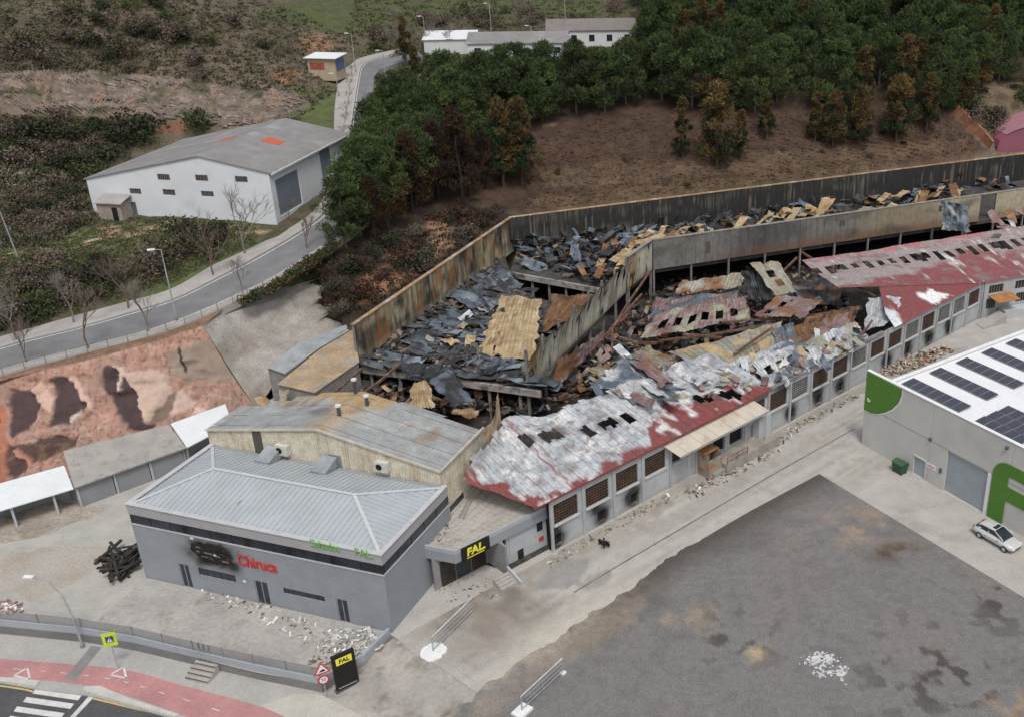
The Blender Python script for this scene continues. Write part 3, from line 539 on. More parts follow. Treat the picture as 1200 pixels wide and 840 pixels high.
for i in range(1, 19):
    y = .3+i*.5; f = min((y-.3)/5.2, (OD-.3-y)/4.4, 1.0); rib((.3, y, 7.36), (.3+4.0*f, y, 7.36+1.04*f)); rib((OL-.3, y, 7.36), (OL-.3-5.5*f, y, 7.36+1.04*f))
mb.build('roof_ribs', m_roofg, rf)
mb = MB()
for a, b in ((0, 4), (1, 5), (2, 5), (3, 4), (4, 5)): mb.beam(Vector(hv[a])+Vector((0, 0, .07)), Vector(hv[b])+Vector((0, 0, .07)), .28, .06)
mb.build('ridge_cap', mat('ridge_metal', (.50, .535, .555), .5, .06, 1.), rf)
mb = MB(); mb.box(9.2, 9.24, 2.2, 4.2, 7.85, 7.9); mb.build('hatch_seam', mat('seam_dark', (.2, .22, .23), .7), rf)
for x in (6.2, 11.9):
    d = MB(); d.prism([(x, 8.3), (x+1.5, 8.3), (x+1.5, 10.15), (x, 10.15)], [7.55, 7.55, 7.55, 7.55], [7.95, 7.95, 8.5, 8.5]); d.build('roof_dormer', mat('dormer_grey', (.27, .30, .32), .7), off)
sr_ = np.random.RandomState(12); core = []
for i in range(46):
    a_ = 6.283*i/46; r_ = 1+sr_.normal(0, .09); core.append((7.75+2.0*r_*math.copysign(abs(math.cos(a_))**.75, math.cos(a_)), 4.12+.98*r_*math.copysign(abs(math.sin(a_))**.75, math.sin(a_))))
n = len(core); co_ = obj('burnt_cladding', mesh('burnt_cladding', [(x, -.035, z) for x, z in core]+[(x, -.005, z) for x, z in core], [tuple(range(n))]+[(i, i+n, (i+1) % n+n, (i+1) % n) for i in range(n)], mat('burnt_panel', (.022, .019, .017), .95, .5, 2.5, .4, bscale=9, bump=.05, col2=(.13, .105, .085), t2=.58, s2=2.2)), off)
for i in range(16):
    x, z = 7.75+sr_.uniform(-1.6, 1.6), 4.0+sr_.uniform(-.7, .6); l, h_ = sr_.uniform(.3, 1.1), sr_.uniform(.05, .16); MB().box(x-l/2, x+l/2, -.06-.002*i, -.036, z, z+h_).build('charred_strip', mat('strip_ash', (.17, .145, .12), .95, .3, 3.) if i % 3 == 0 else m_dark, co_)
# the red sign, its first letter lost in soot, and green letters along the coping
text_mesh('Chiruca', 1.5, .04, mat('red_letters', (.55, .045, .035), .6, .1), 'sign_lettering', off, frame_mtx((12.15, -.05, 4.12), (1, 0, 0)), bold=.02, sx=.78)
gl = mat('green_letters', (.20, .48, .12), .6, .15)
text_mesh('Calzados', .95, .03, gl, 'sign_lettering', off, frame_mtx((19.1, -.15, 7.48), (1, 0, 0)), sx=.8)
text_mesh('FAL.', .95, .03, gl, 'sign_lettering', off, frame_mtx((22.6, -.15, 7.48), (1, 0, 0)), sx=.95)
for x, z in ((5.9, 5.25), (7.9, 3.95), (10.35, 1.9)): MB().box(x, x+.28, -.06, -.01, z, z+.18).build('paper_scrap', m_white_p, off)

# ------------------------------------------------------------------ corrugated panels
def corr_panel(w, z0a, z0b, z1a, z1b, ribs=4, amp=.035, nz=7, colfn=None, m=None, bend=0.0, seed=0, x0=0.0):
    """upright corrugated sheet, x 0..w, bottoms z0a..z0b, tops z1a..z1b"""
    r = np.random.RandomState(seed); n = ribs*4+1; V = []; B = []
    for i in range(n):
        f = i/(n-1); yo = amp*(1 if (i % 4) in (1, 2) else 0)
        for j in range(nz):
            g = j/(nz-1); za = z0a+(z0b-z0a)*f; zb = z1a+(z1b-z1a)*f
            V.append((w*f, -yo+bend*g*g+r.normal(0, .004), za+(zb-za)*g)); B.append((f, g))
    V = np.array(V); B = np.array(B); cols = colfn(V[:, 0]+x0, V[:, 2], B[:, 1], r) if colfn else None
    return mesh('cladding_panel', V, grid_faces(n, nz), m, cols)
m_clad = mat('scorched_cladding', attr=True, rough=.75, var=.18, scale=1.2, fine=.2, bscale=6, metal=.1)
def streaks(x, z, s=1.0): return fbm(x*3.1, z*.25, 3)
def clad_wall(name, label, p0, p1, z0, z1, m, colfn, pw=1.0, ribs=4, miss=(), bend=0.0, top=None, cat='wall', cap=True, posts=0, z_post=0.0, capcol=None, tall=None, lean=0.0):
    p0 = np.array(p0[:2]); p1 = np.array(p1[:2]); L = np.linalg.norm(p1-p0); d = (p1-p0)/L
    t = thing(name, label, cat, (p0[0], p0[1], 0.0), math.atan2(d[1], d[0])); n = int(L//pw); pw = L/n
    for i in range(n):
        if i in miss: continue
        za = z1 if tall is None else tall(i*pw); zb = z1 if tall is None else tall((i+1)*pw)
        bl = z0 if np.isscalar(z0) else z0(i*pw); br = z0 if np.isscalar(z0) else z0((i+1)*pw)
        me = corr_panel(pw*.985, bl, br, za, zb, ribs, .04, 7, colfn, m, RND.uniform(-1, 1)*bend+lean, i*7+3, i*pw)
        o = obj('cladding_panel', me, t, (i*pw, RND.uniform(-.01, .01), 0))
    if cap:
        mb = MB(); mb.box(-.1, L+.1, -.08, .42, z1, z1+.10) if tall is None else None
        if mb.v: mb.build('coping', capcol or mat('rusty_coping', (.33, .22, .13), .8, .3, .8, .2, bscale=4, col2=(.42, .38, .32), t2=.5, s2=.5), t)
    if posts:
        for i in range(posts+1):
            x = min(max(.15, L*i/posts), L-.15); MB().box(x-.13, x+.13, .06, .34, z_post, (z1 if tall is None else min(tall(x), z1))-.1).build('post', mat('sooty_post', (.20, .185, .17), .9, .3, 1.), t)
    return t, L
# cream hall behind the office: gable front, right flank, roof of sheets
ax0, ax1, axp, ay0, ay1 = -.3, 23.4, 11.6, OD+.12, 18.3
def an_top(x): return 8.9+(10.9-8.9)*(x-ax0)/(axp-ax0) if x < axp else 10.9+(8.75-10.9)*(x-axp)/(ax1-axp)
ann = thing('cream_hall', 'cream corrugated hall with grey rust-edged roof behind the grey office', 'building', (*GA, 0), G_RZ)
def cream(x, z, g, r):
    c = np.tile(np.array((.58, .535, .43)), (len(x), 1)); s = fbm(x*1.4, z*.3, 3); c = blend(c, (s-.5)*4, (.44, .36, .25)); c = blend(c, np.clip((g-.8)*2.2, 0, 1)*(.4+s*.6), (.2, .17, .14)); c = blend(c, np.clip((.15-g)*5, 0, .7), (.16, .13, .1)); return c
n = 24
for i in range(n):
    xa = ax0+(ax1-ax0)*i/n; xb = ax0+(ax1-ax0)*(i+1)/n
    if i == 5: me = corr_panel(xb-xa-.01, 6.6, 6.6, an_top(xa)-.12, an_top(xb)-.12, 4, .04, 7, lambda x, z, g, r: np.tile((.1, .09, .08), (len(x), 1)), m_clad, 0, i, xa)
    else: me = corr_panel(xb-xa-.01, 6.6, 6.6, an_top(xa)-.12, an_top(xb)-.12, 4, .04, 7, cream, m_clad, 0, i, xa)
    obj('cladding_panel', me, ann, (xa, ay0, 0))
for i in range(8):
    ya = ay0+(ay1-ay0)*i/8; w = (ay1-ay0)/8
    me = corr_panel(w-.01, 3.2, 3.2, 8.62, 8.62, 4, .04, 9, (lambda x, z, g, r: blend(cream(x, z, g, r), np.clip((x-4.5)/3, 0, .6)*np.ones(len(x)), (.2, .19, .18))), m_clad, 0, 40+i, i*w)
    o = obj('cladding_panel', me, ann, (ax1, ya, 0)); o.rotation_euler = (0, 0, math.pi/2)
mb = MB(); mb.box(ax0+.05, ax0+.3, ay0+.1, ay1-3, 0, 8.7); mb.box(ax0+.3, ax1-.3, ay0+.1, ay0+.3, 0, 6.6); mb.box(ax1-.3, ax1-.06, ay0+.1, ay1, 0, 3.2); mb.build('plinth_wall', mat('cream_render', (.45, .41, .33), .9, .15), ann)
mb = MB(); mb.box(ax1-.2, ax1+.05, ay0+.9, ay0+3.4, 3.1, 4.6); mb.build('flank_window', m_glass, ann)
m_trim = mat('verge_trim', (.50, .46, .40), .7, .2, 1.)
mb = MB(); mb.beam((ax0, ay0-.08, 8.9), (axp, ay0-.08, 10.9), .14, .2); mb.beam((axp, ay0-.08, 10.9), (ax1+.1, ay0-.08, 8.75), .14, .2); mb.beam((ax1+.08, ay0-.08, 8.72), (ax1+.08, ay1, 8.72), .14, .18); mb.build('roof_trim', m_trim, ann)
m_rs = mat('weathered_sheet', attr=True, rough=.7, var=.16, scale=1.0, fine=.14, bscale=5, metal=.1)
def ann_col(x, y):
    n = fbm(x*.5, y*.5, 4); n4 = fbm(x*1.4+8, y*.4, 3); c = np.tile(np.array((.30, .315, .315)), (len(x), 1)); c = blend(c, (n-.5)*4, (.36, .38, .37)); c = blend(c, (n4-.58)*6, (.26, .20, .15))
    c = blend(c, np.clip((y-15.2-(n-.5)*5)/1.5, 0, 1)*.9*((x < 14.5)), (.42, .28, .13)); c = blend(c, np.exp(-((x-axp)/1.6)**2)*.8*(.4+n), (.40, .29, .17)); c = blend(c, np.clip((.40-n)*9, 0, .8)*np.exp(-(((x-8)/4)**2+((y-14.5)/2.0)**2)), (.07, .07, .075)); return c
ns = 9; yy = np.linspace(ay0-.15, 19.0, ns+1)
for side in (0, 1):
    for i in range(ns):
        xa, xb = (ax0-.15, axp) if side == 0 else (axp, ax1+.12)
        if side == 0 and yy[i] > 14.9: xa = ax0+2.5+(yy[i]-14.9)*2.2
        if side == 0 and yy[i] > 17.6: continue
        if side == 1 and yy[i+1] > 18.1: xa, xb = 15.0, 19.5
        nu = 22; nv = 9; V = []
        for a in range(nu):
            for b in range(nv):
                x = xa+(xb-xa)*a/(nu-1); y = yy[i]+(yy[i+1]-yy[i]-.03)*b/(nv-1); z = (8.9+2.0*(x-ax0)/(axp-ax0) if x < axp else 10.9-2.15*(x-axp)/(ax1-axp))+.03*(b % 2)+.012*(i % 2)
                z -= max(0, y-17.0)**2*.16; V.append((x, y, z))
        V = np.array(V); obj('roof_sheet', mesh('roof_sheet', V, grid_faces(nu, nv), m_rs, ann_col(V[:, 0], V[:, 1])), ann)
tr = np.array([[(ax1+math.sin(f*1.3)*.5*g, ay1+f*3.4-.2*g, 3.4+g*(5.2+f*2.2)+.2*math.sin(f*4+g*3)) for g in np.linspace(0, 1, 9)] for f in np.linspace(0, 1, 15)])
for a in range(15): tr[a, :, 0] += .05*(a % 2)+.35*(np.linspace(0, 1, 9)**2)*math.sin(a/3.)
W = tr.reshape(-1, 3); obj('torn_panel', mesh('torn_panel', W, grid_faces(15, 9), m_rs, blend(np.tile(np.array((.42, .33, .22)), (len(W), 1)), (fbm(W[:, 1]*1.2, W[:, 2]*1.2, 3)-.45)*5, (.22, .13, .08))), ann)['label'] = 'torn rust-streaked panel curling above the flank'
for x, y, h in ((12.0, 13.2, 1.0), (13.1, 15.9, 1.0), (11.0, 17.3, 1.5)):
    z = an_top(x)-.1; c = MB().tube([(x, y, z-.3), (x, y, z+h)], .17, 10).build('chimney_pipe', mat('sooty_pipe', (.08, .075, .07), .7), ann); MB().tube([(x, y, z+h), (x, y, z+h+.16)], .27, 10).build('rain_cap', mat('pipe_cap', (.55, .56, .56), .6), c)
for x, z in ((7.3, 8.0), (17.4, 8.1)):
    a = MB().box(x, x+1.25, ay0-.55, ay0-.06, z-.1, z+.85).build('air_conditioner', mat('ac_case', (.55, .55, .5), .7, .2, 1.), ann); MB().tube([(x+.42, ay0-.57, z+.38), (x+.42, ay0-.545, z+.38)], .3, 14).build('fan_grille', m_dark, a)
MB().box(12.6, 13.7, ay0-.08, ay0-.02, 7.3, 8.6).build('window', mat('dull_pane', (.22, .25, .27), .5), ann)

# ------------------------------------------------------------------ entrance porch with its sign
ca, cb, c_c, cd = np.array((-22.25, 70.4)), np.array((-18.75, 69.35)), P(642, 592, 4.3)[:2], np.array((-19.6, 81.0))
por = thing('entrance_porch', 'flat-roofed grey porch with black sign board between office and workshop', 'porch', (cb[0], cb[1], 0))
def loc2(p): return (p[0]-cb[0], p[1]-cb[1])
pp = [loc2(p) for p in (ca, cb, c_c, cd)]
MB().prism(pp, 3.05, 3.95).build('roof_slab', m_off, por)
pc = np.mean(np.array(pp), 0); inn = [tuple(pc+(np.array(p)-pc)*.95) for p in pp]
mb = MB()
for i in range(4):
    a, b = pp[i], pp[(i+1) % 4]; ia, ib = inn[i], inn[(i+1) % 4]; mb.prism([a, b, ib, ia], 3.95, 4.3)
mb.build('parapet', mat('porch_grey', (.36, .38, .40), .8, .06), por)
mt = mat('porch_tiles', (.42, .395, .36), .9, .15, .6, .12, col2=(.33, .29, .25), t2=.54, s2=1.6); k = 0
q00, q10, q11, q01 = [np.array(inn[i]) for i in (1, 2, 3, 0)]
tme = {}
for i in range(16):
    for j in range(9):
        f0, f1, g0, g1 = i/16, (i+.96)/16, j/9, (j+.93)/9
        def bl(f, g): return (q00*(1-f)*(1-g)+q10*f*(1-g)+q11*f*g+q01*(1-f)*g)*.985+pc*.015
        pts = [bl(f0, g0), bl(f1, g0), bl(f1, g1), bl(f0, g1)]; MB().prism(pts, 3.95, 3.985+RND.random()*.02).build('roof_tile', mt, por)
fb = (c_c-cb)/np.linalg.norm(c_c-cb); nb = np.array((fb[1], -fb[0]))
def fp(s, o, z): q = fb*s+nb*o; return (q[0], q[1], z)
sb = MB(); a, b = fp(.55, .02, 0), fp(3.3, .02, 0); a2, b2 = fp(.55, .14, 0), fp(3.3, .14, 0); sb.prism([a[:2], a2[:2], b2[:2], b[:2]], 3.0, 4.28); bo = sb.build('sign_board', mat('sign_black', (.015, .015, .014), .5), por)
text_mesh('FAL.', 1.0, .03, mat('sign_yellow', (.80, .72, .08), .5, .05), 'sign_lettering', bo, frame_mtx(fp(1.9, .18, 3.68), (fb[0], fb[1], 0)), shear=.15, bold=.03)
mb = MB(); s0 = fp(1.0, .17, 3.16); s1 = fp(2.7, .17, 3.16); mb.beam(s0, s1, .03, .06); mb.build('sign_underline', MATS['sign_yellow'], bo)
sl_ = float(np.linalg.norm(c_c-cb)); pw_ = MB(); a, b, a2, b2 = fp(5.2, -.35, 0), fp(sl_-.05, -.35, 0), fp(5.2, -.6, 0), fp(sl_-.05, -.6, 0); pw_.prism([a[:2], b[:2], b2[:2], a2[:2]], 0, 3.04); pw_.build('porch_wall', mat('porch_wall_grey', (.40, .42, .43), .85, .08), por)
def on_pw(s0, s1, z0, z1, m, name, o=-.30):
    a, b, a2, b2 = fp(s0, o, 0), fp(s1, o, 0), fp(s0, -.349, 0), fp(s1, -.349, 0); return MB().prism([a[:2], b[:2], b2[:2], a2[:2]], z0, z1).build(name, m, por)
on_pw(5.5, 8.2, .9, 2.9, m_lgrey, 'shutter', -.31); on_pw(sl_-1.1, sl_-.5, 1.9, 2.9, m_glass, 'window'); on_pw(sl_-.95, sl_-.45, .75, 1.2, mat('red_notice', (.42, .06, .05), .6), 'notice'); on_pw(6.3, 6.9, .02, 1.0, m_dglass, 'low_door')
q = fp(4.6, -.35, 0); MB().box(q[0]-.22, q[0]+.22, q[1]-.22, q[1]+.22, 0, 3.05).build('column', m_lgrey, por)
def W3(t, w): q = E0+FU*t+FV*w-cb; return (q[0], q[1])
mb = MB(); mb.prism([W3(-8.6, 3.0), W3(-3.2, 3.0), W3(-3.2, 3.2), W3(-8.6, 3.2)], 0, 3.04); mb.prism([W3(-3.2, .3), W3(-3.0, .3), W3(-3.0, 3.2), W3(-3.2, 3.2)], 0, 3.04); mb.build('entry_wall', mat('entry_grey', (.24, .24, .24), .9, .2), por)
for k in range(3): mb = MB(); t = -8.0+k*1.55; mb.prism([W3(t, 2.9), W3(t+1.4, 2.9), W3(t+1.4, 2.99), W3(t, 2.99)], .1, 2.5); d = mb.build('entry_door', m_dglass if k != 1 else m_glass, por)
mb = MB()
for k in range(4): mb.prism([W3(-4.8, -.2-k*.3), W3(-3.2, -.2-k*.3), W3(-3.2, .1-k*.3), W3(-4.8, .1-k*.3)], 0, .62-k*.15)
mb.build('porch_steps', m_conc, por)
mb = MB(); mb.prism([W3(-3.25, -1.7), W3(-3.1, -1.7), W3(-3.1, .2), W3(-3.25, .2)], 0, [.5, .5, 1.1, 1.1]); mb.build('stair_wall', m_lgrey, por)
lad = MB(); A_, B_ = P(540, 607, 4.06), P(552, 583, 4.06)
for o in (-.2, .2): lad.beam(A_+np.array((o, 0, 0)), B_+np.array((o, 0, 0)), .06)
for k in range(9): f = (k+.5)/9; p = A_+(B_-A_)*f; lad.beam(p+np.array((-.2, 0, 0)), p+np.array((.2, 0, 0)), .05)
tag(centre(lad.build('ladder', mat('dull_aluminium', (.25, .25, .25), .6))), 'short ladder lying on the tiled porch roof', 'ladder')

# ------------------------------------------------------------------ long workshop: facade
FH = 5.45; FY = .28
wk = thing('workshop_building', 'long low workshop with lattice windows and burnt, blistered red roof', 'building', (E0[0], E0[1], 0), F_RZ)
WX = [(2.12+3.67*k, 2.12+3.67*k+2.75) for k in range(20)]
wops = [(a, b, 2.62, 4.68) for k, (a, b) in enumerate(WX) if k not in (5, 6)]
vents = [2.5, 7.6, 11.7, 30.5, 35.3, 40.1, 44.3, 53.6, 58.2, 62.9, 67.8]; vops = [(t-.45, t+.5, .35, 1.55) for t in vents]
dock = [(21.0, 22.0, 2.5, 3.7), (22.6, 24.4, 1.0, 4.3), (25.1, 27.2, 1.0, 4.3)]
def fac_col(x, z):
    n = fbm(x*.9, z*.9, 3); c = np.tile(np.array((.40, .42, .435)), (len(x), 1)); c = blend(c, (n-.52)*3, (.34, .345, .345)); c = blend(c, np.clip(.6-z, 0, .35), (.27, .24, .2))
    for t in vents:
        s = np.exp(-(((x-t+.15*z)/(.7+.25*z))**2))*np.clip((2.9-z)/1.3, 0, 1)*np.clip((z+.3)/1.0, 0, 1); c = blend(c, np.clip(s*2.4*(n+.2), 0, .97), (.022, .02, .019))
    s = np.exp(-(((x-33.5)/1.6)**2+((z-4.9)/.8)**2)); c = blend(c, np.clip(s*1.1, 0, .9), (.06, .055, .05)); s = ((x > 28.0) & (x < 31.4) & (z > 4.5))*.75; c = blend(c, s*(.5+n), (.09, .07, .055)); return c
V, F, c = wall_grid(1.62, 75.0, 0, FH, wops+vops+dock, FY, .3, .33, fac_col); obj('facade_wall', mesh('facade_wall', V, F, m_wallc, c), wk)
mb = MB(); mb.box(1.7, 75, FY+.32, FY+.4, 0, FH-.1); mb.build('inner_lining', m_dark, wk)
mb = MB(); mb.box(1.62, 1.9, 0, 0, 0, 0)
mP = MB().box(-.14, .14, FY-.14, FY-.002, 0, FH+.02); pme = mesh('pilaster', mP.v, mP.f, mat('pilaster_grey', (.36, .375, .39), .88, .12))
for k in range(21):
    if k in (6,): continue
    obj('pilaster', pme, wk, (1.78+3.67*k, 0, 0))
mS = MB().box(-.08, 2.83, FY-.16, FY-.003, 2.45, 2.61); sme = mesh('sill', mS.v, mS.f, mat('sill_concrete', (.48, .485, .48), .88, .1))
mL = MB()
for i in range(9): mL.box(.05+2.65*i/8-.025, .05+2.65*i/8+.025, FY+.10, FY+.15, 2.64, 4.66)
for j in range(8): mL.box(.03, 2.72, FY+.09, FY+.16, 2.66+1.94*j/7-.022, 2.66+1.94*j/7+.022)
lme = mesh('lattice', mL.v, mL.f, mat('rusty_lattice', (.105, .068, .048), .85, .4, 1.5)); lme2 = mesh('lattice', mL.v, mL.f, mat('grey_lattice', (.25, .25, .24), .85, .3, 1.5))
mG = MB().box(.02, 2.73, FY+.2, FY+.24, 2.63, 4.67); gme = mesh('pane', mG.v, mG.f, m_dglass)
for k, (a, b) in enumerate(WX):
    if k in (5, 6): continue
    w = obj('window', gme, wk, (a, 0, 0)); obj('lattice', lme2 if k in (9, 12, 15, 17, 18) else lme, w); obj('sill', sme, wk, (a, 0, 0))
m_awn = mat('awning_sheet', (.50, .45, .375), .8, .12, .5, .08, col2=(.42, .34, .25), t2=.55, s2=.7)
aw = thing('dock_awning', 'long beige sheet awning over the loading dock of the workshop', 'awning', (*TWp(15.4, 0), ), F_RZ)
for i in range(12):
    x0 = i*1.09; V = [(x0+.02, FY-.02, 5.25+.012*(i % 2)), (x0+1.07, FY-.02, 5.25+.012*(i % 2)), (x0+1.75, -1.5, 4.38+.012*(i % 2)), (x0+.7, -1.5, 4.38+.012*(i % 2))]; mb = MB(); mb.prism([v[:2] for v in V], [v[2]-.05 for v in V], [v[2] for v in V]); mb.build('awning_sheet', m_awn, aw)
mb = MB(); mb.box(.8, 13.7, -1.46, -1.36, 4.1, 4.3); mb.build('awning_beam', m_steel, aw)
for x in (2.0, 13.4): MB().tube([(x, -1.4, 0), (x, -1.4, 4.15)], .055, 8).build('awning_post', m_steel, aw)
cab = thing('dock_cabin', 'rusty corrugated cabin beside the loading dock under the beige awning', 'cabin', (*TWp(20.2, -1.45),), F_RZ)
MB().box(0, 1.9, 0, .06, 0, 2.1).build('front_panel', mat('rusty_panel', (.28, .25, .21), .8, .25, 1., .2, col2=(.30, .15, .07), t2=.5, s2=1.2), cab); MB().box(0, .06, .06, 1.6, 0, 2.6).build('side_panel', MATS['rusty_panel'], cab); MB().box(1.84, 1.9, .06, 1.6, 0, 2.6).build('side_panel', MATS['rusty_panel'], cab); MB().box(-.05, 1.95, .5, 1.6, 2.6, 2.68).build('top_panel', mat('orange_rust', (.36, .17, .07), .85, .3, 1.), cab)
dk = thing('loading_dock', 'raised concrete loading dock with rusty rail in front of workshop', 'dock', (*TWp(22.3, -2.0),), F_RZ)
MB().box(0, 8.2, 0, 2.2, 0, .95).build('platform', mat('dock_concrete', (.30, .275, .245), .9, .25, .6), dk); mb = MB()
for x in (.1, 1.6, 3.1): mb.beam((x, .05, .95), (x, .05, 1.8), .06)
mb.beam((.1, .05, 1.8), (3.1, .05, 1.8), .06); mb.beam((.1, .05, 1.4), (3.1, .05, 1.4), .05); mb.build('railing', mat('rusty_rail', (.22, .10, .06), .85, .3, 2.), dk)
MB().box(-1.6, -.05, .2, 2.2, 0, .5).build('step', MATS['dock_concrete'], dk)
MB().box(6.2, 8.1, 1.2, 2.1, .95, 3.3).build('dock_screen', m_lgrey, dk)

# workshop roof --------------------------------------------------------------------------
m_foam = mat('blistered_sheet', attr=True, rough=.8, var=.20, scale=2.6, fine=.20, bscale=8, bump=.06)
holes = []
for x, y in ((621, 513), (640, 509), (656, 505), (688, 502), (706, 495), (721, 489), (737, 484), (817, 459), (834, 455), (848, 453), (863, 450)):
    t, w = TW(x, y, 6.9); holes.append((t, w))
def wmax(t): return float(np.interp(t, [-2.6, 0, 3, 7, 8.5, 9.6, 14, 18, 20, 26, 31.5], [7.0, 8.6, 10.4, 12.6, 11.2, 10.0, 9.6, 9.6, 10.2, 10.0, 9.2]))
def roofz(t, w):
    z = 5.55+.17*w; s = np.clip(fbm(t*.16+3, w*.14, 3)-.42, 0, 1)*2.6*np.clip((w-2.5)/5, 0, 1.5); return z-s+(fbm(t*.7, w*.7, 3)-.5)*.40*np.clip(w/2, 0, 1)+(fbm(t*.25+8, w*.4, 2)-.5)*.7*np.clip((w-1)/4, 0, 1)
def roof_col(t, w, red_hi):
    n = fbm(t*.8, w*.8, 4); m = fbm(t*.4+20, w*.9, 3); k = fbm(t*.9, w*.6+5, 3)
    c = np.tile(np.array((.45, .465, .48)), (len(t), 1)); c = blend(c, (n-.42)*4, (.32, .35, .375)); c = blend(c, (m-.60)*5, (.26, .27, .28)); c = blend(c, (k-.54)*5, (.60, .605, .61)); c = blend(c, np.clip((fbm(t*1.6, w*1.6+7, 2)-.66)*9, 0, .6), (.20, .13, .12)); lp = np.abs((w+.15*np.sin(t*1.7)) % .88-.44) > .37; c = blend(c, lp*np.clip((n-.3)*2.5, 0, .75), (.235, .24, .25))
    red = np.clip((red_hi-w+(n-.5)*3.2)*4, 0, 1); rc = np.tile(np.array((.215, .064, .062)), (len(t), 1)); rc = blend(rc, (m-.5)*4, (.185, .075, .068)); rc = blend(rc, (k-.64)*9, (.62, .6, .6))
    return c*(1-red[:, None])+rc*red[:, None]
ts = np.arange(-2.6, 31.4, .92)
for i, t0 in enumerate(ts):
    w0 = max(-.02, -t0*2.35) if t0 < -.3 else -.02; w1 = wmax(t0)+RND.uniform(-.5, .3); nu, nv = 5, max(4, int((w1-w0)/.3)); T, Wd = np.meshgrid(np.linspace(t0+.01, t0+.90, nu), np.linspace(0, 1, nv), indexing='ij'); T = T.ravel(); _l = np.where(T < 0, -T*2.35, -.02); _h = np.array([wmax(v) for v in T])+(w1-wmax(t0)); Wd = _l+(_h-_l)*Wd.ravel()
    Z = roofz(T, Wd)+.03*(np.arange(nu*nv)//nv % 2)+RND.uniform(0, .03)
    rh = np.interp(T, [-3, 0, 1, 12, 14.5, 16, 20, 24, 28.5, 30, 32], [2.2, .9, .55, .75, 1.2, 3.4, 4.4, 3.8, 3.0, 1.2, .3])
    rh = np.where((Wd+2.35*T)/2.55 < 1.0+.5*np.sin(Wd*2.), Wd+1.2, rh)
    col = roof_col(T, Wd, rh); mx_ = (np.abs(T-4.3-Wd*.1) < .12); col = blend(col, mx_*.8, (.3, .09, .09))
    for h in holes: col = blend(col, np.clip(1.25-np.hypot((T-h[0])/.75, (Wd-h[1])/.8), 0, .75), (.07, .065, .06))
    def sk(a, b, T=T.reshape(nu, nv), Wd=Wd.reshape(nu, nv), tm=t0+.45):
        t_, w_ = T[a:a+2, b:b+2].mean(), Wd[a:a+2, b:b+2].mean(); return any(abs(tm-h[0]) < .46 and abs(w_-h[1]-.25*(t_-tm)) < .72+.2*math.sin(h[0]*9) for h in holes)
    obj('roof_sheet', mesh('roof_sheet', np.stack([T, Wd, Z], 1), grid_faces(nu, nv, sk), m_foam, col), wk)
mb = MB(); mb.box(-.1, 31.2, -.1, .22, FH, FH+.08); mb.build('eaves_gutter', mat('red_gutter', (.20, .055, .055), .7, .2), wk)
mb = MB(); mb.box(31.2, 52.0, -.02, .5, FH, FH+.07); mb.build('wall_head', mat('sooty_wall_head', (.2, .19, .18), .9, .3, 1.), wk)
# right-hand roof: one plane parallel to the hall, one small hipped plane towards the facade
U0 = P(955, 303, 8.0)[:2]; nd = np.array((bdir[1], -bdir[0])); e2 = P(1153.6, 332, 5.3); fold = P(1030, 336, 6.9); W2o = e2[:2]
def lower(s):
    p = U0+bdir[:2]*s
    # fold line fold->e2, then eave parallel to hall through e2
    A = np.array([[nd[0], -(e2-fold)[0]], [nd[1], -(e2-fold)[1]]]); k, f = np.linalg.solve(A, fold[:2]-p)
    if f <= 1: return k, fold[2]+(e2[2]-fold[2])*f
    return float((W2o-p)@nd), 5.3
bn = np.linalg.norm(bdir[:2]); bd2 = bdir[:2]/bn; nd = np.array((bd2[1], -bd2[0]))
rb = 0
for i in range(64):
    s0 = i*.95-2.0; ka, za = lower(s0); kb, zb = lower(s0+.93); nu, nv = 4, 30; T, G = np.meshgrid(np.linspace(0, 1, nu), np.linspace(0, 1, nv), indexing='ij'); T = T.ravel(); G = G.ravel()
    k = (ka+(kb-ka)*T)*G; g0 = RND.uniform(0, .02) if s0 > 6 else max(0, (1.5-s0)*.02); s = s0+.93*T; X = U0[None]+bd2[None]*s[:, None]+nd[None]*k[:, None]
    sag = np.clip(fbm(s*.2, k*.2, 3)-.45, 0, 1)*1.0*np.exp(-((k-3)/4)**2); Z = 8.0+((za+(zb-za)*T)-8.0)*G-sag+.03*(np.arange(nu*nv)//nv % 2)+RND.uniform(0, .02)
    n = fbm(s*.6, k*.6, 4); m = fbm(s*1.7+4, k*.5, 3); c = np.tile(np.array((.215, .074, .08)), (len(T), 1)); c = blend(c, (m-.52)*3, (.195, .092, .09)); lim = np.interp(s, [0, 15, 22, 30, 60], [9, 6.5, 3.8, 6.8, 6.0]); c = blend(c, np.clip((lim-k+(n-.5)*4)*.9, 0, 1)*.92, (.30, .265, .26)); c = blend(c, np.clip((1.2-k+(n-.5)*2), 0, 1)*(n > .45), (.36, .14, .15)); c = blend(c, (m-.68)*8, (.55, .53, .52)); c = blend(c, (.38-n)*6, (.22, .13, .12)); c = blend(c, (fbm(s*.9+30, k*2., 3)-.6)*6, (.2, .16, .15))
    KK = k.reshape(nu, nv); hole = (i % 2 == 0 or i % 7 == 3)
    def sk(a, b, KK=KK, hole=hole, i=i): return hole and 2.5 < KK[a, b] < 3.9+.3*(i % 3)
    V = np.stack([X[:, 0], X[:, 1], Z], 1); L3 = V[:, :2]-E0; V = np.stack([L3@FU, L3@FV, Z], 1); obj('roof_sheet', mesh('roof_sheet', V, grid_faces(nu, nv, sk), m_foam, c), wk)
fl, el = (fold[:2]-E0), (e2[:2]-E0); f_t, f_w = fl@FU, fl@FV; e_t, e_w = el@FU, el@FV
tri = np.arange(54.0, e_t-.3, .93)
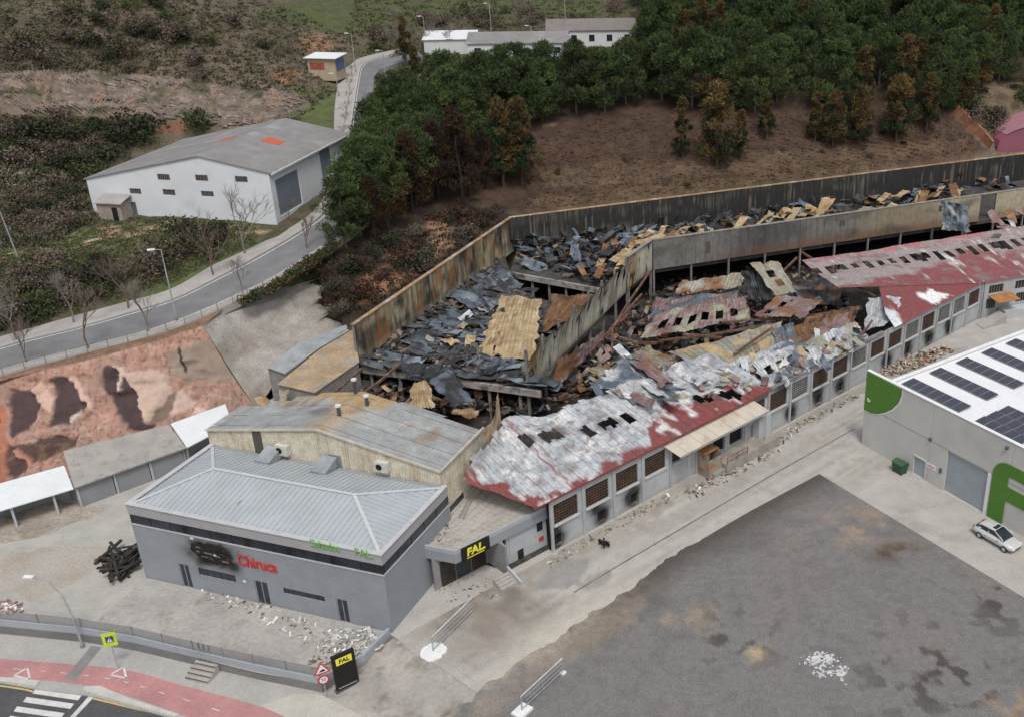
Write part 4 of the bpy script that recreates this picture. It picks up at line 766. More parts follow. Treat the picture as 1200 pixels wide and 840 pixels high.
for i, t0 in enumerate(tri):
    def top(t): return max(.25, f_w+(e_w-f_w)*(t-f_t)/(e_t-f_t)) if t > f_t else max(.3, f_w*(1-(f_t-t)*.12))
    nu, nv = 4, 14; T, G = np.meshgrid(np.linspace(t0, t0+.92, nu), np.linspace(0, 1, nv), indexing='ij'); T = T.ravel(); G = G.ravel(); tw_ = np.array([top(t) for t in T]); Wd = -.05+(tw_+.05)*G; zt = np.where(T > f_t, fold[2]+(e2[2]-fold[2])*(T-f_t)/(e_t-f_t), fold[2]); Z = 5.45+(zt-5.45-.04)*G
    n = fbm(T*.6, Wd*.6, 4); m = fbm(T*1.5, Wd*.6+9, 3); c = np.tile(np.array((.22, .064, .066)), (len(T), 1)); c = blend(c, (m-.5)*3, (.19, .074, .07)); tt, tw0 = TW(1097, 342, 6.3); d = ((T-tt)/2.2)**2+((Wd-tw0)/1.5)**2; c = blend(c, np.clip((1.25-d+(n-.5)*3.5)*4, 0, 1), (.75, .75, .74))
    c = blend(c, np.clip((56.2-T+(n-.5)*4)*1.5, 0, 1), (.62, .65, .68))
    obj('roof_sheet', mesh('roof_sheet', np.stack([T, Wd, Z], 1), grid_faces(nu, nv), m_foam, c), wk)
# far wing of the workshop, turned parallel to the hall
wg = thing('workshop_wing', 'far grey wing of the workshop with two rows of windows and ramp', 'building', (W2o[0], W2o[1], 0), math.atan2(bd2[1], bd2[0]))
wo2 = [(1.2, 3.6, 3.4, 4.6), (1.0, 2.6, 1.2, 2.7), (5.6, 8.4, 3.4, 4.6), (6.0, 8.2, 1.4, 2.8), (10.2, 13.0, 3.2, 4.6), (14.8, 17.6, 3.2, 4.6), (19.4, 22.2, 3.2, 4.6)]
V, F, c = wall_grid(.3, 26, 0, 5.25, wo2, .3, .3, .5, lambda x, z: blend(np.tile(np.array((.40, .415, .42)), (len(x), 1)), (fbm(x*.9, z*.9, 3)-.5)*3, (.33, .33, .33))); obj('facade_wall', mesh('facade_wall', V, F, m_wallc, c), wg)
for a, b, z0, z1 in wo2:
    w = MB().box(a+.02, b-.02, .5, .54, z0+.02, z1-.02).build('window', m_dglass, wg); mb = MB()
    for i in range(6): mb.box(a+.02+(b-a-.1)*i/5, a+.07+(b-a-.1)*i/5, .42, .47, z0+.02, z1-.02)
    mb.build('bars', MATS['grey_lattice'], w)
mb = MB(); mb.prism([(1.2, -1.8), (4.9, -1.8), (4.9, .28), (1.2, .28)], [2.85, 2.85, 3.15, 3.15], [2.93, 2.93, 3.23, 3.23]); mb.build('door_canopy', MATS['orange_rust'], wg)
mb = MB(); mb.prism([(-1.5, -2.8), (2.5, -2.4), (2.5, -.6), (-1.5, -1.0)], 0, [.1, 1.2, 1.2, .1]); mb.build('ramp', m_conc, wg)
MB().box(3.0, 8.0, -1.4, .1, 0, 1.2).build('porch_block', m_lgrey, wg)
for k in range(4): MB().box(.3+8.4*k-.14+(.2 if k == 0 else 0), .3+8.4*k+.14+(.2 if k == 0 else 0), .16, .297, 0, 5.3).build('pilaster', MATS['pilaster_grey'], wg)
# ------------------------------------------------------------------ burnt upper hall
def c_left(x, z, g, r):
    s = fbm(x*2.2, z*.2, 3); n = fbm(x*.4, z*.7, 3); k = r.uniform(-.06, .06); s3_ = fbm(x*1.6+9, z*.5, 4); c = np.tile(np.array((.31+k, .265+k, .17+k)), (len(x), 1)); c = blend(c, (s-.48)*4, (.17, .13, .09)); c = blend(c, np.clip((s3_-.52)*6, 0, .8), (.05, .045, .04)); c = blend(c, np.clip((n-.45)*6+(g-.5)*.5+np.clip((x-22)/22, 0, .35), 0, .92)*(.5+s3_), (.045, .042, .04)); c = blend(c, np.clip((fbm(x*1.1+30, z*.5, 3)-.6)*8, 0, .7), (.27, .13, .05)); c = blend(c, np.clip((.25-g)*3, 0, .5), (.40, .37, .27)); return c
def c_back(x, z, g, r):
    s = fbm(x*2.8, z*.15, 3); n = fbm(x*.12+4, z*.4, 3); s2_ = fbm(x*5.3+3, z*.3, 2); c = np.tile(np.array((.034, .034, .034)), (len(x), 1)); c = blend(c, np.clip((s-.58)*5, 0, .7)*np.clip((fbm(x*.25, z*.6+9, 3)-.38)*5, 0, 1), (.21, .175, .13)); c = blend(c, np.clip((n-.53)*6, 0, .5)*np.clip((s2_-.35)*3, 0, 1), (.16, .15, .125)); return c
def c_in1(x, z, g, r):
    s = fbm(x*1.2, z*.8, 3); k = r.uniform(-.05, .05); k = k*1.6; c = np.tile(np.array((.45+k, .44+k, .36+k)), (len(x), 1)); c = blend(c, (s-.5)*4, (.33, .31, .235)); c = blend(c, np.clip((fbm(x*1.3+4, z*.5, 3)-.6)*7, 0, .7), (.15, .13, .10)); c = blend(c, np.clip((.2-g)*4, 0, .7), (.12, .10, .08)); c = blend(c, np.clip((3.0-x)/1.5, 0, 1), (.30, .22, .12)); c = blend(c, np.clip((g-.86)*6, 0, .7), (.16, .14, .11)); c = blend(c, np.clip((s-.66)*40, 0, 1), (.03, .03, .03)); return c
def c_in2(x, z, g, r):
    s = fbm(x*2.0, z*.2, 3); n = fbm(x*.15, z*.4, 3); c = np.tile(np.array((.20, .195, .18)), (len(x), 1)); c = blend(c, (s-.48)*3, (.14, .13, .115)); c = blend(c, np.clip(1-np.abs(x-17)/8, 0, 1)*.85, (.065, .065, .07)); c = blend(c, np.clip((x-30)/8, 0, 1)*.8, (.30, .25, .17)); c = blend(c, np.clip((x-44)/6, 0, 1)*.9, (.46, .40, .29)); c = blend(c, np.clip((.38-g)*3, 0, .75)*np.clip((x-8)/10, 0, 1)*(.4+n), (.20, .10, .055)); c = blend(c, np.clip((n-.56)*5, 0, .6), (.09, .085, .08)); return c
hl, _ = clad_wall('hall_side_wall', 'tall rust-streaked corrugated side wall of the burnt hall, below the pines', LW0, LW1, UP-.4, 9.2, m_clad, c_left, 1.0, 4, posts=8, z_post=UP-.4, bend=.05)
hb, _ = clad_wall('hall_back_wall', 'long blackened corrugated back wall of the burnt hall under the brown bank', LW1+np.array((.15, -.05, 0)), BW2, UP-.4, 9.2, m_clad, c_back, 1.0, 4, posts=20, z_post=UP-.4, bend=.04)
def t_in1(x): return 9.0
i1, _ = clad_wall('hall_partition', 'pale tilted cladding band on posts along the near edge of the burnt hall', IW0, IW1, lambda x: 4.5+max(0, 2.2-x)*.9, 9.0, m_clad, c_in1, 1.25, 3, posts=7, bend=.3, miss=(), cap=False, lean=-.75, capcol=mat('grey_coping', (.25, .24, .22), .8, .3, 1.))
i1b, _ = clad_wall('hall_partition', 'short kinked cladding piece where the pale and dark partitions of the burnt hall meet', IW1+np.array((.05, .15, 0)), IW2, 4.7, 9.0, m_clad, c_in1, 1.2, 3, posts=1, bend=.05, capcol=MATS['grey_coping'])
i2, _ = clad_wall('hall_partition', 'long grey and charred cladding band on posts facing the red roof', IW2+np.array((.1, 0, 0)), IW4, 4.7, 9.0, m_clad, c_in2, 1.0, 4, posts=16, bend=.03, capcol=MATS['grey_coping'], miss=(55, 56, 57))
for x, z, w, h in ((8.0, 6.1, .7, 1.6), (16.2, 7.0, .7, .8), (29.8, 7.2, .9, .9), (47.5, 7.3, 1.0, .9)): MB().box(x, x+w, -.07, -.045, z, z+h).build('hatch', mat('hatch_rust', (.10, .085, .07), .8, .3, 2.), i2)
# floors: burnt ground floor, upper slabs
m_burnt = mat('burnt_floor', (.045, .04, .037), .95, .5, .5, .35, bscale=3, col2=(.10, .085, .07), t2=.55, s2=.8)
gf = [LW0, LW1, BW2, IW4+np.array((12, -10, 0)), np.r_[W2o+bd2*25+np.array((-.3, .8)), 0], np.r_[W2o+np.array((-.4, .4)), 0], TWp(-2.8, .8), np.r_[GA+GX*23.2+GY*10.6, 0], np.r_[GA+GY*10.6, 0], P(325, 470, 0)]
struct(poly_sheet('burnt_floor', [(p[0], p[1], .03) for p in gf], m_burnt))
m_slab = mat('sooty_slab', (.06, .055, .051), .92, .35, .6, .2, bscale=3, col2=(.09, .08, .075), t2=.5, s2=.5)
def inx(p, q, f): return p+(q-p)*f
slabA = [P(423, 429, UP), P(634, 458, UP), inx(IW0, IW1, .25)+np.array((0, 0, -4.5)), inx(IW0, IW1, .72)+np.array((0, 0, -4.5)), P(612, 346, UP), P(598, 320, UP), P(590, 296, UP)]
slabB = [P(598, 319, UP), P(718, 341, UP), IW1+np.array((-.2, .3, -4.5)), IW2+np.array((-.1, .4, -4.5)), IW4+np.array((0, .4, -4.5)), BW2+np.array((0, -.4, -4.7)), LW1+np.array((.5, -.4, -4.7))]
sA = thing('upper_floor_slab', 'sooty concrete floor slab of the burnt hall nearest the cream hall', 'floor slab', tuple(np.mean(slabA, 0)[:2])+(0,)); sB = thing('upper_floor_slab', 'sooty concrete floor slab along the blackened back wall', 'floor slab', tuple(np.mean(slabB, 0)[:2])+(0,))
for t, pl in ((sA, slabA), (sB, slabB)):
    o = np.array(t.location)[:2]; q = [tuple(p[:2]-o) for p in pl]
    if sum(q[i][0]*q[(i+1) % len(q)][1]-q[(i+1) % len(q)][0]*q[i][1] for i in range(len(q))) < 0: q = q[::-1]
    MB().prism(q, UP-.5, UP).build('slab', m_slab, t)
    a, b = (pl[0][:2]-o, pl[1][:2]-o)
    mb = MB(); mb.beam((*a, UP-.35), (*b, UP-.35), .35, .75); mb.build('edge_beam', mat('beam_concrete', (.33, .31, .29), .9, .35, .8, .15, col2=(.12, .11, .10), t2=.5, s2=1.), t)
    for k in range(6): p = a+(b-a)*(k+.3)/6; MB().box(p[0]-.16, p[0]+.16, p[1]-.16+.3, p[1]+.16+.3, 0, UP-.5).build('column', MATS['sooty_post'], t)

# ------------------------------------------------------------------ twisted roof sheets
PAL = {'char': [(.045, .047, .05), (.10, .115, .13), (.02, .02, .02)], 'steel': [(.11, .135, .165), (.215, .25, .285), (.04, .042, .046)], 'tan': [(.44, .33, .19), (.30, .20, .105), (.56, .46, .31)], 'rust': [(.215, .112, .055), (.125, .068, .04), (.28, .18, .10)], 'pink': [(.25, .175, .165), (.19, .105, .10), (.33, .285, .28)], 'white': [(.50, .515, .53), (.34, .365, .39), (.63, .635, .64)], 'olive': [(.30, .29, .22), (.36, .35, .32), (.29, .20, .09)]}
m_sheet = mat('twisted_sheet', attr=True, rough=.6, var=.2, scale=1.3, fine=.2, bscale=6, metal=.12)
def pal_cols(x, y, pal, off=0.0):
    a, b, c_ = PAL[pal]; n = fbm(x*.9+off, y*.9, 4); k = fbm(x*2.6, y*.5+off, 3); c = np.tile(np.array(a), (len(x), 1)); c = blend(c, (n-.45)*4, b); return blend(c, (k-.58)*7, c_)
def crumple_mesh(w, l, amp, curl, pal, seed, nu=13, nv=9, corr=.035):
    r = np.random.RandomState(seed); X, Y = np.meshgrid(np.linspace(-l/2, l/2, nv), np.linspace(-w/2, w/2, nu)); x = X.ravel(); y = Y.ravel(); o = seed*3.7
    z = (fbm(x*.55+o, y*.55, 3)-.5)*amp*2+(vnoise(x*1.6+o, y*1.6)-.5)*amp*.8+corr*((np.arange(nu*nv)//nv) % 2); z += curl*(x/l*2)**2*(1 if r.rand() > .5 else -1)*.5+r.normal(0, .18)*y*x/l
    x2 = x+(fbm(x*.7+o, y*.7+4, 2)-.5)*amp*.7; y2 = y+(fbm(x*.7+o+9, y*.7, 2)-.5)*amp*.7
    m = mesh('roof_sheet', np.stack([x2, y2, z], 1), grid_faces(nu, nv), m_sheet, pal_cols(x, y, pal, o)); return m
PROTO = {p: [crumple_mesh(1.0+.25*(k % 3), 2.3+.5*(k % 4), .32+.12*(k % 3), .3*(k % 4), p, 10+k+31*i) for k in range(5)] for i, p in enumerate(PAL)}
PROTOL = {p: [crumple_mesh(.95+.1*(k % 3), 4.2+.6*(k % 3), .16+.06*(k % 3), .35*(k % 3), p, 400+k+31*i, 9, 17, .05) for k in range(4)] for i, p in enumerate(PAL)}
def sample_poly(poly, n, rs):
    xs_ = [p[0] for p in poly]; ys_ = [p[1] for p in poly]; o = []
    while len(o) < n:
        x, y = rs.uniform(min(xs_), max(xs_)), rs.uniform(min(ys_), max(ys_))
        if inpoly(np.array([x]), np.array([y]), poly)[0]: o.append((x, y))
    return o
def scatter(n, poly, z0, z1, pals, label, group, smin=.7, smax=1.3, tilt=.45, rz=None, seed=1, name='roof_sheet', lib=None):
    rs = random.Random(seed); lib = lib or PROTO
    for x, y in sample_poly(poly, n, rs):
        z = rs.uniform(z0, z1); p = P(x, y, z); o = obj('twisted_roof_sheet', rs.choice(lib[rs.choice(pals)]), None, p); s = rs.uniform(smin, smax); o.scale = (s, s, s)
        o.rotation_euler = (rs.gauss(0, tilt), rs.gauss(0, tilt), rs.uniform(0, 6.28) if rz is None else rz+rs.gauss(0, .17)); tag(o, label, 'roof sheet', group)
brz = math.atan2(bd2[1], bd2[0])
hallA = [(432, 428), (445, 398), (520, 345), (588, 302), (600, 330), (640, 372), (600, 420), (628, 450)]
scatter(64, hallA, UP+.1, UP+.7, ['char', 'char', 'steel', 'char', 'steel'], 'charred or blue-grey twisted roof sheet in the heap beside the rust-streaked side wall', 'blue-grey sheets on the near hall floor', 1.0, 1.6, .13, -.30, 3, lib=PROTOL)
scatter(10, [(500, 400), (560, 350), (585, 372), (560, 425)], UP+.4, UP+1.2, ['tan', 'olive', 'olive', 'white'], 'pale or tan twisted sheet standing out of the blue-grey heap in the hall', 'pale sheets on the near hall floor', .5, .9, .6, None, 4)
scatter(56, [(605, 275), (760, 262), (950, 225), (1150, 205), (1110, 226), (900, 252), (760, 282), (700, 300), (610, 292)], UP+.2, UP+1.4, ['char', 'char', 'steel'], 'black or dark blue roof sheet jammed against the blackened back wall', 'dark sheets along the back wall', .9, 1.4, .22, brz+.7, 5, lib=PROTOL)
scatter(66, [(690, 318), (715, 300), (760, 272), (930, 248), (1115, 218), (1125, 232), (940, 262), (765, 290), (735, 318)], UP+.8, UP+2.6, ['tan', 'tan', 'tan', 'olive', 'tan', 'rust'], 'tan to rust-brown roof sheet leaning behind the long grey cladding band', 'tan sheets in the back strip of the hall', .9, 1.35, .20, brz+.85, 6, lib=PROTOL)
scatter(10, [(612, 300), (700, 300), (720, 330), (690, 345), (620, 312)], UP+.1, UP+.9, ['tan', 'olive', 'steel', 'char'], 'crumpled sheet on the floor edge between hall corner and pale cladding band', 'sheets at the hall corner', .7, 1.3, .4, None, 7)
scatter(10, [(415, 470), (430, 440), (630, 462), (640, 480), (600, 478), (480, 478)], .3, 3.2, ['char', 'char', 'tan', 'rust'], 'charred or rusty tan sheet in the pit between cream hall and upper floor', 'sheets in the pit behind the cream hall', .6, 1.2, .6, None, 8)
scatter(12, [(650, 455), (700, 400), (760, 345), (860, 345), (770, 395), (700, 440)], .3, 2.2, ['char', 'rust', 'pink', 'char'], 'charred, rusty or pinkish sheet lying on the workshop floor below the pale cladding', 'sheets on the burnt workshop floor', .6, 1.0, .3, F_RZ+.4, 9, lib=PROTOL)
scatter(16, [(690, 445), (735, 415), (790, 440), (800, 468), (745, 478), (690, 475)], 5.6, 7.2, ['white', 'white', 'pink', 'steel'], 'pale grey, white or pinkish buckled sheet heaped above the near workshop roof', 'buckled sheets on the near workshop roof', .7, 1.1, .25, F_RZ+1.2, 10, lib=PROTOL)
scatter(22, [(860, 440), (900, 425), (950, 400), (1015, 378), (1020, 395), (960, 425), (905, 450)], 4.6, 6.0, ['white', 'white', 'steel', 'olive', 'tan'], 'crumpled pale, grey or tan sheet heaped along the broken wall head of the workshop', 'crumpled sheets along the workshop wall head', .6, 1.0, .35, F_RZ+1.0, 11, lib=PROTOL)
scatter(12, [(870, 340), (960, 345), (1000, 370), (930, 400), (880, 385)], .4, 3.0, ['char', 'rust', 'pink', 'char', 'steel'], 'dark, grey or rust-brown sheet in the deep rubble left of the red roof', 'sheets in the rubble left of the red roof', .7, 1.1, .3, brz+1.2, 12, lib=PROTOL)
scatter(10, [(1150, 262), (1200, 245), (1215, 262), (1180, 285), (1150, 288)], 5.5, 7.4, ['pink', 'white', 'rust', 'pink'], 'pink, white or rusty roof sheet piled above the far end of the red roof', 'sheets piled at the far end of the red roof', .9, 1.5, .3, brz+1.57, 13)
scatter(6, [(300, 478), (330, 455), (335, 470), (320, 482)], 2.5, 5.5, ['rust', 'tan', 'olive'], 'rusty, tan or olive sheet slumped beside the cream hall and red slope', 'rusty sheets beside the cream hall', .6, 1.1, .4, None, 14)

FRAGS = [(np.array([v.co[:] for v in m.vertices]), [tuple(p.vertices) for p in m.polygons]) for m in (crumple_mesh(.7, 1.5, .3, .3, 'char', 900+k, 6, 5, .03) for k in range(8))]
def fragments(n, poly, z0, z1, pals, seed, label, smin=.5, smax=1.2):
    rs = np.random.RandomState(seed); rr_ = random.Random(seed); V = []; F = []; K = []; k = 0
    for x, y in sample_poly(poly, n, rr_):
        v, f = FRAGS[rs.randint(8)]; a, b, c_ = rs.normal(0, .45), rs.normal(0, .45), rs.rand()*6.28; M = np.array(Matrix.Rotation(c_, 3, 'Z') @ Matrix.Rotation(b, 3, 'Y') @ Matrix.Rotation(a, 3, 'X')); w = (v*rs.uniform(smin, smax))@M.T+P(x, y, rs.uniform(z0, z1)); pc_ = PAL[rr_.choice(pals)]; q = pal_cols(v[:, 0]+k, v[:, 1], rr_.choice(pals), k*.01)
        V.append(w); F += [tuple(i+k for i in g_) for g_ in f]; K.append(q); k += len(v)
    tag(stuff(obj('sheet_fragments', mesh('sheet_fragments', np.concatenate(V), F, m_sheet, np.concatenate(K)))), label, 'scrap metal')
fragments(300, hallA, UP+.05, UP+.6, ['char', 'char', 'char', 'steel', 'char'], 71, 'small blue-grey scraps of roof sheet over the near hall floor')
fragments(300, [(605, 272), (760, 258), (950, 222), (1150, 203), (1195, 205), (1190, 222), (1120, 230), (900, 256), (760, 286), (720, 330), (612, 300)], UP+.1, UP+1.9, ['char', 'char', 'char', 'steel', 'rust'], 72, 'small scraps of dark and rusty sheet along the back of the hall', .7, 1.7)
fragments(300, [(650, 470), (700, 405), (770, 345), (870, 340), (990, 360), (930, 402), (780, 400), (700, 452)], .2, 2.2, ['char', 'rust', 'pink', 'olive', 'char'], 73, 'small rusty scraps of sheet on the workshop floor')
fragments(150, [(690, 448), (740, 412), (800, 436), (900, 428), (1010, 380), (1018, 396), (905, 450), (800, 470), (745, 480)], 5.2, 6.6, ['white', 'steel', 'pink', 'olive'], 74, 'small pale scraps of sheet on the broken workshop roof')
fragments(90, [(412, 474), (426, 440), (636, 462), (640, 484)], .3, 3., ['char', 'tan', 'rust', 'char'], 75, 'small charred scraps in the pit behind the cream hall')
def big_sheet(label, cs, pal, amp=.3, seed=1, nu=34, nv=22, corr=.06, holes=(), name='fallen_roof_sheet', sag=0.0, ribs=1, cat='roof sheet', alt=None):
    c = [np.array(P(*p)) for p in cs]; f, g = np.meshgrid(np.linspace(0, 1, nu), np.linspace(0, 1, nv), indexing='ij'); f = f.ravel()[:, None]; g = g.ravel()[:, None]
    V = c[0]*(1-f)*(1-g)+c[1]*f*(1-g)+c[2]*f*g+c[3]*(1-f)*g; lx_ = np.linalg.norm(c[1]-c[0]); ly_ = np.linalg.norm(c[3]-c[0]); x = f[:, 0]*lx_; y = g[:, 0]*ly_; o = seed*5.3
    d = (fbm(x*.35+o, y*.35, 3)-.5)*amp*2.4+(fbm(x*1.1+o, y*1.1, 2)-.5)*amp*.7+corr*((np.arange(nu*nv)//nv) % 2)
    n = np.cross(c[1]-c[0], c[3]-c[0]); n = n/np.linalg.norm(n); n = n if n[2] > 0 else -n
    V = V+n[None]*d[:, None]; V[:, 2] -= sag*np.sin(f[:, 0]*math.pi)*np.sin(g[:, 0]*math.pi)
    def sk(i, j): return any(abs(i/(nu-1)-a) < da and abs(j/(nv-1)-b) < db for a, b, da, db in holes) or (vnoise(i*.35+o, j*.35+3.) > .95)
    ed = (fbm(np.tile(np.arange(nv), nu)*.35+o, np.zeros(nu*nv), 3)-.5); e1_ = (f[:, 0]-.5)*2; V[:, 0] += ed*.8*np.sign(e1_)*np.abs(e1_)**4; ed2 = (fbm(np.repeat(np.arange(nu), nv)*.35+o+9, np.zeros(nu*nv), 3)-.5); e2_ = (g[:, 0]-.5)*2; V[:, 1] += ed2*1.0*np.sign(e2_)*np.abs(e2_)**4
    cols = pal_cols(x, y, pal, o)
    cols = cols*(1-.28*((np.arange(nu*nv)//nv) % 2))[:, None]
    if alt: cols = blend(cols, (fbm(x*.5+o+3, y*.5, 3)-.5)*8, PAL[alt][0])
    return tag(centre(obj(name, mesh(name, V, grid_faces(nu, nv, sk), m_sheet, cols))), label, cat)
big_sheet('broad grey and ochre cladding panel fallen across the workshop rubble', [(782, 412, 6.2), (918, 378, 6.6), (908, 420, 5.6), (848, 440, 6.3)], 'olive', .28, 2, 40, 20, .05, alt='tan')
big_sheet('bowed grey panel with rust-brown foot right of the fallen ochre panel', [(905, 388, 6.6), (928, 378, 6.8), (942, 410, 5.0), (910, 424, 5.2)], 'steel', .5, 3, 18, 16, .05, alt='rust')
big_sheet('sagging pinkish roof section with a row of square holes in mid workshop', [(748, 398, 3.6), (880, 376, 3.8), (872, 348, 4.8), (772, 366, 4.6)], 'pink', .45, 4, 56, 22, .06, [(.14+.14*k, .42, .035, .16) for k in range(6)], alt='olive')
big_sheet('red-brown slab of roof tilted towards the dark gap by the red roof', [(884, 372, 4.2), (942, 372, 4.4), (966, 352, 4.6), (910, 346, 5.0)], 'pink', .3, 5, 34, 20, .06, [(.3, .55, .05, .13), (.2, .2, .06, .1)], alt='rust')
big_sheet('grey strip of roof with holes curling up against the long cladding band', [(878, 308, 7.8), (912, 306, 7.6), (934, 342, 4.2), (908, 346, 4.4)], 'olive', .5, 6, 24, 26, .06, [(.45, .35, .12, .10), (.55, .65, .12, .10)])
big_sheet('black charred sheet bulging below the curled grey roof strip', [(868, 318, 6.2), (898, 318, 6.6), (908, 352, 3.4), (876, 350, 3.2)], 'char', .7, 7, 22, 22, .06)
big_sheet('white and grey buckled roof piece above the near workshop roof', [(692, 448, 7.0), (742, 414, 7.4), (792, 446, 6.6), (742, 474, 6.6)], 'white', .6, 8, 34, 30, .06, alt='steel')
big_sheet('red strip of roof with pale flakes between the buckled white pieces', [(738, 424, 7.6), (752, 416, 7.6), (790, 446, 7.0), (776, 454, 7.0)], 'pink', .25, 9, 12, 24, .05, alt='rust')
big_sheet('tan corrugated roof section lying on the near hall floor', [(558, 418, 5.2), (626, 424, 5.1), (634, 350, 6.0), (588, 346, 6.0)], 'tan', .28, 10, 26, 40, .06, alt='tan')
big_sheet('grey-blue foot of the tan roof section on the near hall floor', [(540, 430, 4.8), (622, 440, 4.8), (626, 424, 5.2), (556, 418, 5.2)], 'steel', .3, 11, 34, 12, .06)
big_sheet('orange rusted sheet behind the pale tilted cladding band', [(634, 388, 5.4), (668, 376, 5.6), (698, 346, 5.6), (648, 344, 5.6)], 'rust', .4, 12, 26, 22, .05)
big_sheet('pink-brown lining hanging below the pale tilted cladding band', [(634, 434, 4.6), (706, 388, 4.6), (700, 405, 3.0), (652, 456, 1.8)], 'pink', .3, 13, 34, 12, .04, alt='rust')
big_sheet('crumpled grey sheet draped over the long cladding band', [(1103, 236, 9.7), (1134, 240, 9.6), (1138, 272, 5.8), (1104, 270, 5.8)], 'steel', .7, 14, 24, 24, .0, alt='white')
big_sheet('tan curled sheet rising from the pit behind the cream hall', [(478, 476, 5.5), (512, 478, 5.5), (500, 446, 6.2), (484, 448, 6.2)], 'tan', .25, 15, 18, 16, .05)
big_sheet('dark arched sheet over the pit behind the cream hall', [(500, 442, 6.4), (528, 432, 7.0), (556, 470, 5.0), (532, 478, 4.6)], 'char', .6, 16, 20, 26, .05, alt='steel')
big_sheet('rusty tan sheet at the back edge of the cream hall roof', [(400, 478, 9.6), (480, 486, 9.2), (478, 470, 8.6), (402, 468, 9.0)], 'tan', .3, 17, 34, 10, .05, alt='rust')
big_sheet('rusty tan sheet slumped beside the torn flank panel', [(530, 486, 8.6), (558, 492, 8.4), (560, 478, 8.0), (534, 476, 8.2)], 'tan', .3, 18, 16, 10, .05, alt='rust')
big_sheet('blackened sheet lying over the front slab edge of the hall', [(470, 440, 5.1), (520, 446, 5.0), (528, 428, 5.4), (480, 424, 5.4)], 'char', .3, 19, 22, 14, .05)
big_sheet('whitened torn roof end hanging at the left edge of the red roof', [(1012, 386, 5.6), (1050, 376, 5.8), (1056, 350, 6.4), (1018, 348, 6.2)], 'white', .35, 20, 26, 22, .05)
big_sheet('ochre sheet crumpled behind the broken white roof by the awning', [(905, 440, 5.9), (948, 424, 5.9), (940, 405, 6.6), (900, 418, 6.6)], 'olive', .45, 21, 24, 20, .05, alt='tan')
big_sheet('whitened roof skin with torn slots running down to the wall head right of the awning', [(900, 453, 5.6), (962, 426, 5.6), (944, 400, 6.4), (880, 424, 6.7)], 'white', .5, 41, 44, 24, .06, [(.15+.2*k, .45, .05, .13) for k in range(4)], alt='steel')
big_sheet('pale crumpled roof skin along the wall head below the torn white roof end', [(958, 429, 5.6), (1020, 397, 5.6), (1002, 376, 6.1), (940, 404, 6.4)], 'white', .55, 42, 40, 22, .06, alt='olive')
big_sheet('rust-red sagging roof skin inside the wall behind the pale crumpled one', [(938, 406, 6.0), (1002, 380, 5.6), (988, 362, 4.4), (922, 386, 5.0)], 'rust', .6, 43, 36, 20, .06, alt='pink')
big_sheet('grey and rust roof skin hanging from the long cladding band into the workshop', [(790, 346, 3.6), (868, 336, 4.0), (872, 322, 5.0), (800, 330, 4.8)], 'olive', .5, 44, 36, 16, .06, alt='rust')
big_sheet('greyish-pink upper half of the sagging roof section below the long cladding band', [(760, 374, 3.4), (868, 356, 3.8), (862, 338, 3.2), (768, 350, 3.0)], 'pink', .5, 31, 46, 16, .06, alt='steel')
big_sheet('rust-grey sagging sheet between pale cladding and the buckled white roof', [(690, 436, 4.2), (758, 404, 4.2), (800, 420, 5.6), (728, 452, 5.8)], 'olive', .6, 32, 34, 22, .06, alt='rust')
big_sheet('rusty torn roof skin hanging in the gap left of the red roof', [(930, 402, 3.2), (1000, 380, 3.6), (1008, 358, 4.4), (945, 372, 4.4)], 'rust', .6, 33, 30, 20, .06, alt='char')
big_sheet('pale grey roof section with holes slumped behind the middle workshop wall', [(862, 447, 5.7), (940, 416, 5.7), (928, 398, 6.3), (850, 426, 6.5)], 'white', .45, 34, 40, 20, .06, [(.2+.2*k, .5, .05, .14) for k in range(4)], alt='steel')
big_sheet('charred sheet lying flat at the foot of the long cladding band', [(900, 352, 2.0), (985, 356, 2.2), (990, 330, 1.6), (905, 328, 1.6)], 'char', .5, 35, 30, 20, .06, alt='rust')
big_sheet('grey-brown sheet draped along the foot of the fallen ochre panel', [(800, 430, 6.0), (868, 440, 6.1), (900, 424, 6.2), (842, 410, 6.0)], 'steel', .5, 36, 30, 18, .06, alt='white')
big_sheet('blue-grey roof skin still joined along the rust-streaked side wall', [(470, 402, 5.3), (530, 362, 5.4), (556, 372, 5.1), (500, 414, 5.0)], 'steel', .45, 37, 40, 20, .07, alt='char')
big_sheet('blue-grey roof skin in the far corner of the near hall floor', [(535, 352, 5.4), (585, 312, 5.6), (612, 332, 5.1), (566, 372, 5.0)], 'steel', .45, 38, 40, 20, .07, alt='char')
# bent steel -------------------------------------------------------------------------------
m_beam = mat('fire_rusted_steel', (.15, .085, .06), .8, .35, 1.2, .2, col2=(.26, .22, .19), t2=.55, s2=1.)
BE = [((712, 395, 2.5), (762, 318, 6.0)), ((716, 420, .2), (718, 380, 4.2)), ((655, 450, 1.), (752, 345, 4.4)), ((740, 402, 2.4), (905, 380, 4.6)), ((730, 398, 3.), (770, 402, 3.)), ((845, 378, 4.), (1010, 362, 3.5)), ((940, 296, 8.0), (1026, 348, 5.8)), ((984, 305, 7.6), (978, 330, 4.6)), ((900, 330, 4.5), (934, 302, 7.0)), ((800, 392, 3.4), (846, 396, 3.)), ((946, 390, .3), (950, 365, 4.0)), ((962, 385, .3), (968, 360, 4.0)), ((932, 392, 3.0), (990, 388, 3.4)), ((935, 375, 3.0), (960, 392, 2.0)), ((990, 408, 5.6), (1022, 376, 6.4)), ((1112, 240, 6.), (1136, 285, 5.4)), ((1040, 300, 5.), (1075, 290, 6.)), ((860, 415, 6.6), (905, 384, 7.4)), ((410, 470, 5.8), (470, 425, 5.6)), ((360, 478, 5.6), (424, 432, 5.4))]
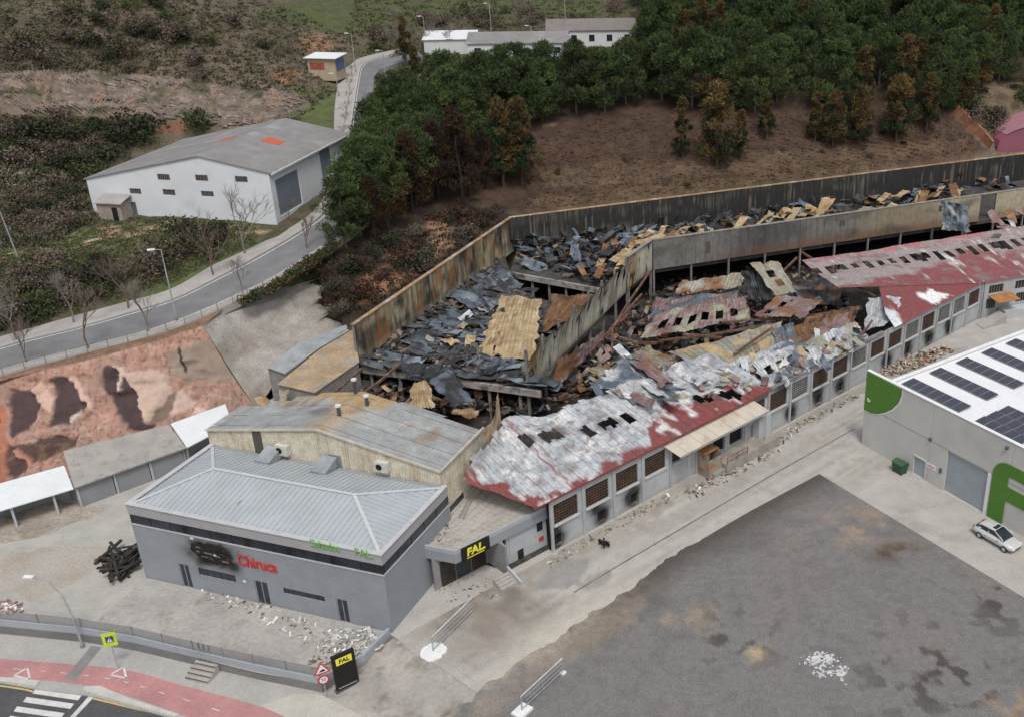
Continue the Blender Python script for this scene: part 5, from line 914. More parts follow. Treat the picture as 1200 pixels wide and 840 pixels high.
places = ['leaning at the kink of the cladding band', 'upright below the pale cladding band', 'sloping under the pale cladding band', 'long, lying across the mid workshop', 'short, near the foot of the pale cladding', 'long, at the foot of the broken roofs', 'sloping from cladding band to the torn red roof edge', 'upright at the torn red roof edge', 'slanting against the dark wall left of the red roof', 'short, under the holed pink roof', 'upright in the rubble, left of two', 'upright in the rubble, right of two', 'horizontal over the rubble behind the wall head', 'tilted down through the rubble', 'bent over the wall head below the torn white roof', 'tan, slanting below the draped grey sheet', 'low, behind the red roof ridge', 'pale pipe-like, along the fallen ochre panel', 'edge rail above the pit by the rust shed', 'long rail between rust shed and cream hall']
for (a, b), pl in zip(BE, places):
    p, q = P(*a), P(*b); mb = MB(); mid = (p+q)/2+np.array((RND.uniform(-.3, .3), 0, RND.uniform(-.35, .1))); mb.beam(p, mid, .2, .26); mb.beam(mid, q, .2, .26); tag(centre(mb.build('steel_beam', m_beam)), 'fire-rusted steel beam '+pl, 'beam')
# fine rubble -----------------------------------------------------------------------------
m_rub = mat('rubble', attr=True, rough=.95, var=.3, scale=1.)
def rubble(name, n, poly, z0, z1, cols, smin, smax, seed, flat=.5):
    rs = random.Random(seed); mb = MB()
    for x, y in sample_poly(poly, n, rs):
        p = P(x, y, rs.uniform(z0, z1)); s = rs.uniform(smin, smax); a = rs.uniform(0, 6.28); l = s*rs.uniform(.5, 2.2); c = rs.choice(cols); k = rs.uniform(.7, 1.3); c = tuple(v*k for v in c)
        d = Vector((math.cos(a)*l, math.sin(a)*l, rs.uniform(-.5, .6)*l)); mb.beam(Vector(p)-d/2, Vector(p)+d/2, s*rs.uniform(.3, .8), s*flat*rs.uniform(.2, .8), c)
    return stuff(mb.build(name, m_rub))
dk_ = [(.03, .028, .026), (.07, .06, .05), (.14, .11, .085), (.05, .05, .055), (.2, .16, .12)]
lit = [(.5, .49, .46), (.33, .30, .26), (.10, .09, .08), (.27, .23, .18), (.2, .17, .14), (.36, .31, .25)]
for a in ((1400, hallA, UP, UP+.5, dk_, .25, .9, 21, 'dark burnt rubble over the near hall floor'), (1100, [(605, 275), (760, 262), (1150, 205), (1120, 235), (760, 290), (720, 335), (615, 312)], UP, UP+.8, dk_, .25, .8, 22, 'dark burnt rubble along the back of the hall'), (1500, [(640, 470), (700, 400), (770, 330), (950, 305), (1010, 370), (900, 410), (780, 420), (690, 462)], .05, 1.4, dk_+[(.16, .08, .06)], .25, .9, 23, 'brown burnt rubble on the workshop floor'), (500, [(410, 478), (425, 440), (640, 465), (645, 485)], .05, 2.5, dk_, .25, .8, 24, 'dark rubble in the pit behind the cream hall'), (250, [(990, 330), (1150, 275), (1200, 262), (1200, 270), (1010, 310)], .2, 3., dk_, .3, .9, 25, 'dark rubble under the far partition')):
    o = rubble('burnt_rubble', *a[:8]); tag(o, a[8], 'rubble')
for a in ((230, [(230, 690), (280, 690), (330, 715), (380, 735), (440, 738), (445, 760), (380, 765), (300, 722), (240, 702)], .02, .08, lit+[(.62, .62, .61)]*3, .06, .3, 26, 'white and grey debris strewn along the office front'), (110, [(375, 735), (440, 735), (448, 760), (415, 770), (380, 755)], .02, .22, [(.62, .62, .61), (.5, .5, .48), (.36, .35, .33)], .08, .40, 27, 'broken white board at the office corner'), (160, [(355, 775), (395, 755), (425, 765), (385, 795)], .02, .15, lit, .05, .25, 28, 'grey debris inside the corner of the low wall'), (170, [(640, 655), (690, 625), (760, 588), (790, 575), (795, 582), (700, 632), (645, 665)], .02, .12, lit, .05, .3, 29, 'debris at the foot of the near workshop wall'), (140, [(890, 520), (940, 492), (1000, 460), (1010, 462), (935, 505), (905, 530)], .02, .12, lit+[(.05, .05, .05)], .05, .32, 30, 'sooty debris at the foot of the middle workshop wall'), (420, [(1030, 430), (1075, 412), (1110, 404), (1118, 412), (1060, 436), (1035, 440)], .02, .5, [(.5, .4, .3), (.4, .3, .22), (.25, .12, .08), (.6, .55, .47), (.1, .09, .08)], .08, .4, 31, 'brown rubble heaped before the far workshop windows'), (160, [(800, 575), (850, 552), (905, 520), (915, 528), (850, 565), (810, 585)], .02, .12, lit+[(.05, .05, .05)], .05, .35, 32, 'debris in front of the loading dock'), (90, [(0, 704), (28, 706), (26, 716), (0, 720)], .02, .12, [(.5, .35, .32), (.7, .68, .66), (.3, .2, .18)], .08, .35, 33, 'pinkish debris at the left end of the forecourt wall'), (70, [(505, 690), (575, 665), (600, 690), (540, 720)], .02, .1, lit, .05, .2, 34, 'scattered debris before the porch'), (60, [(500, 615), (530, 600), (520, 640), (505, 642)], 4.0, 4.1, [(.45, .2, .1), (.3, .25, .2), (.1, .1, .12)], .08, .25, 35, 'small litter on the porch roof')):
    o = rubble('debris', *a[:8]); tag(o, a[8], 'debris')
rs = random.Random(77)
mc_ = mat('charred_timber', (.035, .031, .028), .9, .5, 2., .3, bscale=10, col2=(.24, .19, .14), t2=.6, s2=1.5)
for i in range(52):
    p = P(rs.uniform(128, 160), rs.uniform(650, 676), 0); L = rs.uniform(1.0, 3.4); a = rs.gauss(.75, .8); h = rs.uniform(.1, 1.5)*(1-abs(rs.random()-.5)); d = np.array((math.cos(a)*L/2, math.sin(a)*L/2, rs.uniform(-.3, .5))); mb = MB(); p[2] = max(h, abs(d[2])+.08); mb.beam(p-d, p+d, rs.uniform(.14, .3), rs.uniform(.06, .16)); tag(centre(mb.build('charred_timber', mc_)), 'blackened timber in the burnt heap at the left corner of the grey office', 'timber', 'burnt timbers beside the office')
mb = MB(); p = P(708, 640, 0)
for i in range(7): a = rs.uniform(0, 6.28); d = np.array((math.cos(a)*.6, math.sin(a)*.6, rs.uniform(-.1, .35))); mb.beam(p-d+np.array((0, 0, .4)), p+d+np.array((0, 0, .45)), .16, .1)
tag(centre(mb.build('scrap_heap', m_dark)), 'small black tangle of scrap alone on the concrete lane', 'scrap')
# ------------------------------------------------------------------ rust-roofed sheds beside the hall
def poly_building(name, label, top, zt, wallm, roofm, base=0.0, sheets=0, over=.0, cat='shed'):
    pts = [P(x, y, z) for (x, y), z in zip(top, zt)]; c = np.mean(pts, 0); t = thing(name, label, cat, (c[0], c[1], base)); q = [(p[0]-c[0], p[1]-c[1]) for p in pts]
    z = [p[2]-base for p in pts]
    if sum(q[i][0]*q[(i+1) % len(q)][1]-q[(i+1) % len(q)][0]*q[i][1] for i in range(len(q))) < 0: q, z = q[::-1], z[::-1]
    MB().prism([(a*.97, b*.97) for a, b in q], -.3, [v-.08 for v in z]).build('wall', wallm, t); MB().prism(q, [v-.06 for v in z], [v+.02 for v in z]).build('roof', roofm, t); return t
m_rr = mat('rust_streaked_roof', (.36, .27, .17), .8, .25, .6, .2, bscale=4, col2=(.28, .29, .28), t2=.52, s2=.5)
m_blk = mat('block_wall', (.26, .25, .24), .9, .25, 1., .15)
m_gr = mat('dull_grey_roof', (.31, .33, .34), .75, .18, .7, .1, col2=(.24, .21, .18), t2=.58, s2=.8)
rsd = poly_building('rust_shed', 'block shed with rust-streaked sloping roof at the near end of the hall side wall', [(325, 450), (369, 460), (421, 424), (414, 386), (374, 410)], [5.6, 5.6, 5.6, 6.4, 6.2], m_blk, m_rr)
poly_building('lean_to', 'narrow grey lean-to roof squeezed between concrete slope and rust shed', [(312, 430), (334, 438), (374, 408), (412, 386), (405, 381), (350, 402)], [4.6, 4.6, 5.2, 5.6, 5.6, 5.0], m_blk, m_gr)
# ------------------------------------------------------------------ low garages under the painted slope
def low_shed(name, label, f0, f1, b0, b1, zf, zb, roofm, doors_n=0, posts=0, open_front=False, ribs=0):
    A, B, C, D = P(*f0, zf), P(*f1, zf), P(*b1, zb), P(*b0, zb); o = A.copy(); d = (B-A)[:2]; L = np.linalg.norm(d); d /= L; nrm = np.array((-d[1], d[0]))
    t = thing(name, label, 'shed', (o[0], o[1], 0), math.atan2(d[1], d[0]))
    def lc(p): q = p[:2]-o[:2]; return (float(q@d), float(q@nrm))
    q = [lc(p) for p in (A, B, C, D)]; MB().prism(q, [zf-.1, zf-.1, zb-.1, zb-.1], [zf, zf, zb, zb]).build('roof', roofm, t); dep = q[2][1]
    if ribs:
        mb = MB()
        for i in range(1, ribs):
            f = i/ribs; a = np.array(q[0])*(1-f)+np.array(q[1])*f; b = np.array(q[3])*(1-f)+np.array(q[2])*f; mb.beam((*a, zf+.02), (*b, zb+.02), .07, .06)
        mb.build('roof_ribs', roofm, t)
    mb = MB(); mb.box(1.2, L-1.2, dep-.9, dep-.7, 0, zf-.15)
    mb.box(.12, .3, .35, dep-.9, 0, zf-.12)
    if not open_front: mb.box(L-.3, L-.12, .35, dep-.9, 0, zf-.12)
    mb.build('wall', mat('shed_grey', (.27, .28, .29), .9, .15), t)
    if doors_n:
        w = (L-.4)/doors_n
        for i in range(doors_n):
            dd = MB().box(.2+w*i+.14, .2+w*(i+1)-.14, .38, .44, .02, zf-.35).build('garage_door', mat('grey_door', (.235, .245, .26), .7, .1), t); mb = MB(); mb.box(.2+w*i-.06, .2+w*i+.12, .3, .45, 0, zf-.12); mb.build('door_post', m_lgrey, t)
        MB().box(.1, L-.1, .3, .46, zf-.34, zf-.11).build('door_lintel', m_lgrey, t)
    for i in range(posts): x = L*(i+.5)/posts; MB().box(x-.1, x+.1, .25, .45, 0, zf-.1).build('post', m_lgrey, t)
    return t
m_wr = mat('white_sheet_roof', (.68, .71, .72), .7, .06, .5); m_fc = mat('fibre_cement_roof', (.34, .325, .30), .9, .15, .5, .12, col2=(.27, .25, .23), t2=.55, s2=.8)
low_shed('open_carport', 'open carport with flat white roof at the left edge, under the painted slope', (-120, 634), (86, 572), (-130, 602), (75, 545), 2.35, 2.9, m_wr, 0, 4, True)
low_shed('garage_row', 'row of three grey garages with ribbed grey roof between the two white roofs', (87, 571), (218, 524), (74, 528), (197, 497), 2.45, 3.3, m_fc, 3, 0, False, 11)
low_shed('white_roof_shed', 'small shed with white sheet roof between garages and cream hall', (219, 524), (272, 496), (200, 496), (264, 473), 2.5, 3.2, m_wr, 0, 0, False)

# ------------------------------------------------------------------ white barn on the hill
bl, br = P(110, 247, 12.0), P(324, 258, 12.0); bx = (br-bl)[:2]; BLn = np.linalg.norm(bx); bx /= BLn; by = np.array((-bx[1], bx[0]))
eL = on_plane(100, 210, bl, bx); eR = on_plane(308, 203, bl, bx); pk = on_plane(232, 183, bl, bx); BD = 23.0
barn = thing('white_barn', 'white gabled warehouse with grey roof beside the hill road', 'building', (bl[0], bl[1], 0), math.atan2(bx[1], bx[0]))
b_x = [0, pk[0], BLn]; b_z = [eL[1], pk[1], eR[1]]; zb0 = 10.5
bops = []
for a in ((184, 204, 199.5, 211), (228.5, 205, 244, 212), (275, 206.5, 290.5, 213.5), (151, 221, 166, 228), (190, 222, 206, 229.5), (235, 224, 251, 231), (152.5, 237, 162, 252)):
    x0, z1 = on_plane(a[0], a[1], bl, bx); x1, z0 = on_plane(a[2], a[3], bl, bx); bops.append((x0, x1, z0, z1))
m_wbar = mat('white_render', (.66, .69, .72), .9, .06, .4, .05, col2=(.58, .60, .61), t2=.58, s2=.3)
zc = min(b_z)-.05; V, F, c = wall_grid(0, BLn, zb0, zc, [o for o in bops if o[3] < zc], 0, .25, 2.5); 
gb = MB(); gb.add(V, F)
V, F, c = wall_grid(0, BLn, zc, zc+.001, [], 0, .2, 3); k = [(0, 0, zc), (BLn, 0, zc), (BLn, 0, b_z[2]), (pk[0], 0, b_z[1]), (0, 0, b_z[0])]; gb.add(k, [(0, 1, 2, 3, 4)])
gb.box(0, .25, .3, BD, zb0, b_z[0]-.06); gb.build('gable_wall', m_wbar, barn)
def rw(px, py): return on_plane(px, py, bl[:2]+bx*BLn, by)
rops = []
for a in (((322, 212), (354, 230)), ((373, 174), (391, 203))):
    x0, z1 = rw(*a[0]); x1, z0 = rw(*a[1]); rops.append((x0, x1, 12.1 if len(rops) == 0 else max(z0, 12.6), z1))
rops = [(max(1.2, a), min(BD-.6, b), c_, d) for a, b, c_, d in rops]
V, F, c = wall_grid(0, BD, zb0, b_z[2]-.06, rops, 0, .3, 2.5); o = obj('road_wall', mesh('road_wall', V, F, m_wbar), barn, (BLn-.001, 0, 0)); o.rotation_euler = (0, 0, math.pi/2)
for a, b, z0, z1 in rops:
    d = MB().box(-.2, -.15, a+.03, b-.03, z0, z1-.03).build('roller_door', mat('blue_grey_door', (.19, .23, .275), .7, .08), barn, (BLn, 0, 0)); mb = MB()
    for i in range(1, 8): mb.box(-.15, -.135, a+.03, b-.03, z0+(z1-z0)*i/8-.02, z0+(z1-z0)*i/8+.02)
    mb.build('door_rib', mat('door_rib', (.15, .18, .21), .7), d, None)
for i, (a, b, z0, z1) in enumerate(bops):
    y = -.03 if z1 > zc else .12
    w = MB().box(a, b, y, y+.05, z0, z1).build('window' if i < 6 else 'side_door', mat('barn_glass', (.05, .05, .055), .4, .3, 2.) if i < 6 else mat('dark_door', (.13, .15, .165), .7), barn)
    if i < 6:
        mb = MB()
        for j in range(6): mb.box(a+(b-a)*(j+.5)/6-.04, a+(b-a)*(j+.5)/6+.04, y-.03, y-.002, z0, z1)
        mb.build('bars', mat('window_bars', (.22, .17, .15), .8), w)
m_broof = mat('barn_fibre_cement', (.235, .23, .225), .92, .14, .35, .1, col2=(.29, .285, .28), t2=.55, s2=.3)
for k, (xa, za, xb, zb) in enumerate(((-.3, b_z[0], pk[0], b_z[1]), (pk[0], b_z[1], BLn+.35, b_z[2]))):
    for i in range(6):
        y0 = -.2+(BD+.5)*i/6; y1 = -.2+(BD+.5)*(i+1)/6-.015; mb = MB(); q = [(xa, y0), (xb, y0), (xb, y1), (xa, y1)]; zz = [za, zb, zb, za]; mb.prism(q, [z-.05 for z in zz], [z+.07+.012*(i % 2) for z in zz]); mb.build('roof_sheet', m_broof, barn)
mr = mat('red_lead_patch', (.52, .11, .06), .85, .12, 2.)
def rfz(x): return b_z[0]+(b_z[1]-b_z[0])*(x+.3)/(pk[0]+.3) if x < pk[0] else b_z[1]+(b_z[2]-b_z[1])*(x-pk[0])/(BLn+.35-pk[0])
for px, py, w, d in ((319, 159, 2.6, 2.2), (265, 157, 2.2, 1.6)):
    p = P(px, py, 20.6)[:2]-bl[:2]; x, y = float(p@bx), float(p@by); mb = MB(); mb.prism([(x-w/2, y-d/2), (x+w/2, y-d/2), (x+w/2, y+d/2), (x-w/2, y+d/2)], [rfz(x-w/2)+.05, rfz(x+w/2)+.05, rfz(x+w/2)+.05, rfz(x-w/2)+.05], [rfz(x-w/2)+.12, rfz(x+w/2)+.12, rfz(x+w/2)+.12, rfz(x-w/2)+.12]); mb.build('repair_patch', mr, barn)
MB().box(-.35, .0, .05, BD, b_z[2]-.28, b_z[2]-.02).build('gutter', m_white_p, barn, (BLn+.5, 0, 0))
h0 = P(116, 254, 12.)
hut = thing('tool_hut', 'tiny brick hut with sloping grey roof against the white barn', 'hut', h0, math.atan2(bx[1], bx[0])); MB().box(0, 3.6, 0, 2.0, -.6, 1.9).build('wall', mat('hut_brick', (.33, .28, .24), .9, .25, 2.), hut); mb = MB(); mb.prism([(-.2, -.3), (3.9, -.3), (3.9, 2.2), (-.2, 2.2)], [1.9, 1.9, 2.5, 2.5], [2.02, 2.02, 2.62, 2.62]); mb.build('roof', m_fc, hut); MB().box(2.2, 3.0, -.05, -.01, -.5, 1.4).build('door', m_dark, hut)

# ------------------------------------------------------------------ green-fronted warehouse on the right
g0 = P(1009.6, 519.6, 0); gu = np.array((.5877, -.8091)); gv = np.array((.8091, .5877)); grn = thing('green_front_warehouse', 'pale concrete warehouse with green painted shapes and solar panels on white roof', 'building', (g0[0], g0[1], 0), math.atan2(gu[1], gu[0]))
def gp(px, py): return on_plane(px, py, g0, gu)
m_pc = mat('precast_concrete', (.53, .525, .50), .9, .06, .4, .05, col2=(.48, .475, .455), t2=.55, s2=.25); GT = 8.62
door_g = (11.15, 15.95, 0.0, 4.5); sd_g = (7.15, 8.6, 0.0, 2.05)
xs_ = [0, 9.0, 18.3, 27.3, 36.3, 45.]
for i in range(5):
    a, b = xs_[i]+(.012 if i else 0), xs_[i+1]-.012
    ops_ = [o for o in (door_g, sd_g) if a < o[0] < b]
    V, F, c = wall_grid(a, b, 0, 4.56, [(o[0], o[1], .01, min(o[3], 4.5)) for o in ops_], 0, .3, 3.0); o = obj('wall_panel', mesh('wall_panel', V, F, m_pc), grn)
    MB().box(a, b, 0.0, .3, 4.6, GT).build('wall_panel', m_pc, grn)
mb = MB(); mb.box(0, .3, .3, .31, 0, 4.5); mb.box(.02, 45, .31, .5, 0, GT-.1); mb.box(0.0, .018, .0, .31, 0, GT-.01); mb.build('backing_wall', mat('precast_joint', (.33, .33, .32), .9), grn)
mb = MB(); mb.box(2.5, 2.8, .5, 36, 0, 8.2); mb.box(2.8, 45, 35.7, 36, 0, 8.2); mb.box(44.7, 45, .5, 35.7, 0, 8.2); mb.build('side_wall', m_pc, grn)
MB().box(2.8, 44.7, .5, 35.7, 7.7, 8.05).build('roof', mat('white_membrane', (.74, .75, .77), .7, .05, .3), grn)
mb = MB(); mb.box(2.42, 2.88, .5, 36.1, 8.2, 8.3); mb.box(-.03, 45, -.05, .36, GT, GT+.06); mb.build('coping', m_white_p, grn)
MB().box(2.36, 2.415, .6, 36, 7.85, 8.15).build('gutter', mat('dark_gutter', (.07, .07, .075), .6), grn)
dr = MB().box(door_g[0]+.03, door_g[1]-.03, .16, .2, .02, 4.47).build('roller_door', mat('roller_grey', (.33, .37, .40), .6, .05), grn); mb = MB()
for i in range(1, 16): mb.box(door_g[0]+.03, door_g[1]-.03, .148, .159, 4.47*i/16-.012, 4.47*i/16+.012)
mb.build('door_slat_line', mat('roller_line', (.26, .29, .32), .6), dr)
MB().box(sd_g[0]+.03, sd_g[1]-.03, .16, .2, .02, 2.02).build('door', MATS['roller_grey'], grn)
mb = MB(); mb.box(sd_g[0]-.1, sd_g[1]+.1, -.03, -.004, 2.05, 2.2); mb.box(door_g[1]+.02, door_g[1]+.35, -.05, -.003, 0, 4.5); mb.build('door_trim', m_white_p, grn)
x, z = gp(1091, 546); sg = MB().box(x-.55, x+.55, -.04, -.003, z-.25, z+.25).build('notice', mat('notice_white', (.7, .66, .66), .6), grn); MB().box(x-.45, x+.45, -.05, -.041, z-.05, z+.06).build('notice_stripe', mat('notice_red', (.5, .1, .12), .6), sg)
x, z = gp(1102.5, 551); MB().box(x-.12, x+.12, -.12, -.003, z-.25, z+.25).build('switch_box', mat('switch_dark', (.08, .09, .1), .6), grn)
for px, py in ((1181, 524), (1091, 514)): x, z = gp(px, py); MB().box(x-.12, x+.12, -.25, -.003, z-.14, z+.14).build('wall_lamp', mat('lamp_dark', (.1, .1, .1), .6), grn)
m_green = mat('leaf_green', (.09, .21, .035), .75, .05, .5)
def flat_shape(pts, y0, y1, m, name, par=None):
    q = [gp(*p) for p in pts]; n = len(q)
    if sum(q[i][0]*q[(i+1) % n][1]-q[(i+1) % n][0]*q[i][1] for i in range(n)) < 0: q = q[::-1]
    V = [(x, y1, z) for x, z in q]+[(x, y0, z) for x, z in q]; F = [tuple(range(n, 2*n)), tuple(range(n-1, -1, -1))]+[(i, (i+1) % n, (i+1) % n+n, i+n) for i in range(n)]; return obj(name, mesh(name, V, F, m), par or grn)
leaf = [(1016.6, 434.6), (1057.5, 455.5), (1057, 463), (1053.5, 471.5), (1046, 479), (1037, 483.2), (1029, 484.6), (1021, 483.6), (1012.6, 479.5)]
cxl, cyl = 1030, 458; out = [(x+(1.2 if x > 1020 and y > 456 else 0), y+(1.6 if y > 470 else 0)) for x, y in leaf]
w_ = flat_shape(out, -.03, -.004, m_white_p, 'leaf_border'); flat_shape(leaf, -.06, -.031, m_green, 'leaf_shape', w_); flat_shape([(1016.5, 466), (1018.5, 465.5), (1018.8, 468.5), (1021, 468), (1020, 470.5), (1017.5, 470)], -.075, -.061, m_white_p, 'leaf_mark', w_)
x0, z0 = gp(1157, 602); xr = gp(1162, 560)[0]; zt = gp(1176, 540)[1]
x0 = .5*(x0+xr); F1 = []
def arcp(cx_, cz_, r, a0, a1, n=8): return [(cx_+r*math.cos(a0+(a1-a0)*i/n), cz_+r*math.sin(a0+(a1-a0)*i/n)) for i in range(n+1)]
fpoly = [(x0, .0), (x0+1.75, .0), (x0+1.75, 2.6), (x0+7.5, 2.6), (x0+7.5, 4.1), (x0+1.75, 4.1), (x0+1.75, 5.15), (x0+9, 5.15), (x0+9, zt)]+arcp(x0+1.6, zt-1.6, 1.6, math.pi/2, math.pi)
def flat_local(q, y0, y1, m, name):
    n = len(q); V = [(x, y1, z) for x, z in q]+[(x, y0, z) for x, z in q]; F = [tuple(range(n, 2*n)), tuple(range(n-1, -1, -1))]+[(i, (i+1) % n, (i+1) % n+n, i+n) for i in range(n)]; return obj(name, mesh(name, V, F, m), grn)
flat_local(fpoly, -.06, -.004, m_green, 'letter_shape'); MB().box(x0+2.1, x0+7, -.02, -.004, 4.55, 4.62).build('notice_strip', mat('strip_grey', (.3, .25, .27), .7), grn)
# solar panels, module by module
mpv = mat('solar_glass', (.055, .058, .075), .3, .15, 1., spec=.5); mpf = mat('solar_frame', (.30, .31, .33), .5)
def module(w, d): a = MB().box(.02, w-.02, .02, d-.02, 0, .04); return mesh('solar_panel', a.v, a.f, mpv)
mA = module(1.05, 1.75); fb_ = MB()
for a in ((0, 1.05, 0, .02), (0, 1.05, 1.73, 1.75), (0, .02, .02, 1.73), (1.03, 1.05, .02, 1.73)): fb_.box(a[0], a[1], a[2], a[3], 0, .045)
mF = mesh('panel_frame', fb_.v, fb_.f, mpf)
def put_module(x, y): o = obj('solar_panel', mA, grn, (x, y, 8.13)); o.rotation_euler = (math.radians(4), 0, 0); obj('panel_frame', mF, o)
for r in range(7):
    for i in range(7): put_module(3.45+1.06*i, 1.35+4.1*r)
for i in range(5):
    for j in range(3): put_module(12.9+1.06*i, .75+1.77*j)
for rr in range(4):
    for i in range(5): put_module(12.9+1.06*i, 8.6+4.1*rr)

# ------------------------------------------------------------------ pink building at the right edge, small and far buildings
def box_house(name, label, p, rz, w, d, h, hr, wallm, roofm, zdrop=1.0, wins=0, kind='gable', over=.3, cat='building', base=None):
    t = thing(name, label, cat, p, rz); mb = MB(); mb.box(0, w, 0, d, -zdrop, h)
    if kind == 'gable': mb.add([(0, 0, h), (0, d, h), (0, d/2, h+hr), (w, 0, h), (w, d, h), (w, d/2, h+hr)], [(0, 1, 2), (3, 5, 4)])
    mb.build('wall', wallm, t)
    if kind == 'gable':
        for s in (0, 1):
            y0 = -over if s == 0 else d+over; zz = h-over*hr/(d/2); m2 = MB(); m2.prism([(-over, y0), (w+over, y0), (w+over, d/2), (-over, d/2)][::1 if s == 0 else -1], [zz, zz, h+hr, h+hr] if s == 0 else [h+hr, h+hr, zz, zz], [zz+.1, zz+.1, h+hr+.1, h+hr+.1] if s == 0 else [h+hr+.1, h+hr+.1, zz+.1, zz+.1]); m2.build('roof', roofm, t)
    else: m2 = MB(); m2.prism([(-over, -over), (w+over, -over), (w+over, d+over), (-over, d+over)], [h, h, h+hr, h+hr], [h+.12, h+.12, h+hr+.12, h+hr+.12]); m2.build('roof', roofm, t)
    for i in range(wins): x = w*(i+.5)/wins; g = MB().box(x-.6, x+.6, -.06, -.01, h*.4, h*.75).build('window', m_glass, t)
    return t
pk0 = P(1168, 181, 8.5)
pb = thing('pink_building', 'pink rendered building with curved roof line at the right edge', 'building', (pk0[0], pk0[1], 0), brz-.25)
q = [(0, 6), (20, 6), (20, 15.4), (9, 14.6), (2.6, 12.6), (1.2, 12.0), (.35, 11.0), (0, 9.8)]
n = len(q); V = [(x, 0, z) for x, z in q]+[(x, 14, z) for x, z in q]; F = [tuple(range(n)), tuple(range(2*n-1, n-1, -1))]+[(i, i+n, (i+1) % n+n, (i+1) % n) for i in range(n)]; obj('wall', mesh('wall', V, F, mat('pink_render', (.27, .095, .135), .85, .08, .4)), pb)
V = [(x, y, z+.06) for x, z in q[2:6] for y in (-.2, 14.2)]; obj('roof', mesh('roof', V, [(2*i, 2*i+2, 2*i+3, 2*i+1) for i in range(3)], mat('pink_roof', (.34, .17, .20), .8, .1, .5)), pb)
_bw = ground_hits([(1118+i*8.4, 136+i*8.0) for i in range(6)]); mb = MB(); [mb.beam(_bw[i]+np.array((0, 0, .7)), _bw[i+1]+np.array((0, 0, .7)), .35, 2.2) for i in range(5)]; tag(centre(mb.build('brick_boundary_wall', mat('brick_red', (.30, .14, .085), .9, .25, 1.5))), 'thin red brick boundary wall running down to the hall corner', 'wall')
p = ground_hit(362, 86); box_house('roadside_hut', 'small roadside hut with flat white roof and orange-red wall', p, -.15, 5.6, 4.2, 2.7, .3, mat('hut_cream', (.42, .34, .24), .9, .15), m_wr, 1.5, 0, 'flat', .5, 'hut')
mb = MB(); mb.box(.4, 3.4, -.05, -.01, .6, 1.9); mb.build('graffiti_panel', mat('hut_red', (.30, .09, .06), .85, .3, 2.), bpy.data.objects['roadside_hut']); MB().box(5.61, 5.66, .4, 3.8, .3, 2.4).build('blue_panel', mat('hut_blue', (.10, .14, .26), .8), bpy.data.objects['roadside_hut'])
m_hw = mat('house_white', (.62, .63, .63), .9, .06)
p = P(498, 66, 20.2); box_house('white_canopy_hall', 'white-roofed hall with orange stripe at the left of the far houses', p, .12, 10.5, 7, 3.2, .8, m_hw, m_wr, 3, 0, 'flat', .3)
MB().box(4.6, 6.0, -.36, 7.4, 3.3, 3.36).build('orange_stripe', mat('stripe_orange', (.5, .28, .1), .8), bpy.data.objects['white_canopy_hall'])
p = P(549, 72, 20.2); box_house('grey_roof_house', 'far white house with wide grey roof above the pines', p, .08, 20, 12, 3.4, 1.4, m_hw, m_broof, 3, 5)
p = P(642, 58, 20.4); box_house('long_white_house', 'long far white house with brown-grey roof left of the wood', p, .1, 19, 12, 3.8, 1.6, m_hw, mat('brown_grey_roof', (.20, .18, .17), .9, .12), 3, 5)
p = P(604, 68, 20.2); box_house('blue_roof_house', 'far house with dark blue roof just above the pine tops', p, .05, 10, 7, 2.6, 1.0, m_hw, mat('blue_roof', (.07, .10, .17), .7, .1), 3, 2)
p = P(482, 112, 17.5); box_house('white_shed', 'tiny white shed between road and pines', p, .2, 3.8, 3.2, 2.6, .4, m_hw, m_wr, 2, 1, 'flat', .2, 'shed')
p = P(600, 62, 20.2); box_house('low_white_annex', 'low white annex beside the blue-roofed house', p+np.array((-4, 1, 0)), .05, 5, 5, 2.4, .3, m_hw, m_wr, 3, 1, 'flat', .2)

# ------------------------------------------------------------------ forecourt wall, steps, fence
fw = thing('forecourt_wall', 'low grey wall with mesh fence along the pavement before the office', 'wall', (WL[0][0], WL[0][1], -.8))
m_fw = mat('grey_wall_paint', (.33, .355, .385), .88, .07, .5, .06, col2=(.28, .30, .32), t2=.58, s2=.7); m_mesh = mat('wire_mesh', (.20, .205, .215), .7, .1, alpha=.62); m_fp = mat('fence_post', (.20, .21, .22), .6)
for i in range(len(WL)-1):
    a, b = WL[i]-WL[0], WL[i+1]-WL[0]; L = np.linalg.norm(b-a); d = (b-a)/L; nrm = np.array((-d[1], d[0], 0))
    n = max(1, int(L/2.6))
    mb = MB(); q = [a, b, b+nrm*.22, a+nrm*.22]; mb.prism([p[:2] for p in q], -.3, 1.42-.004*i); mb.build('wall_segment', m_fw, fw)
    for j in range(n):
        f0 = a+d*L*j/n+nrm*.1; f1 = a+d*L*(j+1)/n+nrm*.1
        if i < 6:
            MB().quad((*f0[:2], 1.44), (*f1[:2], 1.44), (*f1[:2], 2.3), (*f0[:2], 2.3)).build('mesh_panel', m_mesh, fw); mb = MB(); mb.beam((*f0[:2], 1.4), (*f0[:2], 2.36), .07); mb.build('post', m_fp, fw)
st0, st1 = P(232, 781, -.8), P(259, 787, -.8); sdv = (st1-st0)[:2]; sdv /= np.linalg.norm(sdv); stp = thing('steps', 'four concrete steps with dark nosing at the forecourt wall', 'steps', st0, math.atan2(sdv[1], sdv[0]))
for k in range(4):
    s = MB().box(0, 2.0, -.35*k-.35, -.35*k, 0, .72-.18*k).build('step', m_conc, stp); MB().box(-.005, 2.005, -.35*k-.36, -.35*k-.30, .72-.18*k, .74-.18*k).build('nosing', m_dark, s)
for k in range(3): mb = MB(); mb.beam((.35+.45*k, .15, .8), (.2+.45*k, .35, 2.1), .12); mb.build('gate_bar', m_fp, stp)

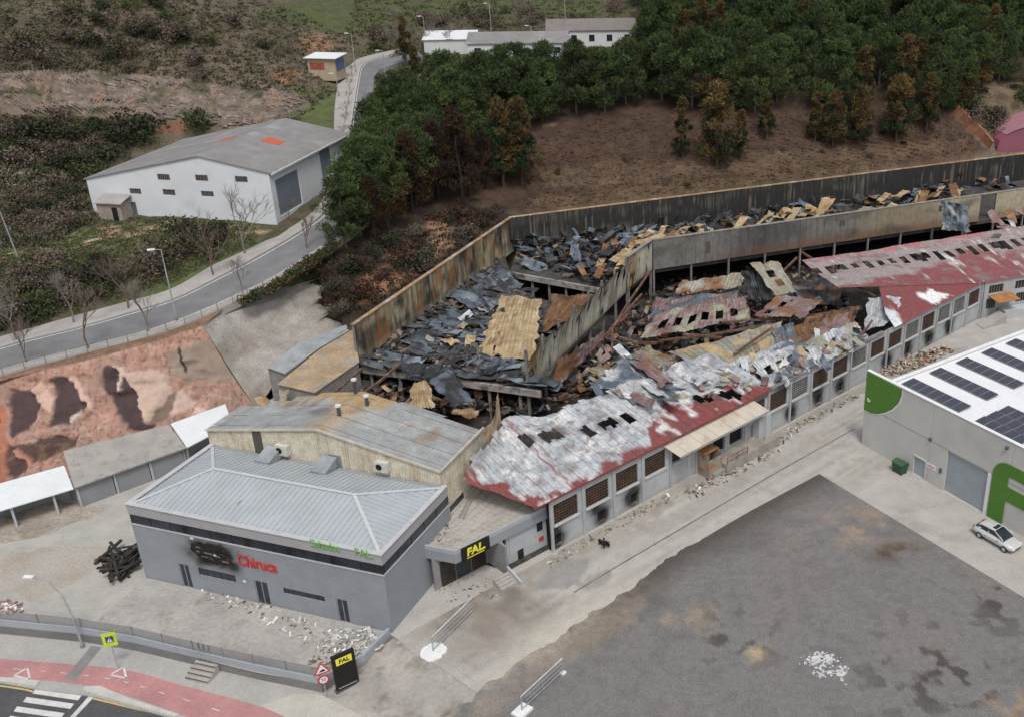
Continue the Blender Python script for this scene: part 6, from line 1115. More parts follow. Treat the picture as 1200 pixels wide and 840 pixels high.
# ------------------------------------------------------------------ signs, lamps, barriers, bin, totem
def pole_lamp(px, py, z0, topy, arm, label, group=None, curved=False, leanx=0.0, head=True):
    h = H2(px, py, z0, topy)-z0; t = thing('street_lamp' if head else 'utility_pole', label, 'street lamp' if head else 'pole', P(px, py, z0), 0, group); r = .09
    if curved: pts = [(0, 0, 0), (-.05, 0, h*.45), (-.35, 0, h*.75), (-1.1, 0, h*.95), (-2.1, 0, h)]; e = (-2.4, 0, h)
    else: pts = [(0, 0, 0), (leanx*.5, 0, h*.5), (leanx, 0, h), (leanx+arm*.6, -abs(arm)*.3, h+.15)]; e = (leanx+arm, -abs(arm)*.5, h+.18)
    MB().tube(pts, [r, r*.85, r*.7]+[r*.55]*(len(pts)-3), 8).build('pole', mat('lamp_steel', (.33, .34, .35), .6), t)
    MB().tube([(0, 0, 0), (0, 0, .3)], .16, 8).build('base_collar', m_fp, t)
    if head:
        mb = MB(); d = Vector((e[0]-pts[-1][0], e[1]-pts[-1][1], .02)); d = d.normalized() if d.length > .01 else Vector((1, 0, 0)); mb.beam(Vector(pts[-1]), Vector(pts[-1])+d*.75, .34, .13); mb.build('lamp_head', mat('lamp_white', (.70, .72, .72), .5), t)
    return t
pole_lamp(97, 758, -.8, 676, -1, 'curved grey street lamp on the pavement beside the forecourt wall', None, True)
pole_lamp(207, 375, 8.9, 293, -.9, 'street lamp on the lower side of the hill road before the bushes')
for px, py, z, ty, lab in ((417, 84, 18.6, 40, 'tall street lamp at the bend of the hill road'), (397, 113, 16.8, 87, 'street lamp on the pavement beyond the white barn'), (452, 92, 19.0, 60, 'street lamp right of the road bend, beside the conifers'), (499, 52, 20.6, 20, 'street lamp behind the white-roofed far hall'), (576, 42, 22, 5, 'street lamp behind the grey-roofed far house'), (663, 33, 23, -1, 'street lamp behind the long white far house'), (623, 49, 21.5, 31, 'short street lamp between the two largest far houses')): pole_lamp(px, py, z, ty, -.8, lab)
up_ = ground_hit(21, 302); up_t = pole_lamp(21, 302, float(up_[2]), 232, 0, 'leaning pale utility pole on the grass at the left edge', None, False, -.8, False)
# crossing sign
def sign_post(px, py, z, h, label, name): t = thing(name, label, 'road sign', P(px, py, z), math.radians(18)); MB().tube([(0, 0, 0), (0, 0, h)], .04, 8).build('post', m_steel, t); return t
t = sign_post(139, 784, -.8, 3.6, 'yellow-green crossing sign on a post beside the cycle lane', 'crossing_sign'); mb = MB(); mb.box(-.48, .48, -.07, -.045, 2.35, 3.6); pn = mb.build('sign_panel', mat('fluorescent_yellow', (.62, .75, .05), .6), t); MB().box(-.27, .27, -.08, -.071, 2.7, 3.28).build('blue_square', mat('sign_blue', (.04, .08, .22), .5), pn)
mb = MB(); mb.add([(-.2, -.086, 2.75), (.2, -.086, 2.75), (0, -.086, 3.22)], [(0, 1, 2)]); mb.build('white_triangle', m_white_p, pn)
mb = MB(); mb.tube([(0, -.095, 3.08), (0, -.088, 3.08)], .045, 8); mb.beam((0, -.09, 3.03), (.02, -.09, 2.9), .05, .006); mb.beam((.02, -.09, 2.9), (.1, -.09, 2.78), .035, .006); mb.beam((.02, -.09, 2.9), (-.07, -.09, 2.78), .035, .006); mb.build('pedestrian_symbol', m_dark, pn)
t = sign_post(383, 817, -.8, 3.4, 'red-bordered triangle over round speed sign before the wall corner', 'warning_sign'); t.rotation_euler = (0, 0, math.radians(30)); m_red = mat('sign_red', (.5, .04, .05), .5)
def ngon(cx_, cz_, r, n, y, rot=math.pi/2): return [(cx_+r*math.cos(rot+2*math.pi*i/n), y, cz_+r*math.sin(rot+2*math.pi*i/n)) for i in range(n)]
for n, cz_, r, sym in ((3, 2.72, .72, 'hump'), (24, 1.78, .42, '30')):
    a, b = ngon(0, cz_, r, n, -.07), ngon(0, cz_, r, n, -.045); mb = MB(); mb.add(a+b, [tuple(range(n)), tuple(range(2*n-1, n-1, -1))]+[(i, i+n, (i+1) % n+n, (i+1) % n) for i in range(n)]); d = mb.build('sign_disc', m_red, t); w = MB().add(ngon(0, cz_, r*.7, n, -.078), [tuple(range(n))]).build('sign_face', m_white_p, d)
    if sym == '30': text_mesh('30', .38, .004, m_dark, 'sign_number', d, frame_mtx((0, -.085, cz_), (1, 0, 0)))
    else: mb = MB(); mb.add([(-.24, -.085, cz_-.17), (.24, -.085, cz_-.17), (.2, -.085, cz_-.02), (.06, -.085, cz_+.05), (-.1, -.085, cz_-.02)], [(0, 1, 2, 3, 4)]); mb.build('hump_symbol', m_dark, d)
# totem
tp = P(408, 806, -.8); tt = thing('sign_totem', 'black upright totem sign with yellow lettering plate at the wall corner', 'sign', tp, math.radians(38)); MB().box(-.85, .85, -.14, .14, .25, 3.4).build('totem_body', MATS['sign_black'], tt); MB().box(-.95, .95, -.22, .22, 0, .25).build('totem_base', mat('totem_base', (.09, .09, .09), .7), tt)
pl = MB().box(-.6, .6, -.165, -.141, 2.55, 3.15).build('yellow_plate', MATS['sign_yellow'], tt); text_mesh('FAL', .5, .006, MATS['sign_black'], 'plate_lettering', pl, frame_mtx((0, -.172, 2.84), (1, 0, 0)), shear=.1, bold=.015); MB().box(-.7, .7, -.155, -.141, .42, .5).build('silver_strip', m_steel, tt)
# site barriers
def barrier(a, b, blk, label, round_):
    p, q = P(*a, 0), P(*b, 0); d = (q-p)[:2]; L = float(np.linalg.norm(d)); t = thing('site_barrier', label, 'barrier', p, math.atan2(d[1], d[0])); MB().tube([(0, 0, .05), (0, 0, 1.5)], .05, 8).build('post', m_steel, t); MB().tube([(L, 0, .05), (L, 0, 1.5)], .04, 8).build('post', m_steel, t)
    MB().tube([(0, 0, 1.5), (L, 0, 1.5)], .045, 8).build('top_rail', mat('bright_steel', (.55, .56, .57), .4), t); MB().tube([(0, 0, .3), (L, 0, .3)], .035, 8).build('bottom_rail', m_steel, t)
    for z in (.7, 1.1): MB().tube([(L*.1, 0, z), (L, 0, z)], .022, 6).build('middle_rail', m_steel, t)
    MB().tube([(L*.5, 0, .3), (L*.5, 0, 1.5)], .03, 6).build('upright', m_steel, t)
    if round_:
        r = np.random.RandomState(4); pts = [(math.cos(a_)*1.05*(1+r.normal(0, .06)), math.sin(a_)*.95*(1+r.normal(0, .06))) for a_ in np.linspace(0, 6.28, 22)[:-1]]; MB().prism(pts, .01, .14).build('foot_block', m_white_p, t)
        mb = MB()
        for i in range(26): mb.beam((L*i/25, 0, .3), (L*i/25, 0, 1.5), .012)
        mb.build('mesh_wires', m_steel, t)
    else:
        MB().box(-.65, .65, -.5, .5, .01, .2).build('foot_block', m_white_p, t); MB().box(L-.2, L+.2, -.18, .18, .01, .18).build('end_block', m_white_p, t)
barrier((508, 764), (556, 716), 1, 'mesh site barrier on a round white base between porch and wall corner', True)
barrier((612, 834), (660, 789), 1, 'steel rail barrier with square white foot on the edge of the asphalt lot', False)
# wheelie bin
bp = P(1054, 553, 0); bn_ = thing('waste_bin', 'dark green wheeled waste bin beside the pale warehouse wall', 'bin', bp, math.atan2(gu[1], gu[0])); mg = mat('bin_green', (.035, .085, .04), .6, .12); mb = MB(); mb.prism([(-.65, -.45), (.65, -.45), (.65, .45), (-.65, .45)], .18, .19); mb = MB(); a = [(-.58, -.4, .18), (.58, -.4, .18), (.58, .4, .18), (-.58, .4, .18), (-.68, -.52, 1.15), (.68, -.52, 1.15), (.68, .52, 1.15), (-.68, .52, 1.15)]; mb.add(a, [(3, 2, 1, 0), (4, 5, 6, 7), (0, 1, 5, 4), (1, 2, 6, 5), (2, 3, 7, 6), (3, 0, 4, 7)]); mb.build('bin_body', mg, bn_)
V = []; 
for i in range(7): f = i/6; V += [(-.72, -.55+1.1*f, 1.16+.2*math.sin(math.pi*f)), (.72, -.55+1.1*f, 1.16+.2*math.sin(math.pi*f))]
obj('bin_lid', mesh('bin_lid', V, [(2*i, 2*i+1, 2*i+3, 2*i+2) for i in range(6)]+[tuple(range(0, 14, 2)), tuple(range(13, 0, -2))], mat('lid_green', (.05, .115, .06), .6)), bn_)
for x in (-.5, .5):
    for y in (-.35, .35): MB().tube([(x-.03, y, .1), (x+.03, y, .1)], .1, 10).build('wheel', m_dark, bn_)
# guard rail along the lower pavement
rr = rl[3][4:46]; gr = thing('guard_rail', 'thin dark guard rail along the lower side of the hill road', 'railing', rr[0])
mb = MB(); mb.tube([p-rr[0]+np.array((0, 0, 1.05)) for p in rr], .035, 5, None, False); mb.build('top_rail', m_fp, gr); mb = MB(); mb.tube([p-rr[0]+np.array((0, 0, .6)) for p in rr], .025, 5, None, False); mb.build('middle_rail', m_fp, gr)
for p in resample(rr, 26): MB().tube([p-rr[0], p-rr[0]+np.array((0, 0, 1.08))], .04, 5).build('post', m_fp, gr)

# ------------------------------------------------------------------ silver hatchback
def ring_loft(st, n=16, pw=3.2):
    V = []; F = []
    for x, hw, zb, zt in st:
        for k in range(n):
            a = 2*math.pi*k/n; c_, s_ = math.cos(a), math.sin(a); V.append((x, hw*math.copysign(abs(c_)**(2/pw), c_), (zb+zt)/2+(zt-zb)/2*math.copysign(abs(s_)**(2/pw), s_)))
    for i in range(len(st)-1):
        for k in range(n): F.append((i*n+k, (i+1)*n+k, (i+1)*n+(k+1) % n, i*n+(k+1) % n))
    F += [tuple(range(n)), tuple(range(len(st)*n-1, (len(st)-1)*n-1, -1))]; return V, F
cp_ = P(1168, 634, 0); car = thing('parked_car', 'silver hatchback with dark sunroof parked before the green letter', 'car', cp_, math.atan2(gu[1], gu[0])+.02)
mcar = mat('silver_paint', (.64, .65, .65), .28, .03, .5, .02, metal=.25, spec=.5); mtr = mat('black_trim', (.02, .02, .02), .6); 
V, F = ring_loft([(-2.2, .62, .42, .86), (-2.12, .78, .30, .95), (-1.8, .86, .24, 1.02), (-1.0, .89, .22, 1.0), (0, .89, .22, .98), (.9, .89, .22, .96), (1.5, .87, .24, .90), (1.95, .80, .28, .80), (2.15, .66, .36, .68), (2.22, .5, .40, .6)]); obj('body', mesh('body', V, F, mcar, None, True), car)
V, F = ring_loft([(-2.0, .66, .85, 1.0), (-1.75, .72, .85, 1.32), (-1.3, .71, .85, 1.46), (-.5, .70, .85, 1.50), (.1, .69, .85, 1.47), (.65, .70, .85, 1.22), (1.15, .74, .82, .97)], 16, 4.); gh = obj('glasshouse', mesh('glasshouse', V, F, m_glass, None, True), car)
def roofp(x): return float(np.interp(x, [-1.9, -1.75, -1.3, -.5, .1, .25], [1.16, 1.33, 1.47, 1.51, 1.48, 1.42]))
V = []; xs2 = np.linspace(-1.62, .08, 9)
for x in xs2:
    for y in (-.60, -.5, 0, .5, .60): V.append((x, y, roofp(x)+.012-(.05 if abs(y) > .55 else 0)))
obj('roof_panel', mesh('roof_panel', V, grid_faces(9, 5), mcar, None, True), car); MB().box(-.35, .0, -.42, .42, 1.5, 1.525).build('sunroof', m_glass, car)
for s in (-1, 1):
    mb = MB(); mb.beam((.08, s*.64, 1.44), (1.12, s*.77, .97), .07, .05); mb.beam((-.55, s*.72, .95), (-.5, s*.64, 1.47), .08, .03); mb.beam((-1.5, s*.73, .98), (-1.45, s*.62, 1.42), .3, .03); mb.beam((-1.62, s*.62, 1.38), (.08, s*.62, 1.46), .06, .05); mb.build('pillar', mcar, car)
    mb = MB(); mb.box(.62, .8, s*.95-.08, s*.95+.08, .95, 1.07); mb.build('mirror', mcar, car)
    MB().box(1.92, 2.1, s*.62-.16, s*.62+.16, .62, .74).build('headlight', m_white_p, car); MB().box(-2.2, -2.1, s*.66-.1, s*.66+.1, .7, .92).build('tail_light', m_red, car)
    MB().box(-.9, .9, s*.885-.012, s*.885+.012, .62, .66).build('door_line', mat('trim_grey', (.25, .25, .25), .5), car)
MB().box(2.16, 2.235, -.42, .42, .46, .58).build('grille', mtr, car); MB().box(-2.22, -2.14, -.6, .6, .38, .46).build('bumper_trim', mtr, car)
for x in (-1.32, 1.36):
    for s in (-1, 1):
        w = MB().tube([(x, s*.70, .32), (x, s*.91, .32)], .32, 18).build('wheel', mtr, car); MB().tube([(x, s*.912, .32), (x, s*.92, .32)], .2, 14).build('rim', m_steel, w)
# ------------------------------------------------------------------ vegetation
m_leaf = mat('foliage', attr=True, rough=.9, var=.18, scale=.5, fine=.1, rand=.18, spec=.15)
m_bark = mat('bark', (.10, .08, .065), .95, .3, 2.); m_bbark = mat('burnt_bark', (.03, .026, .023), .95, .3, 2.); m_pbark = mat('pale_bark', (.21, .185, .165), .95, .25, 2.)
def leaf_cards(C, Rr, n, size, rs, cols, flat=1.0, tall=1.0, wid=.4, up=0.0):
    """n little leaf tufts spread through each clump (centres C, radii Rr)"""
    m = len(C); N = m*n; C = np.repeat(np.asarray(C), n, 0); Rr = np.repeat(np.asarray(Rr), n)[:, None]; col = np.repeat(np.asarray(cols), n, 0)
    def unit(v): return v/np.linalg.norm(v, axis=1)[:, None]
    d = unit(rs.normal(0, 1, (N, 3))); p = C+d*Rr*(.45+.6*rs.rand(N, 1))*np.array((1, 1, flat)); a = unit(unit(rs.normal(0, 1, (N, 3)))+d*.7+np.array((0, 0, up))); b = unit(np.cross(a, rs.normal(0, 1, (N, 3))))
    s = size*(.6+.8*rs.rand(N, 1)); b = b*s*wid; a = a*s*tall; V = np.stack([p-b, p+b, p+a+b*.3, p+a-b*.4], 1).reshape(-1, 3); F = np.arange(4*N).reshape(-1, 4); K = np.repeat(col*(.75+.5*rs.rand(N, 1)), 4, 0)
    return V, F, K
def pine_mesh(seed, h, cr, mode):
    rs = np.random.RandomState(seed); C = []; Rr = []; cols = []; n = {'thin': 44, 'gold': 80, 'burnt': 60}.get(mode, 78)
    lo = .16 if mode in ('green', 'scorch') else .12
    G = [np.array((.048, .074, .028)), np.array((.062, .09, .033)), np.array((.038, .058, .027)), np.array((.080, .108, .038))]; S = [np.array((.125, .088, .036)), np.array((.095, .06, .028)), np.array((.15, .112, .048))]; D = [np.array((.036, .023, .017)), np.array((.048, .028, .019)), np.array((.024, .019, .016))]
    for i in range(n):
        f = rs.rand()**.8; z = h*(lo+(.98-lo)*f)
        if mode in ('gold', 'thin', 'burnt'): prof = max(.16, (1-f)**.55*(.6+.4*min(1, f*5)))
        else: prof = math.sin(math.pi*min(1, .18+.78*f))**.6
        a = rs.rand()*6.283; rad = cr*prof*math.sqrt(rs.rand())*1.0; C.append(np.array((math.cos(a)*rad, math.sin(a)*rad, z))); Rr.append(cr*(.15+.11*rs.rand())*(1.1 if mode not in ('gold', 'thin') else 1.1))
        k = rs.randint(0, 4)
        if mode == 'green': c = G[k]
        elif mode == 'scorch': c = S[k % 3]*.75 if f < .45+.25*(rs.rand()-.5) else G[k]
        elif mode in ('gold', 'thin'): c = S[k % 3] if rs.rand() < .28+.55*f else G[2]*.8
        else: c = D[k % 3] if rs.rand() < .85 else S[1]*.6
        cols.append(c)
    V, F, K = leaf_cards(C, Rr, 130 if mode != 'burnt' else 100, .30 if mode != 'burnt' else .24, rs, cols, .85, 1.25, .17, .7)
    return mesh('crown', V, F, m_leaf, K), C
def trunk_mesh(seed, h, m, C=None):
    rs = np.random.RandomState(seed); mb = MB(); mb.tube([(0, 0, -.5), (.1, 0, h*.35), (rs.normal(0, .2), rs.normal(0, .2), h*.7), (0, 0, h*.95)], [.22, .18, .11, .03], 7)
    if C is not None:
        for i in range(0, len(C), 4):
            c = C[i]; z0 = max(h*.2, c[2]-1.0-.2*abs(c[0])); mb.tube([(0, 0, z0), (c[0]*.55, c[1]*.55, (z0+c[2])/2+.1), tuple(c)], [.07, .05, .02], 4, None, False)
    return mesh('trunk', mb.v, mb.f, m)
PINES = {}
for mode, k in (('green', 5), ('scorch', 3), ('gold', 3), ('thin', 2), ('burnt', 3)):
    PINES[mode] = []
    for i in range(k):
        h = 11.0; cr = {'green': 3.7, 'scorch': 3.5, 'gold': 3.3, 'thin': 2.2, 'burnt': 3.0}[mode]; c, C = pine_mesh(100+i*7+len(mode)*31, h, cr, mode); PINES[mode].append((c, trunk_mesh(i+50, h, m_bbark if mode == 'burnt' else m_bark, C)))
def plant_tree(name, protos, p, s, rs, label, cat, group, parts=('crown', 'trunk'), sz=1.0):
    c, t = rs.choice(protos); e = thing(name, label, cat, (p[0], p[1], p[2]-.1), rs.uniform(0, 6.28), group); e.scale = (s, s, s*sz); obj(parts[0], c, e); obj(parts[1], t, e); return e
rs = random.Random(5); placed = []
def far_enough(p, d): return all((p[0]-q[0])**2+(p[1]-q[1])**2 > d*d for q in placed)
# named individuals first: (px, py base, mode, scale, label)
for px, py, mode, s, lab in ((840, 196, 'gold', 1.22, 'broad golden-scorched pine standing alone on the brown bank'), (800, 186, 'thin', .92, 'slim half-green pine just left of the broad golden pine'), (868, 190, 'thin', .8, 'small pine touching the right side of the broad golden pine'), (898, 166, 'thin', .75, 'small dull green pine right of the golden pine'), (976, 172, 'gold', .86, 'golden pine, leftmost of the right-hand trio on the bank'), (1006, 172, 'gold', .92, 'golden pine in the middle of the right-hand trio on the bank'), (1050, 166, 'gold', 1.05, 'tallest golden pine of the right-hand trio on the bank'), (955, 168, 'thin', .8, 'small green pine left of the right-hand golden trio'), (1085, 160, 'thin', 1.0, 'dark slim pine right of the golden trio'), (612, 216, 'gold', 1.2, 'tall pine with golden top and long bare trunk at the edge of the burnt clump'), (590, 220, 'thin', 1.25, 'slim dark green pine left of the golden-topped one'), (543, 246, 'burnt', 1.25, 'fully blackened broad pine in the burnt clump above the hall corner'), (515, 238, 'burnt', 1.1, 'blackened pine left of the broad black one'), (484, 252, 'burnt', 1.05, 'brown-black pine at the foot of the burnt clump'), (455, 268, 'scorch', 1.0, 'brown-scorched pine leaning over the hill road bank'), (418, 276, 'green', .95, 'green pine overhanging the hill road at the lower left of the wood'), (440, 284, 'burnt', .8, 'small rust-brown burnt pine on the bank below the wood')):
    p = ground_hit(px, py); placed.append(p); plant_tree('pine_tree', PINES[mode], p, s, rs, lab, 'tree', None)
def pines(n, poly, d, modes, smin, smax, label, group, tries=4000):
    k = 0
    for x, y in sample_poly(poly, tries, rs):
        if k >= n: break
        p = ground_hit(x, y)
        if p[2] < 1 or not far_enough(p, d): continue
        placed.append(p); k += 1; plant_tree('pine_tree', PINES[rs.choice(modes)], p, rs.uniform(smin, smax), rs, label, 'tree', group)
    return k
print('pines', pines(60, [(398, 290), (420, 296), (428, 250), (442, 200), (458, 165), (480, 150), (505, 158), (560, 165), (560, 200), (500, 225), (455, 290)], 3.2, ['green', 'green', 'green', 'green', 'scorch'], .8, 1.15, 'green pine in the thicket between hill road and burnt clump', 'pines beside the hill road', 500))
print('pines', pines(22, [(450, 240), (500, 205), (560, 200), (570, 225), (510, 250), (470, 268)], 3.2, ['burnt', 'burnt', 'burnt', 'scorch'], .8, 1.15, 'fire-browned pine in the burnt clump above the hall side wall', 'burnt pines above the hall', 300))
print('pines', pines(48, [(510, 152), (600, 158), (735, 136), (735, 116), (640, 130), (560, 138), (515, 142)], 4.6, ['green', 'green', 'scorch'], .9, 1.15, 'green pine in the row below the far houses', 'pines below the far houses', 900))
print('pines', pines(26, [(505, 128), (600, 124), (735, 112), (735, 98), (640, 96), (560, 104), (505, 112)], 4.0, ['green'], .55, .8, 'small green pine close below the far houses', 'small pines below the far houses', 500))
print('pines', pines(200, [(735, 134), (760, 30), (745, -30), (1230, -40), (1230, 60), (1110, 136), (900, 144)], 4.7, ['green', 'green', 'green', 'scorch', 'green', 'thin'], .8, 1.3, 'green pine of the dense wood above the brown bank', 'pines of the dense wood', 2600))
# far conifers by the houses
p = ground_hit(476, 78); plant_tree('fir_tree', PINES['thin'], p, .9, rs, 'dark conifer beside the lamp at the road bend', 'tree', None); p = ground_hit(487, 92); plant_tree('golden_conifer', PINES['gold'], p, .55, rs, 'small yellow-green conifer before the far white hall', 'tree', None)
# bare roadside trees
def bare_mesh(seed, h, spread, col_m, dense=1):
    r = random.Random(seed); mb = MB()
    def grow(p, d, l, rad, lev):
        q = p+d*l; mid = p+d*l*.5+Vector((r.uniform(-1, 1), r.uniform(-1, 1), 0))*l*.06; mb.tube([p, mid, q], [rad, rad*.85, rad*.65], 5 if lev < 2 else 3, None, False)
        if lev >= 4: return
        for i in range(r.choice([3, 4, 4]) if lev < 3 else 4+dense):
            n = Vector((r.uniform(-1, 1), r.uniform(-1, 1), r.uniform(.0, .9))); nd_ = (d*.75+n*spread).normalized(); grow(q if i < 2 else p+d*l*r.uniform(.5, .95), nd_, l*r.uniform(.55, .8), rad*.58, lev+1)
    grow(Vector((0, 0, -.2)), Vector((r.uniform(-.05, .05), 0, 1)), h*.3, h*.012, 0); return mesh('branches', mb.v, mb.f, col_m)
BARE = [bare_mesh(60+i, 7.0, .8, m_pbark if i % 2 else mat('twig_brown', (.155, .115, .095), .95, .2, 2.)) for i in range(5)]
def bare(px, py, z, s, label, group=None):
    p = P(px, py, z) if z else ground_hit(px, py); e = obj('bare_tree', rs.choice(BARE), None, p, rs.uniform(0, 6.28)); s *= 1.3; e.scale = (s, s, s); tag(e, label, 'tree', group)
for px, py, z, s, lab in ((19, 398, 7.9, .95, 'bare tree on the upper pavement nearest the left edge'), (31, 424, 7.8, .8, 'bare tree on the lower pavement nearest the left edge'), (86, 378, 8.1, 1.0, 'bare tree on the upper pavement, second from the left edge'), (104, 408, 8.1, 1.15, 'bare tree on the lower pavement, second from the left edge'), (150, 362, 8.4, 1.15, 'broad bare tree on the upper pavement left of the street lamp'), (173, 390, 8.4, 1.0, 'bare tree on the lower pavement left of the street lamp'), (250, 322, 9.6, 1.1, 'bare tree on the upper pavement right of the street lamp'), (284, 344, 9.7, .75, 'thin bare tree on the lower pavement right of the street lamp'), (287, 297, 10.2, 1.25, 'pale bare tree in front of the white barn corner'), (360, 292, 10.9, .7, 'thin bare sapling by the hedge below the barn doors'), (340, 262, 11.2, .6, 'bare sapling at the barn steps')): bare(px, py, z, s, lab)
for i, (px, py, z) in enumerate(((405, 150, 15.4), (407, 137, 15.8), (409, 122, 16.4), (410, 107, 17.1), (413, 92, 17.9), (404, 165, 14.8))): bare(px, py, z, .42, 'small bare street tree in the row along the upper road pavement', 'small trees along the upper road')
for i in range(16): x, y = rs.uniform(440, 560), rs.uniform(40, 78); bare(x, min(y, 62) if x > 490 else y, 0, rs.uniform(.6, .9), 'purple-brown bare tree in the thicket beyond the road bend', 'bare trees beyond the road bend')
for i in range(12): x, y = rs.uniform(560, 735), rs.uniform(8, 34); bare(x, y, 0, rs.uniform(.6, .95), 'brown bare tree in the scrub behind the far houses', 'bare trees behind the far houses')
# shrubs
def bush_mesh(seed, pal, n=11, cards=70, size=.15):
    r = np.random.RandomState(seed); C = [np.array((r.normal(0, .55), r.normal(0, .55), .25+r.rand()*.8)) for _ in range(n)]; V, F, K = leaf_cards(C, [.42+.25*r.rand() for _ in C], cards, size, r, [np.array(pal[r.randint(0, len(pal))]) for _ in C], .8, .9); V[:, 2] = np.maximum(V[:, 2], -.05); return mesh('bush', V, F, m_leaf, K)
PB = {'green': [(.050, .066, .028), (.062, .076, .033), (.040, .052, .026)], 'brown': [(.115, .092, .07), (.098, .08, .06), (.14, .112, .088)], 'olive': [(.09, .092, .046), (.078, .082, .04), (.11, .10, .06)], 'dark': [(.046, .054, .03), (.058, .054, .037), (.04, .045, .027)], 'burnt': [(.05, .033, .024), (.035, .026, .022), (.085, .05, .032)], 'lime': [(.085, .112, .038), (.072, .098, .035)]}
BUSH = {k: [bush_mesh(200+i+hash_, v) for i in range(3)] for hash_, (k, v) in enumerate(PB.items())}
def bush(px, py, kind, s, label, group=None, p=None):
    p = ground_hit(px, py) if p is None else p; e = obj('shrub', rs.choice(BUSH[kind]), None, p-np.array((0, 0, .1)), rs.uniform(0, 6.28)); e.scale = (s, s, s*rs.uniform(.75, 1.1)); tag(e, label, 'shrub', group)
for px, py, k, s, lab in ((238, 152, 'green', 2.6, 'round green shrub behind the white barn roof'), (160, 165, 'dark', 3.2, 'large dark shrub left behind the white barn'), (40, 165, 'dark', 3.0, 'large dark shrub below the rock band at the left'), (100, 205, 'green', 2.8, 'green shrub beside the left end of the white barn'), (195, 25, 'lime', 1.6, 'yellow-green shrub near the top of the left hillside'), (153, 10, 'lime', 1.5, 'yellow-green shrub at the top edge of the left hillside'), (105, 55, 'dark', 2.2, 'dark shrub in the middle of the left hillside'), (215, 52, 'dark', 2.4, 'dark shrub right of the middle of the left hillside'), (165, 45, 'dark', 2.0, 'dark shrub between two others on the left hillside'), (120, 332, 'dark', 2.4, 'dark evergreen shrub behind the broad bare tree'), (45, 372, 'green', 2.2, 'green shrub by the upper pavement near the left edge')): bush(px, py, k, s, lab)
def bushes(n, poly, kinds, smin, smax, label, group):
    for x, y in sample_poly(poly, n, rs): bush(x, y, rs.choice(kinds), rs.uniform(smin, smax), label, group)
bushes(34, [(0, 5), (280, 5), (330, 60), (300, 95), (180, 88), (0, 84)], ['olive', 'brown', 'dark', 'brown'], .9, 2.2, 'low scrubby shrub on the upper left hillside above the rock band', 'shrubs on the upper left hillside')
bushes(26, [(0, 142), (110, 140), (190, 155), (100, 205), (60, 225), (0, 195)], ['dark', 'brown', 'green', 'brown'], 1.2, 2.6, 'scrubby shrub in the hollow between rock band and white barn', 'shrubs below the rock band')
bushes(30, [(0, 335), (60, 315), (150, 300), (250, 270), (280, 285), (195, 332), (130, 352), (80, 366), (0, 390)], ['brown', 'brown', 'dark', 'olive'], 1.1, 2.3, 'brownish shrub on the bank above the hill road', 'shrubs above the hill road')
bushes(16, [(0, 225), (90, 230), (110, 262), (60, 285), (0, 280)], ['olive', 'brown', 'dark'], .9, 1.8, 'low shrub on the grass around the utility pole', 'shrubs near the utility pole')
bushes(30, [(400, 45), (560, 15), (735, 5), (735, 28), (560, 42), (470, 70), (440, 68)], ['brown', 'brown', 'olive'], 1.2, 2.4, 'brown shrub behind the far houses and road bend', 'shrubs behind the far houses')
bushes(26, [(415, 360), (400, 320), (470, 275), (560, 240), (590, 255), (500, 315)], ['burnt', 'burnt', 'dark', 'brown'], .8, 1.8, 'scorched shrub on the burnt bank left of the hall wall', 'scorched shrubs on the burnt bank')
bushes(22, [(1090, 110), (1200, 85), (1200, 138), (1150, 165)], ['olive', 'brown', 'dark', 'green'], 1.0, 2.2, 'scrubby shrub near the pink building', 'shrubs near the pink building')
bushes(16, [(620, 245), (640, 190), (880, 165), (1120, 150), (1135, 180)], ['burnt', 'brown'], .4, .9, 'small scorched shrub on the brown bank', 'small shrubs on the brown bank')
bushes(9, [(368, 322), (378, 318), (412, 380), (404, 386)], ['burnt', 'dark', 'brown'], .6, 1.2, 'small dark shrub along the right rim of the grey shotcrete slope', 'shrubs along the shotcrete rim')
# clipped hedge between road and burnt bank
hp = resample(np.array([P(284, 357, 9.3), P(330, 334, 10.0), P(392, 290, 11.2)]), 30); hr = np.random.RandomState(8); C = [p+np.array((.3+hr.normal(0, .25), -.5+hr.normal(0, .25), .35+.5*hr.rand())) for p in resample(hp, 110)]
V, F, K = leaf_cards(C, [.5+.25*hr.rand() for _ in C], 44, .24, hr, [np.array(PB['green'][hr.randint(0, 3)] if hr.rand() < .7 else (.12, .065, .035)) for _ in C], .9, .8); o = obj('hedge', mesh('hedge', V, F, m_leaf, K)); tag(centre(o), 'long dark green hedge along the lower side of the hill road', 'hedge')
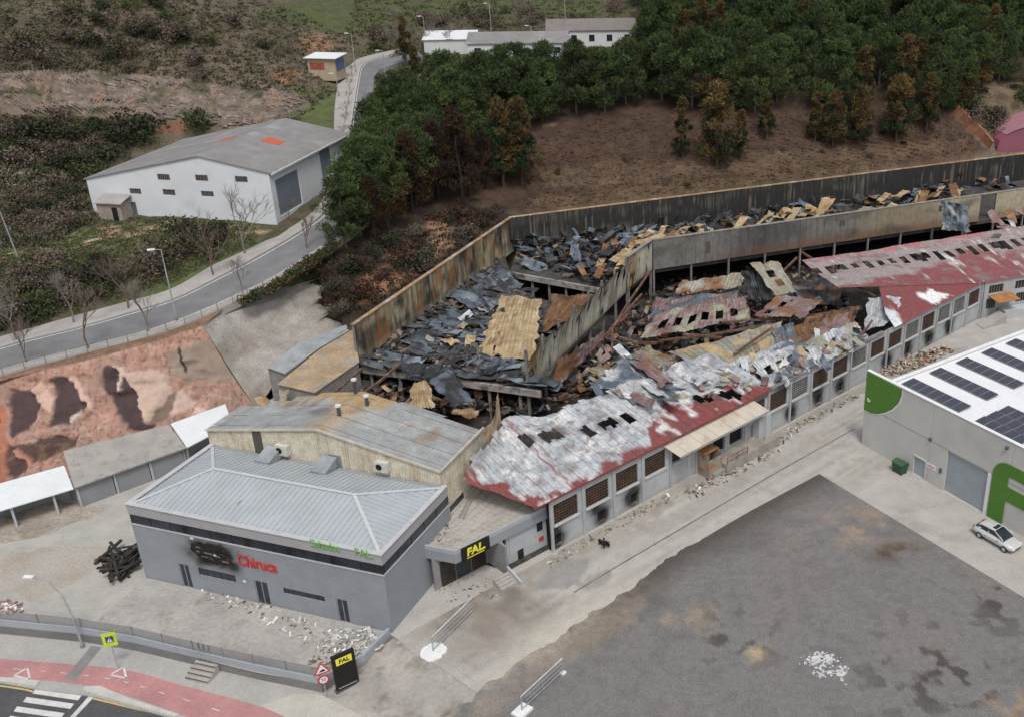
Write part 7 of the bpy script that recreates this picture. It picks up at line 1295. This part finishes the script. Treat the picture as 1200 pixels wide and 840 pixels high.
# ground cover: grass tufts and low scrub too many to count
def cover(name, n, poly, pal, size, seed, label, h=.25):
    r = np.random.RandomState(seed); p = ground_hits(sample_poly(poly, n, random.Random(seed))); p = p[p[:, 2] > 0]; m = len(p); J = 9; col = np.array(pal)[r.randint(0, len(pal), m)]*(.75+.5*r.rand(m, 1)); s = np.repeat(size*(.35+.75*r.rand(m, 1)), J, 0); q = np.repeat(p, J, 0)+np.c_[r.normal(0, size*.6, (m*J, 2)), np.zeros(m*J)]; N = m*J
    a = r.normal(0, 1, (N, 3)); a[:, 2] = np.abs(a[:, 2])*.8+.3; a /= np.linalg.norm(a, axis=1)[:, None]; b = np.cross(a, r.normal(0, 1, (N, 3))); b /= np.linalg.norm(b, axis=1)[:, None]; s = s*.7
    V = np.stack([q-b*s*.3, q+b*s*.3, q+a*s+b*s*.12, q+a*s-b*s*.18], 1).reshape(-1, 3); tag(stuff(obj(name, mesh(name, V, np.arange(4*N).reshape(-1, 4), m_leaf, np.repeat(col, J*4, 0)))), label, 'vegetation')
cover('scrub', 5200, [(-5, -5), (300, -5), (400, 40), (390, 110), (340, 150), (200, 90), (0, 85)], PB['olive']+PB['olive']+PB['brown']+PB['dark'], .6, 41, 'low scrub covering the upper left hillside')
cover('scrub', 2400, [(-5, 138), (180, 150), (100, 215), (110, 255), (60, 290), (-5, 290)], PB['brown']+PB['olive']+PB['green'], .7, 42, 'low scrub in the hollow left of the white barn')
cover('grass', 4200, [(-5, 300), (110, 285), (300, 265), (300, 285), (195, 335), (-5, 392)], PB['olive']+PB['lime']*2+PB['brown'], .40, 43, 'rough grass on the bank above the hill road')
cover('grass', 1800, [(-5, 255), (100, 255), (300, 258), (300, 268), (110, 288), (-5, 300)], PB['lime']+PB['olive'], .32, 47, 'short grass in front of the white barn')
cover('scrub', 1300, [(395, 60), (420, -5), (740, -5), (735, 30), (540, 45), (470, 80)], PB['brown']+PB['olive']+PB['lime'], .8, 44, 'scrub and grass beyond the far houses')
cover('dry_grass', 4500, [(610, 250), (625, 165), (720, 135), (1110, 135), (1150, 178), (1000, 203)], [(.13, .088, .054), (.09, .055, .035), (.07, .042, .028), (.16, .112, .068)], .32, 45, 'scorched dry grass on the brown bank')
cover('burnt_brush', 900, [(330, 345), (400, 295), (590, 238), (595, 258), (420, 372)], PB['burnt']+PB['dark'], .5, 46, 'charred brush on the bank left of the hall wall')
